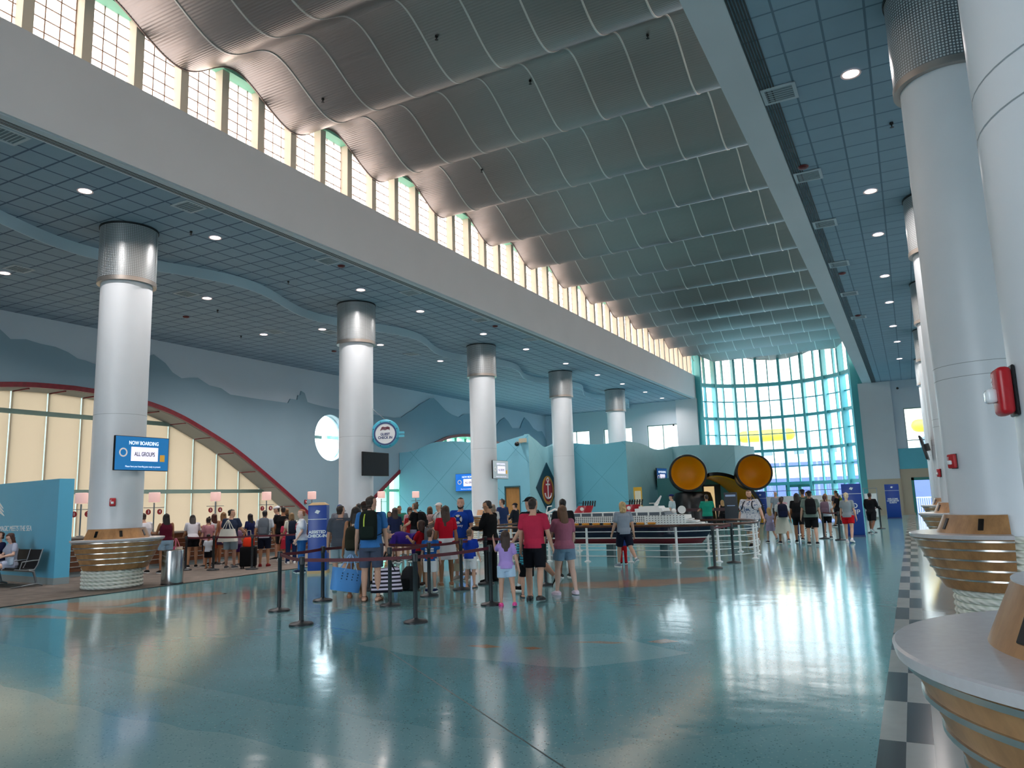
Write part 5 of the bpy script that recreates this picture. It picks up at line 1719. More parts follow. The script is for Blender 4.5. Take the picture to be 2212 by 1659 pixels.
def person(label, x, y, h, rz=0.0, sex='m', skin='fair', top='#888888', tstyle='tee', bottom='#333344', bstyle='shorts', hair=('short', '#2a1d15'), shoes=('sneaker', '#222222'), la=(2, 8, 12), ra=(2, 8, 12), ll=(0, 0), rl=(0, 0), lean=0, hy=0, hp=0, w=1.0, face=False, socks=None, cap=None, group=None, vox=None, glasses=False, blen=None, stance=0.0, sit=None, lanyard=None, sole='#e8e8e6', z=0.0, extra=None):
    near = vox is None
    vox = vox or 0.0095
    s = h / 1.75
    kid = max(0.0, min(1.0, (1.5 - h) / 0.5))
    if x > -16:
        rz = rz + math.degrees(math.atan2(-x, y))     # headings are given against the line of sight from the entrance
    root = thing('person', label, 'person', (x, y, z), math.radians(rz), group)
    Hh = h * (0.131 + 0.036 * kid)
    hipz = h * (0.525 - 0.02 * kid)
    shz = h - Hh - h * (0.052 - 0.012 * kid)
    fem = sex == 'f'
    sw = h * (0.098 if fem else 0.112) * (0.95 if kid else 1) * (0.85 + 0.15 * w)
    hw_ = h * 0.054
    # ---- skeleton
    V = Vector
    def RX(a):
        return Matrix.Rotation(math.radians(a), 3, 'X')
    def RY(a):
        return Matrix.Rotation(math.radians(a), 3, 'Y')
    def RZ(a):
        return Matrix.Rotation(math.radians(a), 3, 'Z')
    T = RX(-lean)
    thigh, shank = hipz - h * 0.285, h * (0.285 - 0.045)
    legs = []
    for sd, L in ((-1, ll), (1, rl)):
        fwd, knee = L[0], L[1]
        out = L[2] if len(L) > 2 else 2
        hj = V((sd * hw_, 0, 0))
        dT = RY(sd * -out) @ (RX(fwd) @ V((0, 0, -1)))
        kn = hj + dT * thigh
        dS = RY(sd * -out * 0.6) @ (RX(fwd - knee) @ V((0, 0, -1)))
        an = kn + dS * shank
        fp = L[3] if len(L) > 3 else max(0.0, knee - fwd - 14) * 1.0
        legs.append([hj, kn, an, fp, sd])
    low = min(l[2].z - h * 0.045 - math.sin(math.radians(l[3])) * 0.1 * h for l in legs)
    hip = V((0, 0, sit if sit is not None else -low))
    for l in legs:
        for i in range(3):
            l[i] = l[i] + hip
    tl = shz - hipz
    def tp(xx, yy, zz):
        return hip + T @ V((xx, yy, zz))
    TX_, TY_, TZ_ = T @ V((1, 0, 0)), T @ V((0, 1, 0)), T @ V((0, 0, 1))
    arms = []
    for sd, A in ((-1, la), (1, ra)):
        sj = tp(sd * sw, 0, tl - h * 0.012)
        fwd, out, bend = A[:3]
        inw = A[3] if len(A) > 3 else 0
        d1 = RY(-sd * out) @ (RX(fwd) @ V((0, 0, -1)))
        if not (len(A) > 4 and A[4]):
            d1 = T @ d1 if lean < 30 else d1
        side = V((sd, 0, 0))
        # forearm bends forward about the elbow, and inward by inw
        ax = V((1, 0, 0))
        d2 = Matrix.Rotation(math.radians(bend), 3, ax) @ d1
        d2 = (Matrix.Rotation(math.radians(sd * inw), 3, V((0, 0, 1))) @ d2).normalized()
        el = sj + d1 * h * 0.168
        wr = el + d2 * h * 0.145
        arms.append((sj, el, wr, d1, d2, sd))
    HM = T.to_4x4() if lean < 50 else RX(-lean * 0.6).to_4x4()
    HR = HM.to_3x3() @ RZ(hy) @ RX(-hp)
    neck = tp(0, h * 0.004, tl + h * 0.012)
    chin = neck + TZ_ * (h * 0.030) + (HR @ V((0, Hh * 0.12, 0)))
    hd, hwid = Hh * 0.43, Hh * 0.335
    hx, hyv, hz_ = HR @ V((1, 0, 0)), HR @ V((0, 1, 0)), HR @ V((0, 0, 1))
    base = neck + TZ_ * h * 0.026
    # ---- body
    b = MB()
    wf = 0.72 + 0.28 * w
    tors = [(-.2, .088, .068, 0), (-.08, .1 if fem else .096, .072, -.004), (.06, .1 if fem else .094, .07, -.004), (.25, .076 if fem else .086, .058, .002), (.45, .08 if fem else .09, .062, .004), (.68, .086 if fem else .1, .068, .004), (.86, .086 if fem else .1, .058, 0), (.97, .066 if fem else .074, .042, -.003), (1.04, .036, .036, -.002)]
    def trings(off=0.0, lo=-1, hi=9, flare=0.0):
        rr = []
        for t, rx, ry, yo in tors:
            if lo <= t <= hi:
                ww = w if t < 0.8 else wf
                rr.append(oval(tp(0, yo * h, t * tl), TX_, TY_, rx * h * ww + off + flare * max(0, 0.25 - t), ry * h * ww + off + flare * max(0, 0.25 - t)))
        return rr
    b.rings(trings())
    nr = h * 0.029 * (0.9 if fem else 1.08)
    b.limb([tp(0, 0, tl * 0.95), base + HR @ V((0, Hh * 0.02, Hh * 0.25))], [nr * 1.15, nr])
    # head
    hr = []
    for t, a, c, yo in HEADP:
        hr.append(oval(base + hz_ * (Hh * t) + hyv * (hd * (yo + 0.08)), hx, hyv, hwid * a, hd * c, 20, 2.1))
    b.rings(hr)
    def hp_(px_, py_, pz_):
        return base + hx * (px_ * hwid) + hyv * (hd * (py_ + 0.08)) + hz_ * (Hh * pz_)
    b.limb([hp_(0, .86, .55), hp_(0, 1.02, .36)], [Hh * .034, Hh * .052], 8)
    b.limb([hp_(-.14, .84, .345), hp_(.14, .84, .345)], [Hh * .04, Hh * .04], 8)
    b.limb([hp_(-.4, .86, .59), hp_(.4, .86, .59)], [Hh * .035, Hh * .035], 8)
    b.limb([hp_(-.2, .72, .2), hp_(0, .8, .2), hp_(.2, .72, .2)], [Hh * .035, Hh * .05, Hh * .035], 8)
    b.ell(hp_(0, .6, .05), Hh * .11, Hh * .1, Hh * .07)
    for sd in (-1, 1):
        b.ell(hp_(sd * 1.0, -.05, .45), Hh * .035, Hh * .075, Hh * .125, 10, 7)
    # arms and hands
    hands = []
    for sj, el, wr, d1, d2, sd in arms:
        ax_ = [0.029, 0.031, 0.026, 0.0225] if not fem else [0.025, 0.027, 0.022, 0.0195]
        k = h * (0.8 + 0.2 * w)
        b.limb([sj - d1 * 0.01, sj + d1 * h * 0.045, sj + d1 * h * 0.11, el], [q * k for q in ax_])
        b.limb([el, el + d2 * h * 0.04, el + d2 * h * 0.1, wr], [k * .0225, k * .024, k * .019, k * .0155])
        fw = V((0, 1, 0)) - d2 * d2.y
        if fw.length < 0.3:
            fw = V((0, 0, 1)) - d2 * d2.z
        fw.normalize()
        pn = d2.cross(fw) * sd
        pn.normalize()
        if pn.dot(V((-sd, 0, 0))) < 0:
            pn = -pn
        pl = h * 0.054
        mb_r = []
        for q, rx, ry in ((-.1, .0145, .0125), (.25, .02, .0125), (.7, .0235, .012), (1.0, .0225, .0105)):
            mb_r.append(oval(wr + d2 * pl * q, fw, pn, rx * h, ry * h, 12, 2.5))
        b.rings(mb_r)
        fl = (0.036, 0.043, 0.04, 0.031)
        for i in range(4):
            o = fw * (h * (0.0165 - 0.011 * i))
            p0 = wr + d2 * pl * 0.95 + o
            L_ = fl[i] * h
            p1 = p0 + (d2 * 0.95 + pn * 0.25).normalized() * L_ * 0.5
            p2 = p1 + (d2 * 0.75 + pn * (0.6 + 0.08 * i)).normalized() * L_ * 0.5
            b.limb([p0, p1, p2], [h * .0055, h * .0052, h * .0045], 8)
        t0_ = wr + d2 * pl * 0.3 + fw * h * 0.016
        b.limb([t0_, t0_ + (d2 * .6 + fw * .75 + pn * .25).normalized() * h * .02, t0_ + (d2 * .85 + fw * .85 + pn * .5).normalized() * h * .037], [h * .0072, h * .0065, h * .0052], 8)
        hands.append(wr + d2 * pl * 1.0 + pn * h * 0.012)
    # legs and feet
    feet = []
    for hj, kn, an, fp, sd in legs:
        k = h * (0.75 + 0.25 * w)
        up = (hj - kn).normalized()
        b.limb([hj + up * 0.01 * h, hj - up * thigh * 0.35, hj - up * thigh * 0.75, kn], [k * .052, k * .05, k * .039, k * .032])
        dn = (an - kn).normalized()
        bk = V((0, -1, 0)) * h * 0.006
        b.limb([kn, kn + dn * shank * .28 + bk, kn + dn * shank * .65 + bk * .6, an], [k * .031, k * .0335, k * .025, k * .0195])
        yaw = RZ(-sd * 8)
        FM = yaw @ RX(-fp)
        fx_, fy_, fz_ = FM @ V((1, 0, 0)), FM @ V((0, 1, 0)), FM @ V((0, 0, 1))
        sole0 = an - fz_ * h * 0.045
        feet.append((an, sole0, fx_, fy_, fz_, sd))
        def footr(g, zlo, zhi, e=2.4):
            rr = []
            for q, wx, zt in ((-.055, .018, .032), (-.035, .024, .042), (0.0, .025, .05), (.03, .0255, .042), (.06, .028, .032), (.09, .026, .024), (.103, .016, .018)):
                zt = zt * zhi
                c = sole0 + fy_ * (q * h) * (1 + g * .05) + fz_ * ((zlo * h + zt * h) / 2)
                rr.append(oval(c, fx_, fz_, wx * h * (1 + g * .12), (zt * h - zlo * h) / 2 + 0.001, 12, e))
            return rr
        b.rings(footr(0, 0.006, 0.95))
        b.limb([an, sole0 + fz_ * h * .022 + fy_ * h * .015], [k * .0195, h * .02])
        st, scol = shoes
        if st != 'none':
            m_ = cloth(scol) if st in ('sneaker', 'boot') else mat('shoe_' + scol.strip('#'), scol, 0.5)
            if st in ('sneaker', 'clog', 'boot'):
                sm = MB()
                sm.rings(footr(1.3, 0.004, 1.14 if st != 'clog' else 1.0))
                so = soft(sm, 'shoe', m_, root, vox, 2)
                sl = MB()
                sl.rings([oval(sole0 + fy_ * h * .024 + fz_ * (zz * h), fx_, fy_, .032 * h, .087 * h, 20, 2.6) for zz in (0.0, 0.013)])
                sl.build('sole', cloth(sole) if st == 'sneaker' else m_, so)
            else:
                sl = MB()
                sl.rings([oval(sole0 + fy_ * h * .024 + fz_ * (zz * h), fx_, fy_, .029 * h, .083 * h, 20, 2.5) for zz in (0.0, 0.01)])
                for q in ((.03, .062) if st == 'sandal' else (.055,)):
                    sl.tube([sole0 + fy_ * q * h + fx_ * (h * .029 * math.cos(a)) + fz_ * (h * (.012 + .034 * math.sin(a))) for a in [PI * i / 8 for i in range(9)]], h * .004, 6)
                if st == 'sandal':
                    sl.tube([an + (fx_ * math.cos(a) + fy_ * math.sin(a)) * k * .0215 for a in [2 * PI * i / 12 for i in range(13)]], h * .0035, 6)
                sl.build('sandal', m_, root, smooth=60)
        if socks:
            sm = MB()
            sm.limb([an - dn * h * .03, an + dn * h * .01], [k * .0225, k * .0225])
            soft(sm, 'sock', cloth(socks), root, vox, 1)
    body = soft(b, 'body', SK[skin], root, vox if near else vox, 3)
    # ---- face
    if face:
        for sd in (-1, 1):
            MB().ell(hp_(sd * .42, .84, .52), Hh * .05, Hh * .025, Hh * .026, 10, 6).build('eye', M_eyew, root, smooth=80)
            MB().limb([hp_(sd * .22, .93, .615), hp_(sd * .62, .8, .61)], [Hh * .014, Hh * .011], 6).build('eyebrow', haircol(hair[1] if hair[0] != 'bald' else '#5a4030'), root, smooth=80)
        MB().limb([hp_(-.2, .85, .2), hp_(0, .93, .2), hp_(.2, .85, .2)], [Hh * .014, Hh * .022, Hh * .014], 8).build('mouth', M_lip, root, smooth=80)
    if glasses:
        g = MB()
        for sd in (-1, 1):
            g.tube([hp_(sd * .44, 1.02, .5) + hx * (Hh * .11 * math.cos(a)) + hz_ * (Hh * .085 * math.sin(a)) for a in [2 * PI * i / 14 for i in range(15)]], Hh * .014, 6)
            g.tube([hp_(sd * .74, .98, .52), hp_(sd * 1.04, .0, .5)], Hh * .014, 6)
        g.tube([hp_(-.12, 1.04, .52), hp_(.12, 1.04, .52)], Hh * .012, 6)
        g.build('glasses', M_black, root, smooth=60)
    # ---- hair
    hs, hc = hair
    if hs != 'bald':
        hm = MB()
        rr = []
        th = {'buzz': 1.03, 'short': 1.09}.get(hs, 1.12)
        for t, a, c, yo in [(.2, .7, .8, -.16), (.3, .85, .95, -.12)] + [q for q in HEADP[4:]] + [(1.05, .1, .12, -.1)]:
            ring = []
            c0 = base + hz_ * (Hh * (t if t < .9 else t + .02)) + hyv * (hd * (yo + 0.08))
            for j in range(20):
                an_ = 2 * PI * j / 20
                fr = math.sin(an_)
                k = th
                lim = -0.05 if hs in ('buzz', 'short') else 0.28
                if t < .80 and fr > lim:
                    k = 0.84
                if t < .45 and hs in ('buzz', 'short') and fr > -.55:
                    k = 0.82
                ring.append(tuple(c0 + hx * (hwid * a * k * math.cos(an_)) + hyv * (hd * c * k * fr)))
            rr.append(ring)
        hm.rings(rr)
        if hs in ('long', 'mid', 'curly', 'pony', 'bun'):
            ln = {'long': 2.1, 'mid': 1.15, 'curly': 1.25}.get(hs, 0)
            if blen:
                ln = blen
            if ln:
                back = []
                for i in range(7):
                    q = i / 6
                    wdt = (1.06 + 0.15 * math.sin(q * 2.6)) * hwid * (1 - .1 * max(0, q - .7) / .3)
                    c0 = base + hz_ * (Hh * .62) * (1 - min(1, q * 2)) - hyv * hd * .35 * (1 - q)
                    tgt = tp(0, -h * .055 * (1 if ln > 1.3 else .7), tl + h * .02 - ln * Hh * .55) if ln > 1.3 else base - hz_ * Hh * (ln - .95) - hyv * hd * .35
                    p = (base + hz_ * Hh * .6 - hyv * hd * .3).lerp(tgt, q)
                    back.append(oval(p, hx, hyv, wdt, hd * (.62 - .28 * q), 16))
                hm.rings(back)
                for sd in (-1, 1):
                    hm.limb([hp_(sd * .92, .1, .75), hp_(sd * 1.08, .1, .4), base + hx * sd * hwid * 1.0 - hz_ * Hh * (.15 if ln < 1.3 else .3) + hyv * hd * .0], [Hh * .09, Hh * .1, Hh * .09])
            if hs == 'pony':
                hm.limb([hp_(0, -1.0, .7), hp_(0, -1.35, .5), hp_(0, -1.2, -.1), hp_(0, -1.0, -.6)], [Hh * .09, Hh * .13, Hh * .13, Hh * .06])
            if hs == 'bun':
                hm.ell(hp_(0, -.75, 1.05), Hh * .17, Hh * .17, Hh * .15)
            if hs == 'curly':
                rr_ = random.Random(int(x * 100))
                for i in range(70):
                    an_ = rr_.uniform(0, 2 * PI)
                    t = rr_.uniform(-.15, 1.0)
                    if math.sin(an_) > .35 and t < .75:
                        continue
                    rad = math.sin(min(1, max(.25, (1.08 - t))) * PI / 2)
                    hm.ell(hp_(1.12 * math.cos(an_) * rad, 1.05 * math.sin(an_) * rad - .1, t), Hh * .1, Hh * .1, Hh * .1, 8, 5)
        soft(hm, 'hair', haircol(hc), root, max(vox, .011), 3)
    if cap:
        cm = MB()
        rr = []
        for t, a, c, yo in [(.66, 1.0, 1.04, -.06), (.76, .98, 1.04, -.08), (.88, .86, .92, -.09), (.97, .62, .68, -.09), (1.04, .24, .28, -.09)]:
            rr.append(oval(base + hz_ * (Hh * (t + .02)) + hyv * (hd * (yo + .08)), hx, hyv, hwid * a * 1.16, hd * c * 1.14, 20, 2.1))
        cm.rings(rr)
        fwd = -1 if len(cap) > 1 and cap[1] == 'back' else 1
        br = []
        for i in range(9):
            a = PI * (i / 8)
            p = base + hz_ * (Hh * .69) + hx * (hwid * 1.02 * math.cos(a)) + hyv * (hd * (fwd * (.55 + 1.25 * math.sin(a) ** .8)))
            q = base + hz_ * (Hh * .72) + hx * (hwid * 1.0 * math.cos(a)) + hyv * (hd * fwd * .5)
            br.append([tuple(p), tuple(p + hz_ * .012), tuple(q + hz_ * .014), tuple(q)])
        cm.rings(br)
        soft(cm, 'cap', cloth(cap[0]), root, max(vox, .01), 2)
    # ---- clothes
    cw_ = 0.016 * s + 0.004
    if tstyle == 'dress':
        sm = MB()
        sm.rings(trings(cw_, .1, 1.0))
        for sj, el, wr, d1, d2, sd in arms:
            sm.limb([tp(sd * sw * .55, 0, tl * .93), sj, sj + d1 * h * .05], [h * .032, h * .036, h * .038])
        soft(sm, 'top', cloth(top), root, max(vox, .01), 3)
    elif top:
        sm = MB()
        hem = {'tank': -.02, 'crop': .12, 'tucked': .05}.get(tstyle, -.1)
        sm.rings(trings(cw_, hem, 1.0, flare=.02 * s) + ([oval(tp(0, -.002 * h, 1.015 * tl), TX_, TY_, .044 * h, .038 * h)] if tstyle != 'tank' else []))
        fr_ = {'tee': .095, 'polo': .1, 'long': .165, 'blouse': .1, 'tucked': .095, 'crop': .09}.get(tstyle, 0)
        for sj, el, wr, d1, d2, sd in arms:
            k = h * (0.8 + 0.2 * w)
            if fr_:
                sm.limb([tp(sd * nr * 1.05, -h * .002, tl * 1.0), tp(sd * sw * .55, 0, tl * .985), sj], [h * .021, h * .027, k * .033 + .004])
                sm.ell(sj, k * .032 + .004, k * .032 + .004, k * .032 + .004, 12, 7)
                pts = [tp(sd * sw * .6, 0, tl * .93), sj, sj + d1 * h * min(fr_, .1)]
                rad = [h * .032, k * .033 + .004, k * (.034 if fem else .038) + .006]
                if tstyle == 'long':
                    pts += [el, el + d2 * h * .07, wr - d2 * h * .005]
                    rad += [k * .03, k * .028, k * .023]
                sm.limb(pts, rad)
            else:
                sm.limb([tp(sd * sw * .4, 0, tl * .9), tp(sd * sw * .5, 0, tl * .97)], [h * .03, h * .026])
        tt = soft(sm, 'top', cloth(top), root, max(vox, .01), 3)
        if tstyle in ('polo', 'blouse'):
            cl = MB()
            cl.rings([oval(neck + TZ_ * zz, TX_, TY_, rr_, rr_ * 1.02, 18) for zz, rr_ in ((-.006 * h, nr * 1.5), (.012 * h, nr * 1.28), (.012 * h, nr * 1.12), (-.006 * h, nr * 1.2))], caps=False)
            cl.build('collar', cloth(top), root, smooth=60)
    if bstyle in ('shorts', 'pants', 'short_shorts', 'bike'):
        sm = MB()
        ol = cw_ * (.55 if top and tstyle != 'tucked' else .9)
        sm.rings(trings(ol, -.25, .07, flare=.01))
        fr_ = {'shorts': .88, 'pants': 1, 'short_shorts': .62, 'bike': .72}[bstyle]
        for hj, kn, an, fp, sd in legs:
            k = h * (0.75 + 0.25 * w)
            up = (hj - kn).normalized()
            if bstyle == 'pants':
                dn = (an - kn).normalized()
                sm.limb([hj, hj - up * thigh * .4, kn, kn + dn * shank * .5, an + dn * h * .012], [k * .06, k * .058, k * .046, k * .042, k * .042])
            else:
                fl = {'shorts': 1.14, 'short_shorts': 1.22, 'bike': 1.0}[bstyle]
                e_ = hj - up * thigh * fr_
                # straight cut hem
                d_ = (e_ - hj).normalized()
                a_ = d_.cross(V((0, 1, 0))).normalized()
                c_ = a_.cross(d_).normalized()
                rr = []
                for q in (-.06, .2, .5, .8, 1.0):
                    p = hj + (e_ - hj) * q
                    bs = k * (.054 - .012 * fr_ * q)
                    rr.append(oval(p, a_, c_, bs * fl + .006, bs * (fl + .06) + .006, 16))
                sm.rings(rr)
        soft(sm, bstyle.replace('short_shorts', 'shorts').replace('bike', 'shorts'), cloth(bottom), root, max(vox, .01), 2)
    elif bstyle in ('skirt', 'dress'):
        sm = MB()
        ln = blen and 0 or (.3 if bstyle == 'skirt' else .42)
        ln = extra.get('skirt', .28) if extra else .22
        fl = extra.get('flare', 1.35) if extra else 1.3
        rr = []
        for q in (0, .15, .4, .7, 1.0):
            p = hip + T @ V((0, 0, tl * .2 * (1 - q))) - V((0, 0, 1)) * (ln * h * q)
            wv_ = 1 + (fl - 1) * q
            ring = []
            for j in range(40):
                a = 2 * PI * j / 40
                pl_ = 1 + .035 * q * math.cos(9 * a)
                rx, ry = (.094 * h * w + cw_) * wv_ * pl_, (.075 * h * w + cw_) * wv_ * pl_
                ring.append((p.x + rx * math.cos(a), p.y + ry * math.sin(a), p.z))
            rr.append(ring)
        sm.rings(rr)
        sm.build('skirt', cloth(bottom), root, smooth=60)
    if lanyard:
        g = MB()
        g.tube([tp(-nr * 1.3, -.0, tl * 1.0), tp(-h * .045, h * .064 * w + cw_, tl * .8), tp(0, h * .078 * w + cw_, tl * .5), tp(h * .045, h * .064 * w + cw_, tl * .8), tp(nr * 1.3, 0, tl * 1.0)], .008, 6)
        g.build('lanyard', cloth(lanyard), root, smooth=60)
    J = dict(root=root, hands=hands, chest=tp(0, -h * .068 * w - cw_, tl * .62), T=T, h=h, tp=tp, tl=tl, w=w, cw=cw_, head=base, hp=hp_, Hh=Hh, rz=math.radians(rz), arms=arms)
    J['W'] = Matrix.Translation((x, y, z)) @ Matrix.Rotation(math.radians(rz), 4, 'Z')
    return J

def backpack(J, label, col, pocket=None, hgt=.48, wid=.31, dep=.17, stripe=None, strap='#15181c', dz=0.0, handle=None):
    """worn pack: stands on its own as a thing"""
    s = J['h'] / 1.75
    p = J['chest']
    M = J['W'] @ Matrix.Translation(p) @ J['T'].to_4x4()
    t = thing('backpack', label, 'backpack', M.to_translation(), 0)
    t.rotation_euler = M.to_euler()
    z0 = dz
    b = MB()
    rr = []
    for q, wx, dy in ((-.5, .8, .75), (-.46, .95, .95), (-.2, 1.0, 1.05), (.1, 1, .98), (.32, .94, .82), (.44, .8, .62), (.5, .5, .35)):
        c = Vector((0, -dep * dy / 2 - .004, z0 + q * hgt))
        rr.append(oval(c, Vector((1, 0, 0)), Vector((0, 1, 0)), wid / 2 * wx, dep / 2 * dy, 24, 3.4))
    b.rings(rr)
    b.build('pack_body', cloth(col), t, smooth=50)
    pk = MB()
    pk.rings([oval(Vector((0, -dep - .012, z0 - hgt * .12 + zz)), Vector((1, 0, 0)), Vector((0, 1, 0)), wid * .38 * k, .035 * k, 20, 3) for zz, k in ((-.3 * hgt, .8), (-.26 * hgt, 1), (0, 1), (.08 * hgt, .85))])
    pk.build('front_pocket', cloth(pocket or col), t, smooth=50)
    h, w = J['h'], J['w']
    for sd in (-1, 1):
        st = MB()
        xx = sd * h * .062
        yb, yf = .0, h * .15 * w * .95 + J['cw'] * 2 + .02
        zt = (1 - .62) * J['tl'] + .012
        pts = [(xx, -.01, z0 + hgt * .35), (xx, yb + .01, zt * .92), (xx, h * .07, zt + h * .008), (xx * 1.15, yf * .92, zt - h * .05), (xx * 1.5, yf, zt - h * .14), (sd * h * .105 * w, yf * .55, z0 - hgt * .28), (sd * wid * .46, -.01, z0 - hgt * .36)]
        pp = crom(pts, 4)
        st.rings([[(q.x - .018, q.y, q.z), (q.x, q.y + .004, q.z + .005), (q.x + .018, q.y, q.z), (q.x, q.y - .004, q.z - .004)] for q in pp])
        st.build('shoulder_strap', cloth(strap), t, smooth=60)
    MB().tube([(-.04, -.03, z0 + hgt * .48), (-.035, -.03, z0 + hgt * .57), (.035, -.03, z0 + hgt * .57), (.04, -.03, z0 + hgt * .48)], .009, 6).build('top_handle', cloth(handle or strap), t, smooth=60)
    if stripe:
        pts = crom([(-.05, -dep * .72, z0 + hgt * .38), (-.055, -dep * 1.02, z0 + hgt * .2), (-.055, -dep * 1.11, z0 - .05), (-.055, -dep * 1.1, z0 - hgt * .4)], 6)
        MB().rings([[(q.x - .009, q.y - .012, q.z), (q.x + .009, q.y - .012, q.z), (q.x + .009, q.y + .012, q.z), (q.x - .009, q.y + .012, q.z)] for q in pts]).build('bright_stripe', mat('stripe_' + stripe.strip('#'), stripe, 0.5), t)
    return t

def tote(label, pos, w, d, h, m, rz=0.0, drop=.25, strapm=None, flare=1.2, name='tote_bag', hinge=None, dots=False, tilt=0.0, basem=None):
    """open topped bag hanging below pos (its handles meet there)"""
    t = thing(name, label, 'bag', pos, rz)
    t.rotation_euler = (0, tilt, rz)
    b = MB()
    zt = -drop
    rr = []
    for q, k in ((1.0, 1.0), (.97, 1.03), (.5, (1 + flare) / 2), (0.0, flare), (0.0, flare - .06), (.94, .95)):
        z = zt - h * q
        kx = k
        rr.append(oval(Vector((0, 0, z)), Vector((1, 0, 0)), Vector((0, 1, 0)), w / 2 * kx, d / 2 * kx, 28, 5))
    b.rings(rr)
    b.build('bag_body', m, t, smooth=40)
    for sd in (-1, 1):
        y = sd * d * .5 * flare * .9
        MB().tube(crom([(-w * .28, y, zt - .06), (-w * .2, y, zt + .02), (-.02, y * .3, -.01), (.02, y * .3, -.01), (w * .2, y, zt + .02), (w * .28, y, zt - .06)], 4), .011, 6).build('handle', strapm or m, t, smooth=60)
    if basem:
        b = MB()
        b.rings([oval(Vector((0, 0, zt - h * q)), Vector((1, 0, 0)), Vector((0, 1, 0)), w / 2 * 1.02, d / 2 * 1.04, 28, 5) for q in (1.005, .93)])
        b.build('bag_base', basem, t, smooth=40)
    if dots:
        b = MB()
        for i in range(4):
            for j in range(4):
                b.lathe([(0, 0), (.012, 0), (.012, .006), (0, .006)], 10, M=face_M((-w * .3 + w * .2 * i, -d / 2 * flare * (.985 - .04 * j), zt - h * .22 - h * .12 * j), (0, -1, 0)))
        b.build('holes', mat('hole_shadow', '#26486f', 0.8), t)
    return t

def wpos(J, v):
    return tuple(J['W'] @ Vector(v))

QG = None
FAR = .013
M_denim = mat('light_denim', '#86a3b8', 0.9, noise=0.18, nscale=9, bump=0.3, bscale=50)
M_denimd = mat('faded_denim', '#6f8ea6', 0.9, noise=0.2, nscale=9, bump=0.3, bscale=50)
M_turq = stripes_mat('turquoise_striped_cotton', '#1d4f66', '#3fb2c4', .045, .55)
M_haw = blotch_mat('blue_print_shirt', '#c9cbd2', '#4f6489', 16, .58)
M_camo = blotch_mat('muted_print', '#5d6672', '#2c343f', 14, .5)

# front of the queue
J = person('tall man in blue t-shirt and grey shorts wearing a dark backpack with a neon stripe', -8.75, 11.0, 1.88, -12, 'm', 'fair', '#3d78b8', 'tee', '#4d566a', 'shorts', ('short', '#2f2119'), ('sandal', '#6a4a36'), (4, 8, 12), (4, 6, 8), (0, 0), (0, 0), hy=-38, w=1.02, glasses=False)
backpack(J, 'dark green backpack with a neon yellow stripe on the tall man in blue', '#18211f', '#1c2824', .52, .32, .19, '#c9e04a', dz=.02)
hr_ = wpos(J, J['hands'][1])
M_btot = stripes_mat('black_white_stripes', '#ded3e6', '#171226', .068, .5, 'z')
tb = tote('black and white striped tote bag hanging from the tall man\'s right hand', hr_, .56, .24, .42, M_btot, math.radians(38), .27, cloth('#14131f'), .8, basem=cloth('#14131f'))
MB().ell((-.02, -.1, -.2), .022, .012, .028, 10, 6).build('charm', mat('gold_charm', '#c6a468', 0.3, 0.7), tb, smooth=60)
J = person('woman with long dark hair, olive backpack and light denim shorts in the queue', -9.35, 11.3, 1.7, -8, 'f', 'tan', '#b58c70', 'tank', M_denim, 'short_shorts', ('long', '#1c1311'), ('sandal', '#8a5f45'), (4, 9, 12), (6, 11, 10), (0, 0), (-4, 0), blen=2.3)
backpack(J, 'olive green backpack with white top handle on the woman with long dark hair', '#2a2a20', '#2f2f24', .44, .33, .2, None, dz=-.1, handle='#e3e3dc', strap='#26261d')
tote('large sky blue rubber tote bag with punched holes beside the tall man', (-9.2, 10.98, .8), .5, .24, .4, mat('sky_blue_rubber', '#5aa0e6', 0.45), math.radians(62), .24, mat('pale_blue_strap', '#9cc3ee', 0.5), 1.14, dots=True, tilt=.2)
person('person with dark hair in grey polo shirt, red neck strap and pale shorts', -10.7, 12.43, 1.73, -15, 'm', 'fair', '#4a505a', 'polo', '#8fa3ab', 'shorts', ('short', '#241812'), ('sneaker', '#15171b'), (0, 10, 20), (2, 8, 14), hy=-20, glasses=True, lanyard='#a32033', socks='#d9dcda', w=1.05)
person('person with dark cap-like hair hidden behind the long haired woman', -10.6, 13.1, 1.8, -5, 'm', 'tan', '#3a4450', 'tee', '#2c3440', 'shorts', ('short', '#271a14'), ('sneaker', '#222226'), cap=('#3a2620',), vox=FAR)
J = person('staff woman in white blouse, blue trousers and red lanyard beside the blue pillar', -14.5, 15.3, 1.66, 100, 'f', 'pale', '#e9edf2', 'blouse', '#2c64a0', 'pants', ('short', '#a2623c'), ('sneaker', '#1b2a44'), (6, 10, 30), (0, 9, 16), hy=-8, face=True, lanyard='#9c1f35', w=1.12)
MB().rbox(-.04, .04, -.005, .005, -.06, .06, .004, 1, Matrix.Translation(J['tp'](-.03, .15, .1))).build('name_badge', cloth('#dfe3ea'), J['root'])
person('grey haired person in purple bent right over beside the barrier', -9.85, 13.95, 1.7, 88, 'f', 'fair', '#3a2580', 'tee', '#2b1d63', 'pants', ('short', '#8d867c'), ('sneaker', '#22222a'), (10, 6, 12), (25, 6, 20), lean=78, w=1.15, hp=10)
J = person('tanned woman in red top and white pleated skirt with long brown hair', -8.7, 13.4, 1.66, 12, 'f', 'tan', '#c0142a', 'tee', '#e6e9ec', 'skirt', ('long', '#3f2a1e'), ('sandal', '#d8c7ae'), (6, 8, 20), (-4, 9, 10), (0, 0), (4, 6), hy=8, blen=1.5, extra={'skirt': .2, 'flare': 1.42})
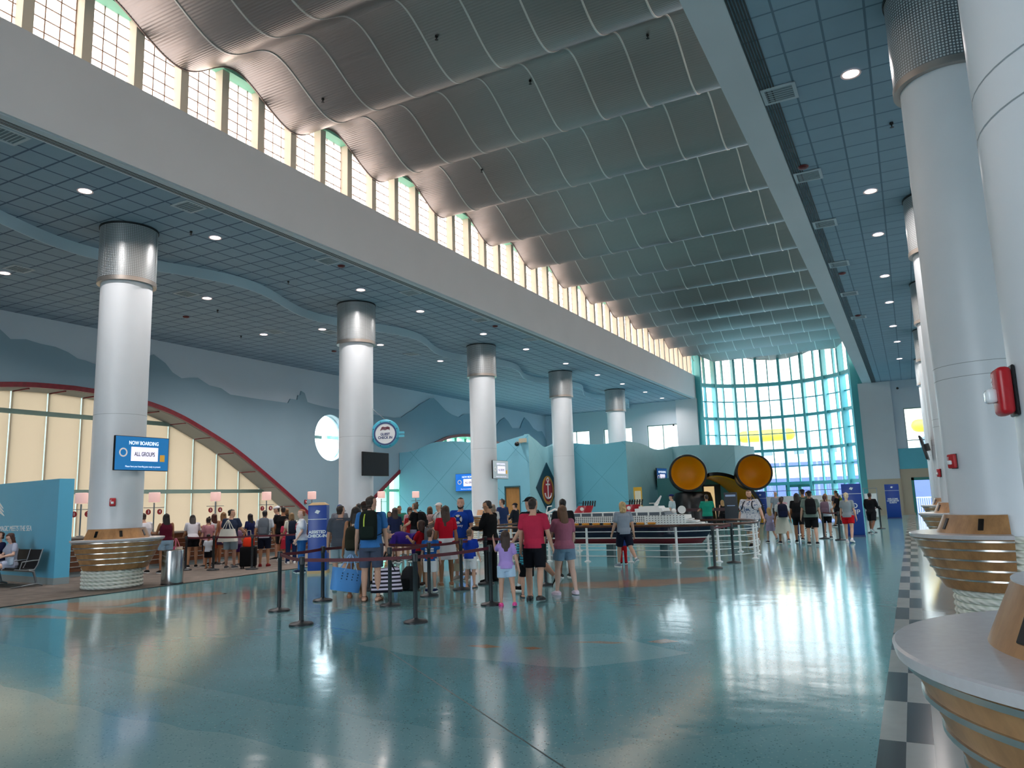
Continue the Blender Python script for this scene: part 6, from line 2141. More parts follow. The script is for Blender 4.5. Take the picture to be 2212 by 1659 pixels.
tote('small cream shoulder bag hanging by the white pleated skirt', wpos(J, J['hands'][1]), .26, .08, .15, mat('cream_leather', '#cfc2a6', 0.5), math.radians(20), .3, mat('cream_leather', '#cfc2a6', 0.5), .9, 'handbag')
J = person('smiling bearded man in blue t-shirt with a white life ring print', -9.0, 14.5, 1.82, 156, 'm', 'fair', '#1a46a8', 'tee', '#a08a66', 'shorts', ('buzz', '#20150f'), ('sneaker', '#8d8c88'), (2, 9, 16), (4, 8, 24), hy=16, face=True, w=1.1)
br = MB()
hp = J['hp']
br.limb([hp(-.74, .3, .22), hp(-.5, .66, .1), hp(0, .86, .04), hp(.5, .66, .1), hp(.74, .3, .22)], [.018, .022, .024, .022, .018], 8)
br.build('beard', haircol('#20150f'), J['root'], smooth=80)
yc = J['h'] * .072 * J['w'] + J['cw'] + .012
C = J['tp'](0, yc, J['tl'] * .7)
Fm = face_M(C, (0, 1, 0))
MB().lathe([(.1, -.006), (.1, .006), (.05, .006), (.05, -.006), (.1, -.006)], 32, M=Fm).build('life_ring_print', mat('print_white', '#e6e9ee', 0.8), J['root'], smooth=40)
pr = MB()
for k in range(4):
    a = PI / 4 + PI / 2 * k
    pr.box(.045, .105, -.018, .018, .004, .008, Fm @ Matrix.Rotation(a, 4, 'Z'))
pr.build('ring_bands', mat('print_navy', '#14183a', 0.8), J['root'])
text('shirt_lettering', 'Disney', .085, mat('print_white', '#e6e9ee', 0.8), J['root'], face_M(tuple(J['tp'](0, yc + .002, J['tl'] * .44)), (0, 1, 0)), .001)
person('man in black jacket and black trousers looking down with glasses', -8.12, 14.25, 1.74, 58, 'm', 'olive', '#101113', 'long', '#0c0d0f', 'pants', ('short', '#17110e'), ('sneaker', '#0d0d0f'), (20, 6, 70, 20), (22, 6, 75, 25), hp=18, hy=8, face=True, glasses=True, w=1.08, sole='#101012')
person('small boy in plain blue t-shirt and white shorts standing beside the man in black', -8.0, 13.2, 1.17, -20, 'm', 'fair', '#1b3fa8', 'tee', '#dfe3e6', 'shorts', ('short', '#6e543d'), ('sandal', '#1d2433'), (4, 8, 20), (4, 8, 20))
J = person('boy in blue shirt with red and white print and white shorts, brown hair', -8.45, 12.45, 1.2, -10, 'm', 'fair', '#2161ae', 'tee', '#e6e8ea', 'shorts', ('short', '#4a3021'), ('sneaker', '#17204a'), (4, 10, 18), (4, 8, 14), hy=-20, socks='#e8e8e8')
pp_ = MB()
for sx_ in (-.045, .045):
    pp_.ell(tuple(J['tp'](sx_, -J['h'] * .068 - J['cw'] - .004, J['tl'] * .12)), .035, .012, .035, 12, 7)
pp_.build('red_print', mat('print_red', '#b51f2c', 0.7), J['root'], smooth=60)
pp_ = MB()
for k in range(2):
    c = J['tp'](0, -J['h'] * .068 - J['cw'] - .008, J['tl'] * (.6 - .12 * k))
    pp_.rbox(-.085, .085, -.004, .004, -.018, .012, .003, 1, Matrix.Translation(c))
pp_.build('white_print', mat('print_white', '#e6e9ee', 0.8), J['root'])
J = person('girl in red top with very long brown hair beside the boy in the printed shirt', -9.25, 13.3, 1.36, 62, 'f', 'olive', '#b81425', 'tee', '#2b2f3a', 'short_shorts', ('long', '#3a2016'), ('sneaker', '#50403a'), (30, 4, 90, 30), (8, 8, 20), blen=3.0)
backpack(J, 'grey and black backpack worn by the girl in red', '#6a6e74', '#4a4e55', .46, .3, .2, None, strap='#17191d')
person('girl in lilac t-shirt and pale blue shorts with pink clogs, hand on the belt', -6.05, 11.12, 1.22, 4, 'f', 'fair', '#b79be0', 'tee', '#b9d3ec', 'short_shorts', ('mid', '#3a241a'), ('clog', '#ef4fa0'), (62, 22, 100), (-6, 14, 10), (0, 0, 4), (-8, 10, 6), blen=1.45, cap=None, extra=None)
person('boy in turquoise striped shirt and black shorts behind the girl in lilac', -6.2, 12.15, 1.15, 10, 'm', 'fair', M_turq, 'tee', '#101216', 'shorts', ('short', '#6a5038'), ('sandal', '#1f2a38'), (4, 8, 20), (4, 8, 14))
person('teenager in pink-red t-shirt and black shorts seen from behind', -5.88, 11.85, 1.75, -14, 'm', 'fair', '#c2314f', 'tee', '#14161d', 'shorts', ('short', '#2a1c15'), ('clog', '#17181c'), (4, 7, 10), (8, 9, 18), (2, 2), (-8, 10), hy=-10)
J = person('man in black cap and dark shirt striding left behind the teenager', -6.5, 13.0, 1.82, 42, 'm', 'fair', '#20222a', 'polo', '#17181d', 'shorts', ('buzz', '#4a3628'), ('sneaker', '#0f1013'), (10, 8, 30), (-12, 8, 20), (22, 8), (-22, 34), cap=('#12141a',), hy=10, face=True, socks='#d9dad8', w=1.08)
backpack(J, 'black backpack on the man in the black cap', '#0f1013', '#15161a', .46, .31, .18)
person('woman in mauve t-shirt and denim shorts with pale clogs facing away', -5.7, 12.7, 1.61, 22, 'f', 'pale', '#a8667c', 'tee', M_denimd, 'short_shorts', ('mid', '#6b4a30'), ('clog', '#e3d3e2'), (32, 10, 75, 12), (6, 9, 34), (4, 4, 6), (-6, 6, 6), w=1.1, blen=1.35)
person('child with curly blond hair in grey t-shirt walking past the model ship', -6.4, 17.9, 1.62, 25, 'm', 'fair', '#8f99a6', 'tee', '#161c2e', 'shorts', ('curly', '#c9ab78'), ('sneaker', '#8a98a6'), (10, 8, 14), (-10, 8, 14), (14, 6), (-20, 26), socks='#e4e4e4', hy=20)
person('toddler in red trousers at the ship railing, half hidden by the curly haired child', -6.75, 18.75, .94, -10, 'm', 'fair', '#1f3a7a', 'tee', '#b3141f', 'pants', ('short', '#5a4030'), ('sneaker', '#1b1b20'), (30, 8, 60), (30, 8, 60), vox=.011)

# by the tubes and past the ship
person('man in navy cap and pale shirt behind the model ship, facing left', -8.9, 31.0, 1.77, 70, 'm', 'fair', '#b8cbd0', 'tee', '#2c3a4a', 'shorts', ('buzz', '#3a2a20'), ('sneaker', '#222222'), cap=('#1b2a5e',), vox=FAR, face=True)
person('man in green polo shirt with his back turned by the yellow arch', -7.1, 29.5, 1.72, 12, 'm', 'tan', '#1f8f78', 'polo', '#1f2a36', 'pants', ('buzz', '#2a1d16'), ('sneaker', '#15151a'), (20, 8, 60), (22, 8, 60), vox=FAR, w=1.1)
person('blond woman in black sitting at the desk by the arch', -8.2, 37.2, 1.42, 20, 'f', 'fair', '#15161a', 'tank', '#17181d', 'pants', ('long', '#b99561'), ('sneaker', '#15151a'), vox=FAR, blen=1.8)
J = person('large bearded man in white and blue patterned shirt walking towards the camera', -4.45, 23.9, 1.82, 165, 'm', 'fair', M_haw, 'tee', '#7b8a94', 'shorts', ('short', '#5a3a28'), ('sneaker', '#1c1d22'), (14, 22, 16), (-4, 12, 14), (12, 4), (-14, 22), hy=22, face=True, w=1.6)
br = MB()
hp = J['hp']
br.limb([hp(-.74, .3, .22), hp(-.5, .66, .08), hp(0, .88, .0), hp(.5, .66, .08), hp(.74, .3, .22)], [.02, .026, .03, .026, .02], 8)
br.build('beard', haircol('#5a3a28'), J['root'], smooth=80)
backpack(J, 'backpack with dark straps on the bearded man in the patterned shirt', '#1d2330', None, .42, .3, .16, strap='#161a26')

# walkers at the far right
J = person('woman in cream skirt and white top walking away with a navy backpack', -3.94, 26.7, 1.56, 8, 'f', 'tan', '#d6d8d4', 'tee', '#b9bcb0', 'skirt', ('pony', '#38231a'), ('sneaker', '#1b2133'), (6, 9, 14), (-8, 12, 12), (12, 4), (-16, 22), vox=FAR, extra={'skirt': .3, 'flare': 1.7})
backpack(J, 'navy backpack on the woman in the cream skirt', '#161c33', '#1b2240', .44, .31, .2)
person('blond girl in mauve dress stepping beside the woman in the cream skirt', -4.45, 27.3, 1.2, 25, 'f', 'fair', '#9a93ac', 'tee', '#8f86a2', 'skirt', ('long', '#b08f55'), ('sneaker', '#2a2530'), (10, 8, 20), (-6, 10, 14), (10, 4), (-18, 24), vox=FAR, extra={'skirt': .18, 'flare': 1.3}, blen=1.7)
person('woman in black t-shirt and shorts walking beside the man in the green t-shirt', -3.5, 27.2, 1.68, -4, 'f', 'tan', '#17181b', 'tee', '#111215', 'bike', ('long', '#1a1210'), ('sneaker', '#17181d'), (6, 9, 14), (6, 9, 14), (10, 4), (-14, 20), vox=FAR, w=1.2, blen=1.6)
J = person('man in grey-green t-shirt with black backpack and a tattooed calf', -2.98, 26.2, 1.74, 2, 'm', 'fair', '#6d7d76', 'tee', '#0f1013', 'shorts', ('buzz', '#2a1f1a'), ('sneaker', '#26262b'), (6, 10, 14), (4, 9, 12), (10, 4), (-6, 10), vox=FAR, cap=('#16171c', 'back'), w=1.22)
backpack(J, 'black backpack on the man in the grey-green t-shirt', '#101114', '#17181c', .5, .33, .2)
J = person('woman in white top and black shorts with a mauve backpack', -2.85, 29.6, 1.56, -6, 'f', 'fair', '#c9d3da', 'tee', '#111317', 'bike', ('pony', '#4a2c20'), ('sneaker', '#3a4048'), (8, 9, 20), (4, 9, 14), (4, 2), (-4, 4), vox=FAR, w=1.15)
backpack(J, 'mauve backpack on the woman in the white top', '#6d5a68', '#7a6575', .42, .3, .18)
J = person('man in black t-shirt with a lime green backpack walking left at the back', -3.2, 39.0, 1.62, 70, 'm', 'tan', '#141519', 'tee', '#15161b', 'shorts', ('short', '#1e1512'), ('sneaker', '#1a1b22'), (10, 8, 20), (-10, 8, 20), (14, 4), (-16, 22), vox=FAR)
backpack(J, 'lime green backpack on the man in black at the back', '#5c7a22', None, .44, .3, .18)
person('woman with white-blond hair in grey t-shirt and bright red shorts', -1.95, 27.1, 1.64, -12, 'f', 'fair', '#8b969c', 'tee', '#b80f1c', 'short_shorts', ('pony', '#d3c3a0'), ('sneaker', '#d9d3d6'), (6, 9, 14), (-4, 9, 14), (8, 4), (-10, 16), vox=FAR, socks='#e4e2e2')
person('person in black half hidden behind the to ship pillar', -1.5, 32.6, 1.6, -20, 'm', 'brown', '#15171b', 'long', '#1a1b20', 'shorts', ('short', '#17110e'), ('sneaker', '#777b82'), (10, 9, 60), (10, 10, 60), (12, 4), (-14, 30), vox=FAR)
person('man in grey shirt with shaved head near the far blue pillar', -5.9, 38.5, 1.74, 20, 'm', 'fair', '#8d98a2', 'tee', '#3a4048', 'shorts', ('bald', '#5a4030'), ('sneaker', '#222222'), vox=FAR)
person('person in pink shirt between the patterned shirt man and the far pillar', -5.0, 27.5, 1.55, 10, 'f', 'olive', '#d79a8c', 'tee', '#c9cdd0', 'shorts', ('bun', '#2a1c18'), ('sneaker', '#c8c8c8'), vox=FAR)
person('man in white t-shirt and navy shorts walking in front of the frosted screen', -4.1, 32.0, 1.6, -8, 'm', 'tan', '#d7dbe2', 'tee', '#1d3a78', 'pants', ('short', '#33241c'), ('sneaker', '#1b2440'), (4, 9, 14), (4, 9, 14), (8, 4), (-10, 14), vox=FAR)
person('person with pale pink top and dark cap in the far crowd', -4.9, 33.5, 1.52, -10, 'f', 'fair', '#c7a3ad', 'tee', '#8a8f98', 'shorts', ('pony', '#5a3a2a'), ('sneaker', '#888888'), vox=FAR, cap=('#2b2433',))
person('man with dark cap holding a child in the far crowd, green shirt', -3.7, 30.5, 1.8, 12, 'm', 'tan', '#3f5148', 'tee', '#26292e', 'shorts', ('short', '#2a1b16'), ('sneaker', '#303338'), vox=FAR, cap=('#2a2228',))
person('woman with long fair hair and pale shirt in the far crowd', -3.15, 33.0, 1.6, 5, 'f', 'fair', '#a9a294', 'tee', '#73767c', 'shorts', ('long', '#9a7448'), ('sneaker', '#777777'), vox=FAR)
person('person in dark shirt facing the camera in the far crowd', -4.25, 36.5, 1.7, 175, 'm', 'tan', '#6f7a76', 'tee', '#4a4e55', 'shorts', ('short', '#2c1f19'), ('sneaker', '#333333'), vox=FAR, face=True)
person('small dark haired person at the front of the frosted screen', -3.4, 41.0, 1.72, 40, 'm', 'olive', '#4c4148', 'tee', '#33363c', 'pants', ('short', '#1c1411'), ('sneaker', '#333333'), vox=FAR)

# left crowd along the counter
def L(label, px_az, xx, h, **k):
    yy = -xx / math.tan(math.radians(px_az))
    k.setdefault('vox', FAR)
    return person(label, xx, yy, h, k.pop('rz', 85), **k)
L('man in white t-shirt leaning on the counter, leftmost of the crowd', 53.75, -19.35, 1.7, sex='m', skin='fair', top='#d6d6dc', bottom='#6f7276', hair=('buzz', '#3a2a22'), la=(40, 20, 60), ra=(40, 20, 60), lean=10, rz=80, w=1.15)
J = L('woman in maroon tank top and denim shorts with long black hair', 52.45, -18.75, 1.66, sex='f', skin='tan', top='#571228', tstyle='tank', bottom=M_denim, bstyle='short_shorts', hair=('long', '#140f0e'), la=(30, 10, 60), ra=(10, 9, 30), rz=70, w=1.1)
tote('pink and cream beach bag at the woman in maroon\'s side', wpos(J, (J['hands'][1][0] + .12, J['hands'][1][1], J['hands'][1][2] + .1)), .36, .16, .26, stripes_mat('pink_cream_blocks', '#e8dfcb', '#d95a86', .3, .5, 'x', offset=.1), .3, .22, cloth('#d987a0'), 1.1)
L('woman in white t-shirt and black shorts bending to the counter, dark hair', 50.75, -19.5, 1.64, sex='f', skin='olive', top='#cfcfd6', bottom='#121318', bstyle='short_shorts', hair=('long', '#1a1312'), la=(40, 10, 50), ra=(40, 10, 50), lean=22, rz=55, blen=1.5)
L('woman with long auburn hair at the counter in a white top', 49.4, -19.7, 1.6, sex='f', skin='tan', top='#cdd0d4', tstyle='tank', bottom='#c9694f', bstyle='shorts', hair=('long', '#4a1f12'), la=(50, 30, 70), ra=(40, 10, 60), blen=2.2)
person('small boy in white t-shirt and black shorts on the carpet', -18.62, 15.78, 1.0, 20, 'm', 'tan', '#cbd3de', 'tee', '#14151a', 'shorts', ('short', '#191210'), ('sandal', '#23262b'), (2, 12, 10), (2, 12, 10), vox=.011)
J = person('man in navy t-shirt and pale shorts carrying a big white tote on his back', -17.83, 15.9, 1.72, 28, 'm', 'fair', '#2e3950', 'tee', '#8fa5b2', 'shorts', ('short', '#1f1613'), ('sneaker', '#5f646a'), (4, 10, 14), (20, 14, 40), hy=-70, face=True, vox=.011, w=1.15)
tote('big white canvas tote slung on the man in navy\'s back', wpos(J, J['tp'](.02, -.3, J['tl'] * .95)), .56, .26, .36, mat('white_canvas', '#d9d8ce', 0.9, noise=0.06), math.radians(20), .24, mat('white_canvas', '#d9d8ce', 0.9), .7)
t = thing('suitcase', 'upright black rolling suitcase beside the man in navy', 'suitcase', (-17.15, 15.95, 0), .5)
MB().rbox(-.22, .22, -.13, .13, .06, .62, .04, 3).build('case', cloth('#0d0e11'), t, smooth=40)
MB().tube([(-.14, .1, .62), (-.14, .1, .78), (.14, .1, .78), (.14, .1, .62)], .01, 6).build('pull_handle', M_alu, t, smooth=60)
for sx_ in (-1, 1):
    for sy_ in (-1, 1):
        MB().lathe([(0, -.015), (.03, -.015), (.03, .015), (0, .015)], 12, M=Matrix.Translation((sx_ * .17, sy_ * .09, .03)) @ Matrix.Rotation(PI / 2, 4, 'Y')).build('wheel', M_black, t, smooth=40)
t = thing('shopping_bag', 'bright red-orange bag resting on top of the black suitcase', 'bag', (-17.15, 15.95, .62), .4)
MB().rings([oval(Vector((0, 0, z)), Vector((1, 0, 0)), Vector((0, 1, 0)), a, c, 18, 3) for z, a, c in ((.0, .13, .1), (.05, .16, .12), (.2, .15, .1), (.28, .1, .05))]).build('bag_body', cloth('#d8361a'), t, smooth=60)
MB().tube([(-.07, 0, .26), (-.05, 0, .46), (.05, 0, .46), (.07, 0, .26)], .009, 6).build('handle', cloth('#dfd3b8'), t, smooth=60)
J = person('man in white t-shirt and navy shorts with a grey backpack and red shoes', -17.2, 16.6, 1.66, 38, 'm', 'olive', '#ccd2da', 'tee', '#141a2b', 'shorts', ('short', '#15100e'), ('sneaker', '#7a2226'), (2, 12, 14), (6, 8, 14), hy=-10, vox=.011, sole='#7a2226')
backpack(J, 'light grey backpack worn by the man in the red shoes', '#596068', '#636a72', .5, .32, .19, strap='#4a5057')
person('broad man in black t-shirt with a belt bag, next to the grey backpack', -18.2, 18.35, 1.76, 50, 'm', 'tan', '#0f1013', 'tee', '#121316', 'shorts', ('buzz', '#1d1512'), ('sneaker', '#c9cccf'), vox=FAR, w=1.25)
person('man in white cap facing left in the middle of the left crowd', -19.0, 18.9, 1.78, 120, 'm', 'fair', '#3a3a42', 'tee', '#7a6a55', 'shorts', ('buzz', '#3a2a22'), ('sneaker', '#222222'), vox=FAR, cap=('#dcdfe4',), face=True, hp=8)
J = person('woman with bobbed hair in cream t-shirt and navy trousers with crossed straps', -17.1, 17.6, 1.56, 55, 'f', 'fair', '#d8d6c6', 'tucked', '#16294f', 'pants', ('mid', '#8c6d49'), ('sneaker', '#d9dcdc'), (6, 9, 40), (6, 9, 40), vox=.012)
backpack(J, 'slim navy backpack on the woman in the cream t-shirt', '#1b2233', None, .4, .26, .12)
person('woman with long black hair in navy in the left crowd', -19.2, 17.9, 1.56, 95, 'f', 'tan', '#1c2450', 'tee', '#15161c', 'shorts', ('long', '#120d0c'), ('sneaker', '#333333'), vox=FAR)
person('woman with long fair hair and peach top behind the man in navy', -19.3, 16.9, 1.64, 80, 'f', 'tan', '#b98476', 'tank', '#3a2a4a', 'short_shorts', ('long', '#8a643c'), ('sneaker', '#555555'), vox=FAR)
person('girl in hot pink and red top in the left crowd', -17.9, 18.2, 1.35, 60, 'f', 'fair', '#c4435f', 'tee', '#b02a3c', 'skirt', ('mid', '#4a2a1c'), ('sneaker', '#888888'), vox=FAR)
J = person('person in pale top with a dark blue backpack at the back of the left crowd', -19.2, 19.5, 1.7, 80, 'f', 'fair', '#b9bcc0', 'tee', '#2c3040', 'shorts', ('mid', '#7d5a38'), ('sneaker', '#555555'), vox=FAR)
backpack(J, 'dark blue backpack at the back of the left crowd', '#141a3a', None, .46, .3, .18)
person('man with greying hair near the assisted check-in pillar', -16.9, 18.6, 1.72, 60, 'm', 'tan', '#5b4a4a', 'tee', '#3a3c44', 'shorts', ('short', '#7b6a5a'), ('sneaker', '#444444'), vox=FAR)
person('tall person in blue cap just left of the assisted check-in pillar', -16.3, 18.9, 1.76, 40, 'm', 'fair', '#6c6f78', 'tee', '#33363e', 'shorts', ('short', '#3a2a20'), ('sneaker', '#444444'), vox=FAR, cap=('#20386e',))
person('child with dark hair and purple bag in the left crowd', -18.45, 16.7, 1.3, 85, 'f', 'olive', '#8a6a86', 'tee', '#45205c', 'shorts', ('bun', '#1f1512'), ('sneaker', '#555555'), vox=FAR)
person('woman in pink t-shirt beside the counter, hair tied up', -19.15, 16.2, 1.5, 80, 'f', 'fair', '#b58088', 'tee', '#2c2e36', 'shorts', ('bun', '#2f1f18'), ('sneaker', '#555555'), vox=FAR)
person('man in dark navy shirt behind the assisted check-in pillar', -14.7, 17.9, 1.78, 25, 'm', 'tan', '#1b2136', 'tee', '#23262e', 'shorts', ('short', '#14100f'), ('sneaker', '#444444'), vox=FAR)
person('woman in white and pink to the right of the assisted check-in pillar', -14.0, 17.2, 1.5, 15, 'f', 'fair', '#d3c6c8', 'tee', '#c9a3a0', 'skirt', ('long', '#3a261c'), ('sneaker', '#999999'), vox=FAR, extra={'skirt': .2, 'flare': 1.2})
person('dark haired man in profile between the pillar and the grey polo', -13.9, 18.6, 1.62, -60, 'm', 'brown', '#33353c', 'tee', '#2c2e34', 'shorts', ('short', '#120d0c'), ('sneaker', '#444444'), vox=FAR, face=True)

# middle of the queue, in front of the turquoise partition
person('bearded man in green t-shirt looking down, arms together', -15.2, 20.6, 1.68, 175, 'm', 'olive', '#2f7a66', 'tee', '#3a4048', 'shorts', ('buzz', '#3a2a20'), ('sneaker', '#444444'), (25, 6, 70, 30), (25, 6, 70, 30), hp=28, vox=FAR, face=True)
person('woman in blue with long black hair beside the man in green', -15.3, 20.2, 1.5, 170, 'f', 'olive', '#203a78', 'tee', '#2b2f3c', 'shorts', ('long', '#17100e'), ('sneaker', '#444444'), (25, 6, 70, 30), (25, 6, 70, 30), hp=16, vox=FAR, face=True)
J = person('woman in black t-shirt and grey shorts with messy bun and black backpack', -13.35, 18.9, 1.74, 60, 'f', 'fair', '#131418', 'tee', '#7d7b92', 'short_shorts', ('bun', '#5a4230'), ('sneaker', '#333333'), (20, 8, 40), (6, 9, 20), vox=.012)
backpack(J, 'black backpack on the woman with the messy bun', '#0e0f12', '#15171a', .46, .31, .2)
J = person('woman in pale pink top with a pink backpack between bun woman and white cap man', -13.5, 19.9, 1.62, 10, 'f', 'fair', '#cfaaa6', 'tee', '#9a8a86', 'shorts', ('mid', '#6e543c'), ('sneaker', '#888888'), vox=FAR)
backpack(J, 'dusty pink backpack in front of the turquoise partition', '#a98f8e', None, .42, .28, .16)
J = person('man in white cap and pale grey t-shirt with dark backpack facing left', -12.95, 19.6, 1.72, 115, 'm', 'fair', '#b9bfc2', 'tee', '#6a6560', 'shorts', ('buzz', '#4a3628'), ('sneaker', '#555555'), (14, 8, 40), (20, 8, 50), cap=('#d9d2d0',), vox=.012, face=True)
backpack(J, 'dark navy backpack on the man in the white cap and grey t-shirt', '#151a28', '#2a2f3a', .46, .31, .18)
person('woman with light brown hair tied back and a pink shawl near the striped window', -14.7, 20.5, 1.62, 30, 'f', 'fair', '#b98f96', 'tee', '#5c5a66', 'shorts', ('mid', '#4a2f22'), ('sneaker', '#666666'), vox=FAR)
person('woman with brown hair in navy near the tall man in blue', -13.6, 18.2, 1.6, 20, 'f', 'fair', '#1f2746', 'tee', '#33343c', 'shorts', ('long', '#33211a'), ('sneaker', '#555555'), vox=FAR)
person('girl in red jacket beside the black t-shirt woman', -14.1, 19.7, 1.5, 160, 'f', 'olive', '#9c1f26', 'tee', '#2a2b30', 'shorts', ('pony', '#241814'), ('sneaker', '#444444'), vox=FAR)
J = person('man in navy shirt with black headphones by the brown door', -12.7, 23.2, 1.78, 45, 'm', 'fair', '#2a3c66', 'tee', '#38507a', 'pants', ('short', '#3a261c'), ('sneaker', '#333333'), vox=FAR, hy=40, face=True)
MB().tube([J['hp'](1.15 * math.cos(a), -.05, .5 + .62 * math.sin(a)) for a in [PI * i / 12 for i in range(13)]], .012, 6).build('headphones', M_black, J['root'], smooth=60)
person('man in dark cap and jacket standing further back by the brown door', -13.4, 25.5, 1.62, 60, 'm', 'fair', '#20242c', 'long', '#23262c', 'pants', ('short', '#3a2a20'), ('sneaker', '#333333'), (20, 8, 50), (20, 8, 50), vox=FAR, cap=('#191c22',))
person('woman with grey-brown hair and white top behind the man in black', -12.4, 22.0, 1.62, 25, 'f', 'fair', '#d6d6d4', 'tee', '#3a3c44', 'pants', ('mid', '#8a7a68'), ('sneaker', '#444444'), vox=FAR)
person('dark haired person behind the teenager, beside the ship stern', -6.9, 15.4, 1.72, 20, 'm', 'brown', '#1b1c20', 'tee', '#1c1d22', 'shorts', ('short', '#14100e'), ('sneaker', '#333333'), vox=.012)

# bench
J = person('young woman with long auburn hair and glasses seated on the bench in pale grey dress', -19.85, 10.9, 1.66, 172, 'f', 'pale', '#aab2c6', 'tee', '#b9c3da', 'short_shorts', ('long', '#4a2a1a'), ('sneaker', '#dfe2e6'), (18, 34, 60, 20), (30, 4, 60, 30), (84, 84, 3, 0), (80, 76, 3, 0), hp=24, hy=6, face=True, glasses=True, blen=1.9, sit=.53)
t = thing('phone', 'phone with a pale case held by the seated woman', 'phone', wpos(J, J['hands'][1]), math.radians(172))
MB().rbox(-.075, .075, .0, .012, -.03, .09, .006, 2, Matrix.Rotation(.5, 4, 'X')).build('case', mat('pale_pink_case', '#d9c2d6', 0.4), t)
t = thing('handbag', 'small pale blue handbag in the seated woman\'s lap', 'bag', wpos(J, (-.22, .1, .62)), math.radians(172))
MB().rbox(-.09, .09, -.05, .05, -.1, .1, .03, 3).build('bag_body', mat('pale_blue_leather', '#b7cfe6', 0.5), t, smooth=50)
MB().tube([(-.06, 0, .09), (-.04, 0, .16), (.04, 0, .16), (.06, 0, .09)], .007, 6).build('handle', mat('pale_blue_leather', '#b7cfe6', 0.5), t, smooth=60)
J = person('person in navy seated at the left edge beside the young woman', -20.5, 10.95, 1.72, 176, 'm', 'fair', '#141a3c', 'tee', '#2a3040', 'shorts', ('short', '#3a261c'), ('sneaker', '#cccccc'), (30, 8, 50), (30, 8, 50), (84, 84, 6, 0), (80, 80, 6, 0), sit=.53, vox=.012)
# bags on the floor of the queue
def floorbag(label, x, y, rz, col, k=1.0, bottle=False):
    t = thing('backpack', label, 'backpack', (x, y, 0), rz)
    b = MB()
    b.rings([oval(Vector((0, 0, z * k)), Vector((1, 0, 0)), Vector((0, 1, 0)), a * k, c * k, 22, 3) for z, a, c in ((0, .15, .11), (.04, .18, .14), (.2, .18, .14), (.34, .15, .1), (.42, .07, .05))])
    b.build('pack_body', cloth(col), t, smooth=60)
    MB().rings([oval(Vector((0, -.14 * k, z * k)), Vector((1, 0, 0)), Vector((0, 1, 0)), a * k, .035 * k, 16, 3) for z, a in ((.03, .1), (.06, .13), (.18, .13), (.22, .1))]).build('front_pocket', cloth('#17181c'), t, smooth=60)
    MB().tube([(-.04, .02, .41 * k), (-.03, .02, .48 * k), (.03, .02, .48 * k), (.04, .02, .41 * k)], .008, 6).build('top_handle', M_black, t, smooth=60)
    return t
floorbag('black backpack standing on the floor behind the striped tote', -9.75, 12.95, .3, '#111216')
floorbag('grey and black backpack standing on the floor beside a blue bottle', -9.05, 12.6, -.2, '#2b2d31', 1.1)
t = thing('water_bottle', 'blue water bottle standing between the two backpacks on the floor', 'bottle', (-9.4, 12.6, 0))
MB().lathe([(0, 0), (.036, 0), (.038, .02), (.038, .17), (.025, .2), (.02, .21), (0, .21)], 20).build('bottle_body', mat('blue_bottle_plastic', '#2f7fd0', 0.25), t, smooth=40)
MB().lathe([(0, .205), (.024, .205), (.024, .24), (0, .24)], 16).build('bottle_cap', mat('pale_cap_plastic', '#bcd3e6', 0.4), t, smooth=40)

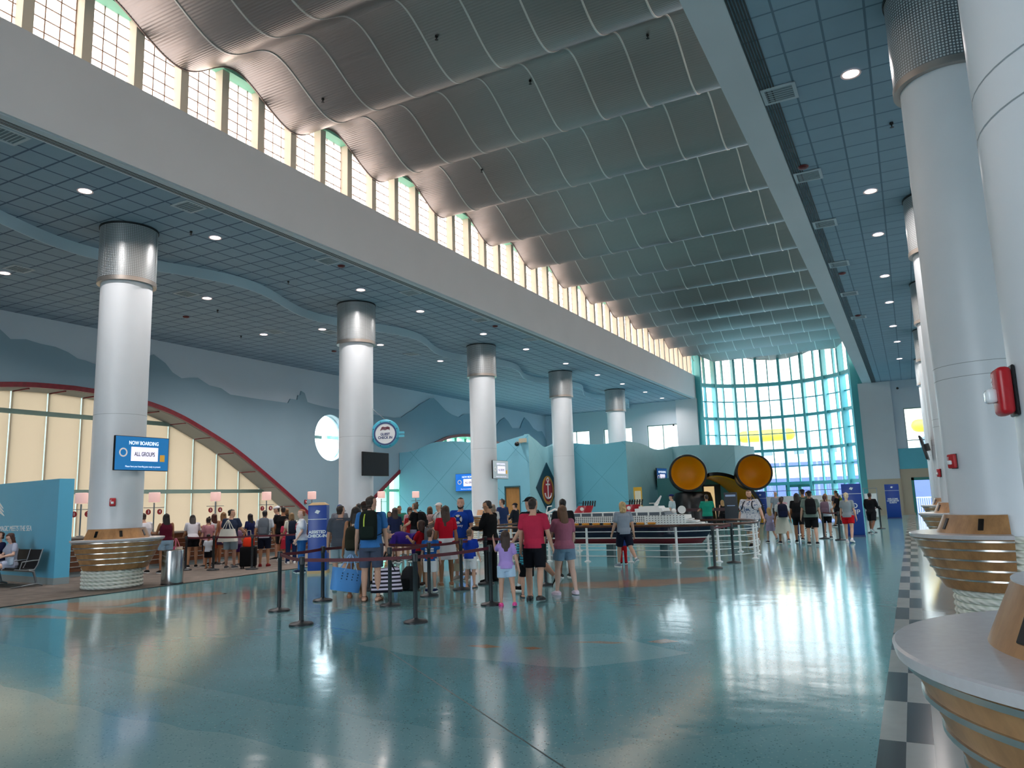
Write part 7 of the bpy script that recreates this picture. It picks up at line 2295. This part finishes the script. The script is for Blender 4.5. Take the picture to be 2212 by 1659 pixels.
# ------------------------------------------------------------------ daylight, camera, view
W_ = bpy.data.worlds.new('World')
SC.world = W_
W_.use_nodes = True
wn_ = W_.node_tree
bg = wn_.nodes['Background']
tc = NN(wn_, 'ShaderNodeTexCoord')
sp = NN(wn_, 'ShaderNodeSeparateXYZ')
wn_.links.new(tc.outputs['Generated'], sp.inputs[0])
cr = NN(wn_, 'ShaderNodeValToRGB')
cr.color_ramp.elements[0].position = 0.44
cr.color_ramp.elements[0].color = (0.62, 0.62, 0.6, 1)
cr.color_ramp.elements[1].position = 0.6
cr.color_ramp.elements[1].color = (0.86, 0.95, 1.05, 1)
wn_.links.new(math_node(wn_, 'MULTIPLY_ADD', sp.outputs[2], 0.5, 0.5), cr.inputs[0])
wn_.links.new(cr.outputs[0], bg.inputs[0])
bg.inputs[1].default_value = SKY

bpy.context.view_layer.update()
dg = bpy.context.evaluated_depsgraph_get()
for o in BAKE:
    me = bpy.data.meshes.new_from_object(o.evaluated_get(dg))
    for p in me.polygons:
        p.use_smooth = True
    me.name = o.name
    old = o.data
    o.modifiers.clear()
    o.data = me

# lettering becomes plain mesh
done = {}
for o in [q for q in SC.objects if q.type == 'FONT']:
    if o.data.name not in done:
        done[o.data.name] = bpy.data.meshes.new_from_object(o.evaluated_get(dg))
    q = bpy.data.objects.new('lettering', done[o.data.name])
    COL.objects.link(q)
    q.parent = o.parent
    q.matrix_local = o.matrix_local
    nm = o.name
    bpy.data.objects.remove(o)
    q.name = nm

cam = bpy.data.cameras.new('camera')
co = bpy.data.objects.new('camera', cam)
COL.objects.link(co)
cam.sensor_fit = 'HORIZONTAL'
cam.sensor_width = 36.0
cam.lens = 1614.06 / 2212 * 36.0
cam.clip_end = 600
yaw, pitch, roll = math.radians(27.6737), math.radians(8.8611), math.radians(-1.8113)
f = Vector((-math.sin(yaw) * math.cos(pitch), math.cos(yaw) * math.cos(pitch), math.sin(pitch)))
r = Vector((math.cos(yaw), math.sin(yaw), 0))
u = r.cross(f)
r2 = math.cos(roll) * r + math.sin(roll) * u
u2 = -math.sin(roll) * r + math.cos(roll) * u
co.matrix_world = Matrix(((r2.x, u2.x, -f.x, 0), (r2.y, u2.y, -f.y, 0), (r2.z, u2.z, -f.z, 1.7), (0, 0, 0, 1)))
SC.camera = co
vs = SC.view_settings
vs.view_transform = 'Standard'
vs.look = 'None'
vs.exposure = EXPOSURE
vs.gamma = 1.0
vs.use_curve_mapping = False
cy = SC.cycles
cy.max_bounces = 14
cy.diffuse_bounces = 10
cy.glossy_bounces = 4
cy.transparent_max_bounces = 12
cy.sample_clamp_indirect = 8.0
cy.caustics_reflective = False
cy.caustics_refractive = False
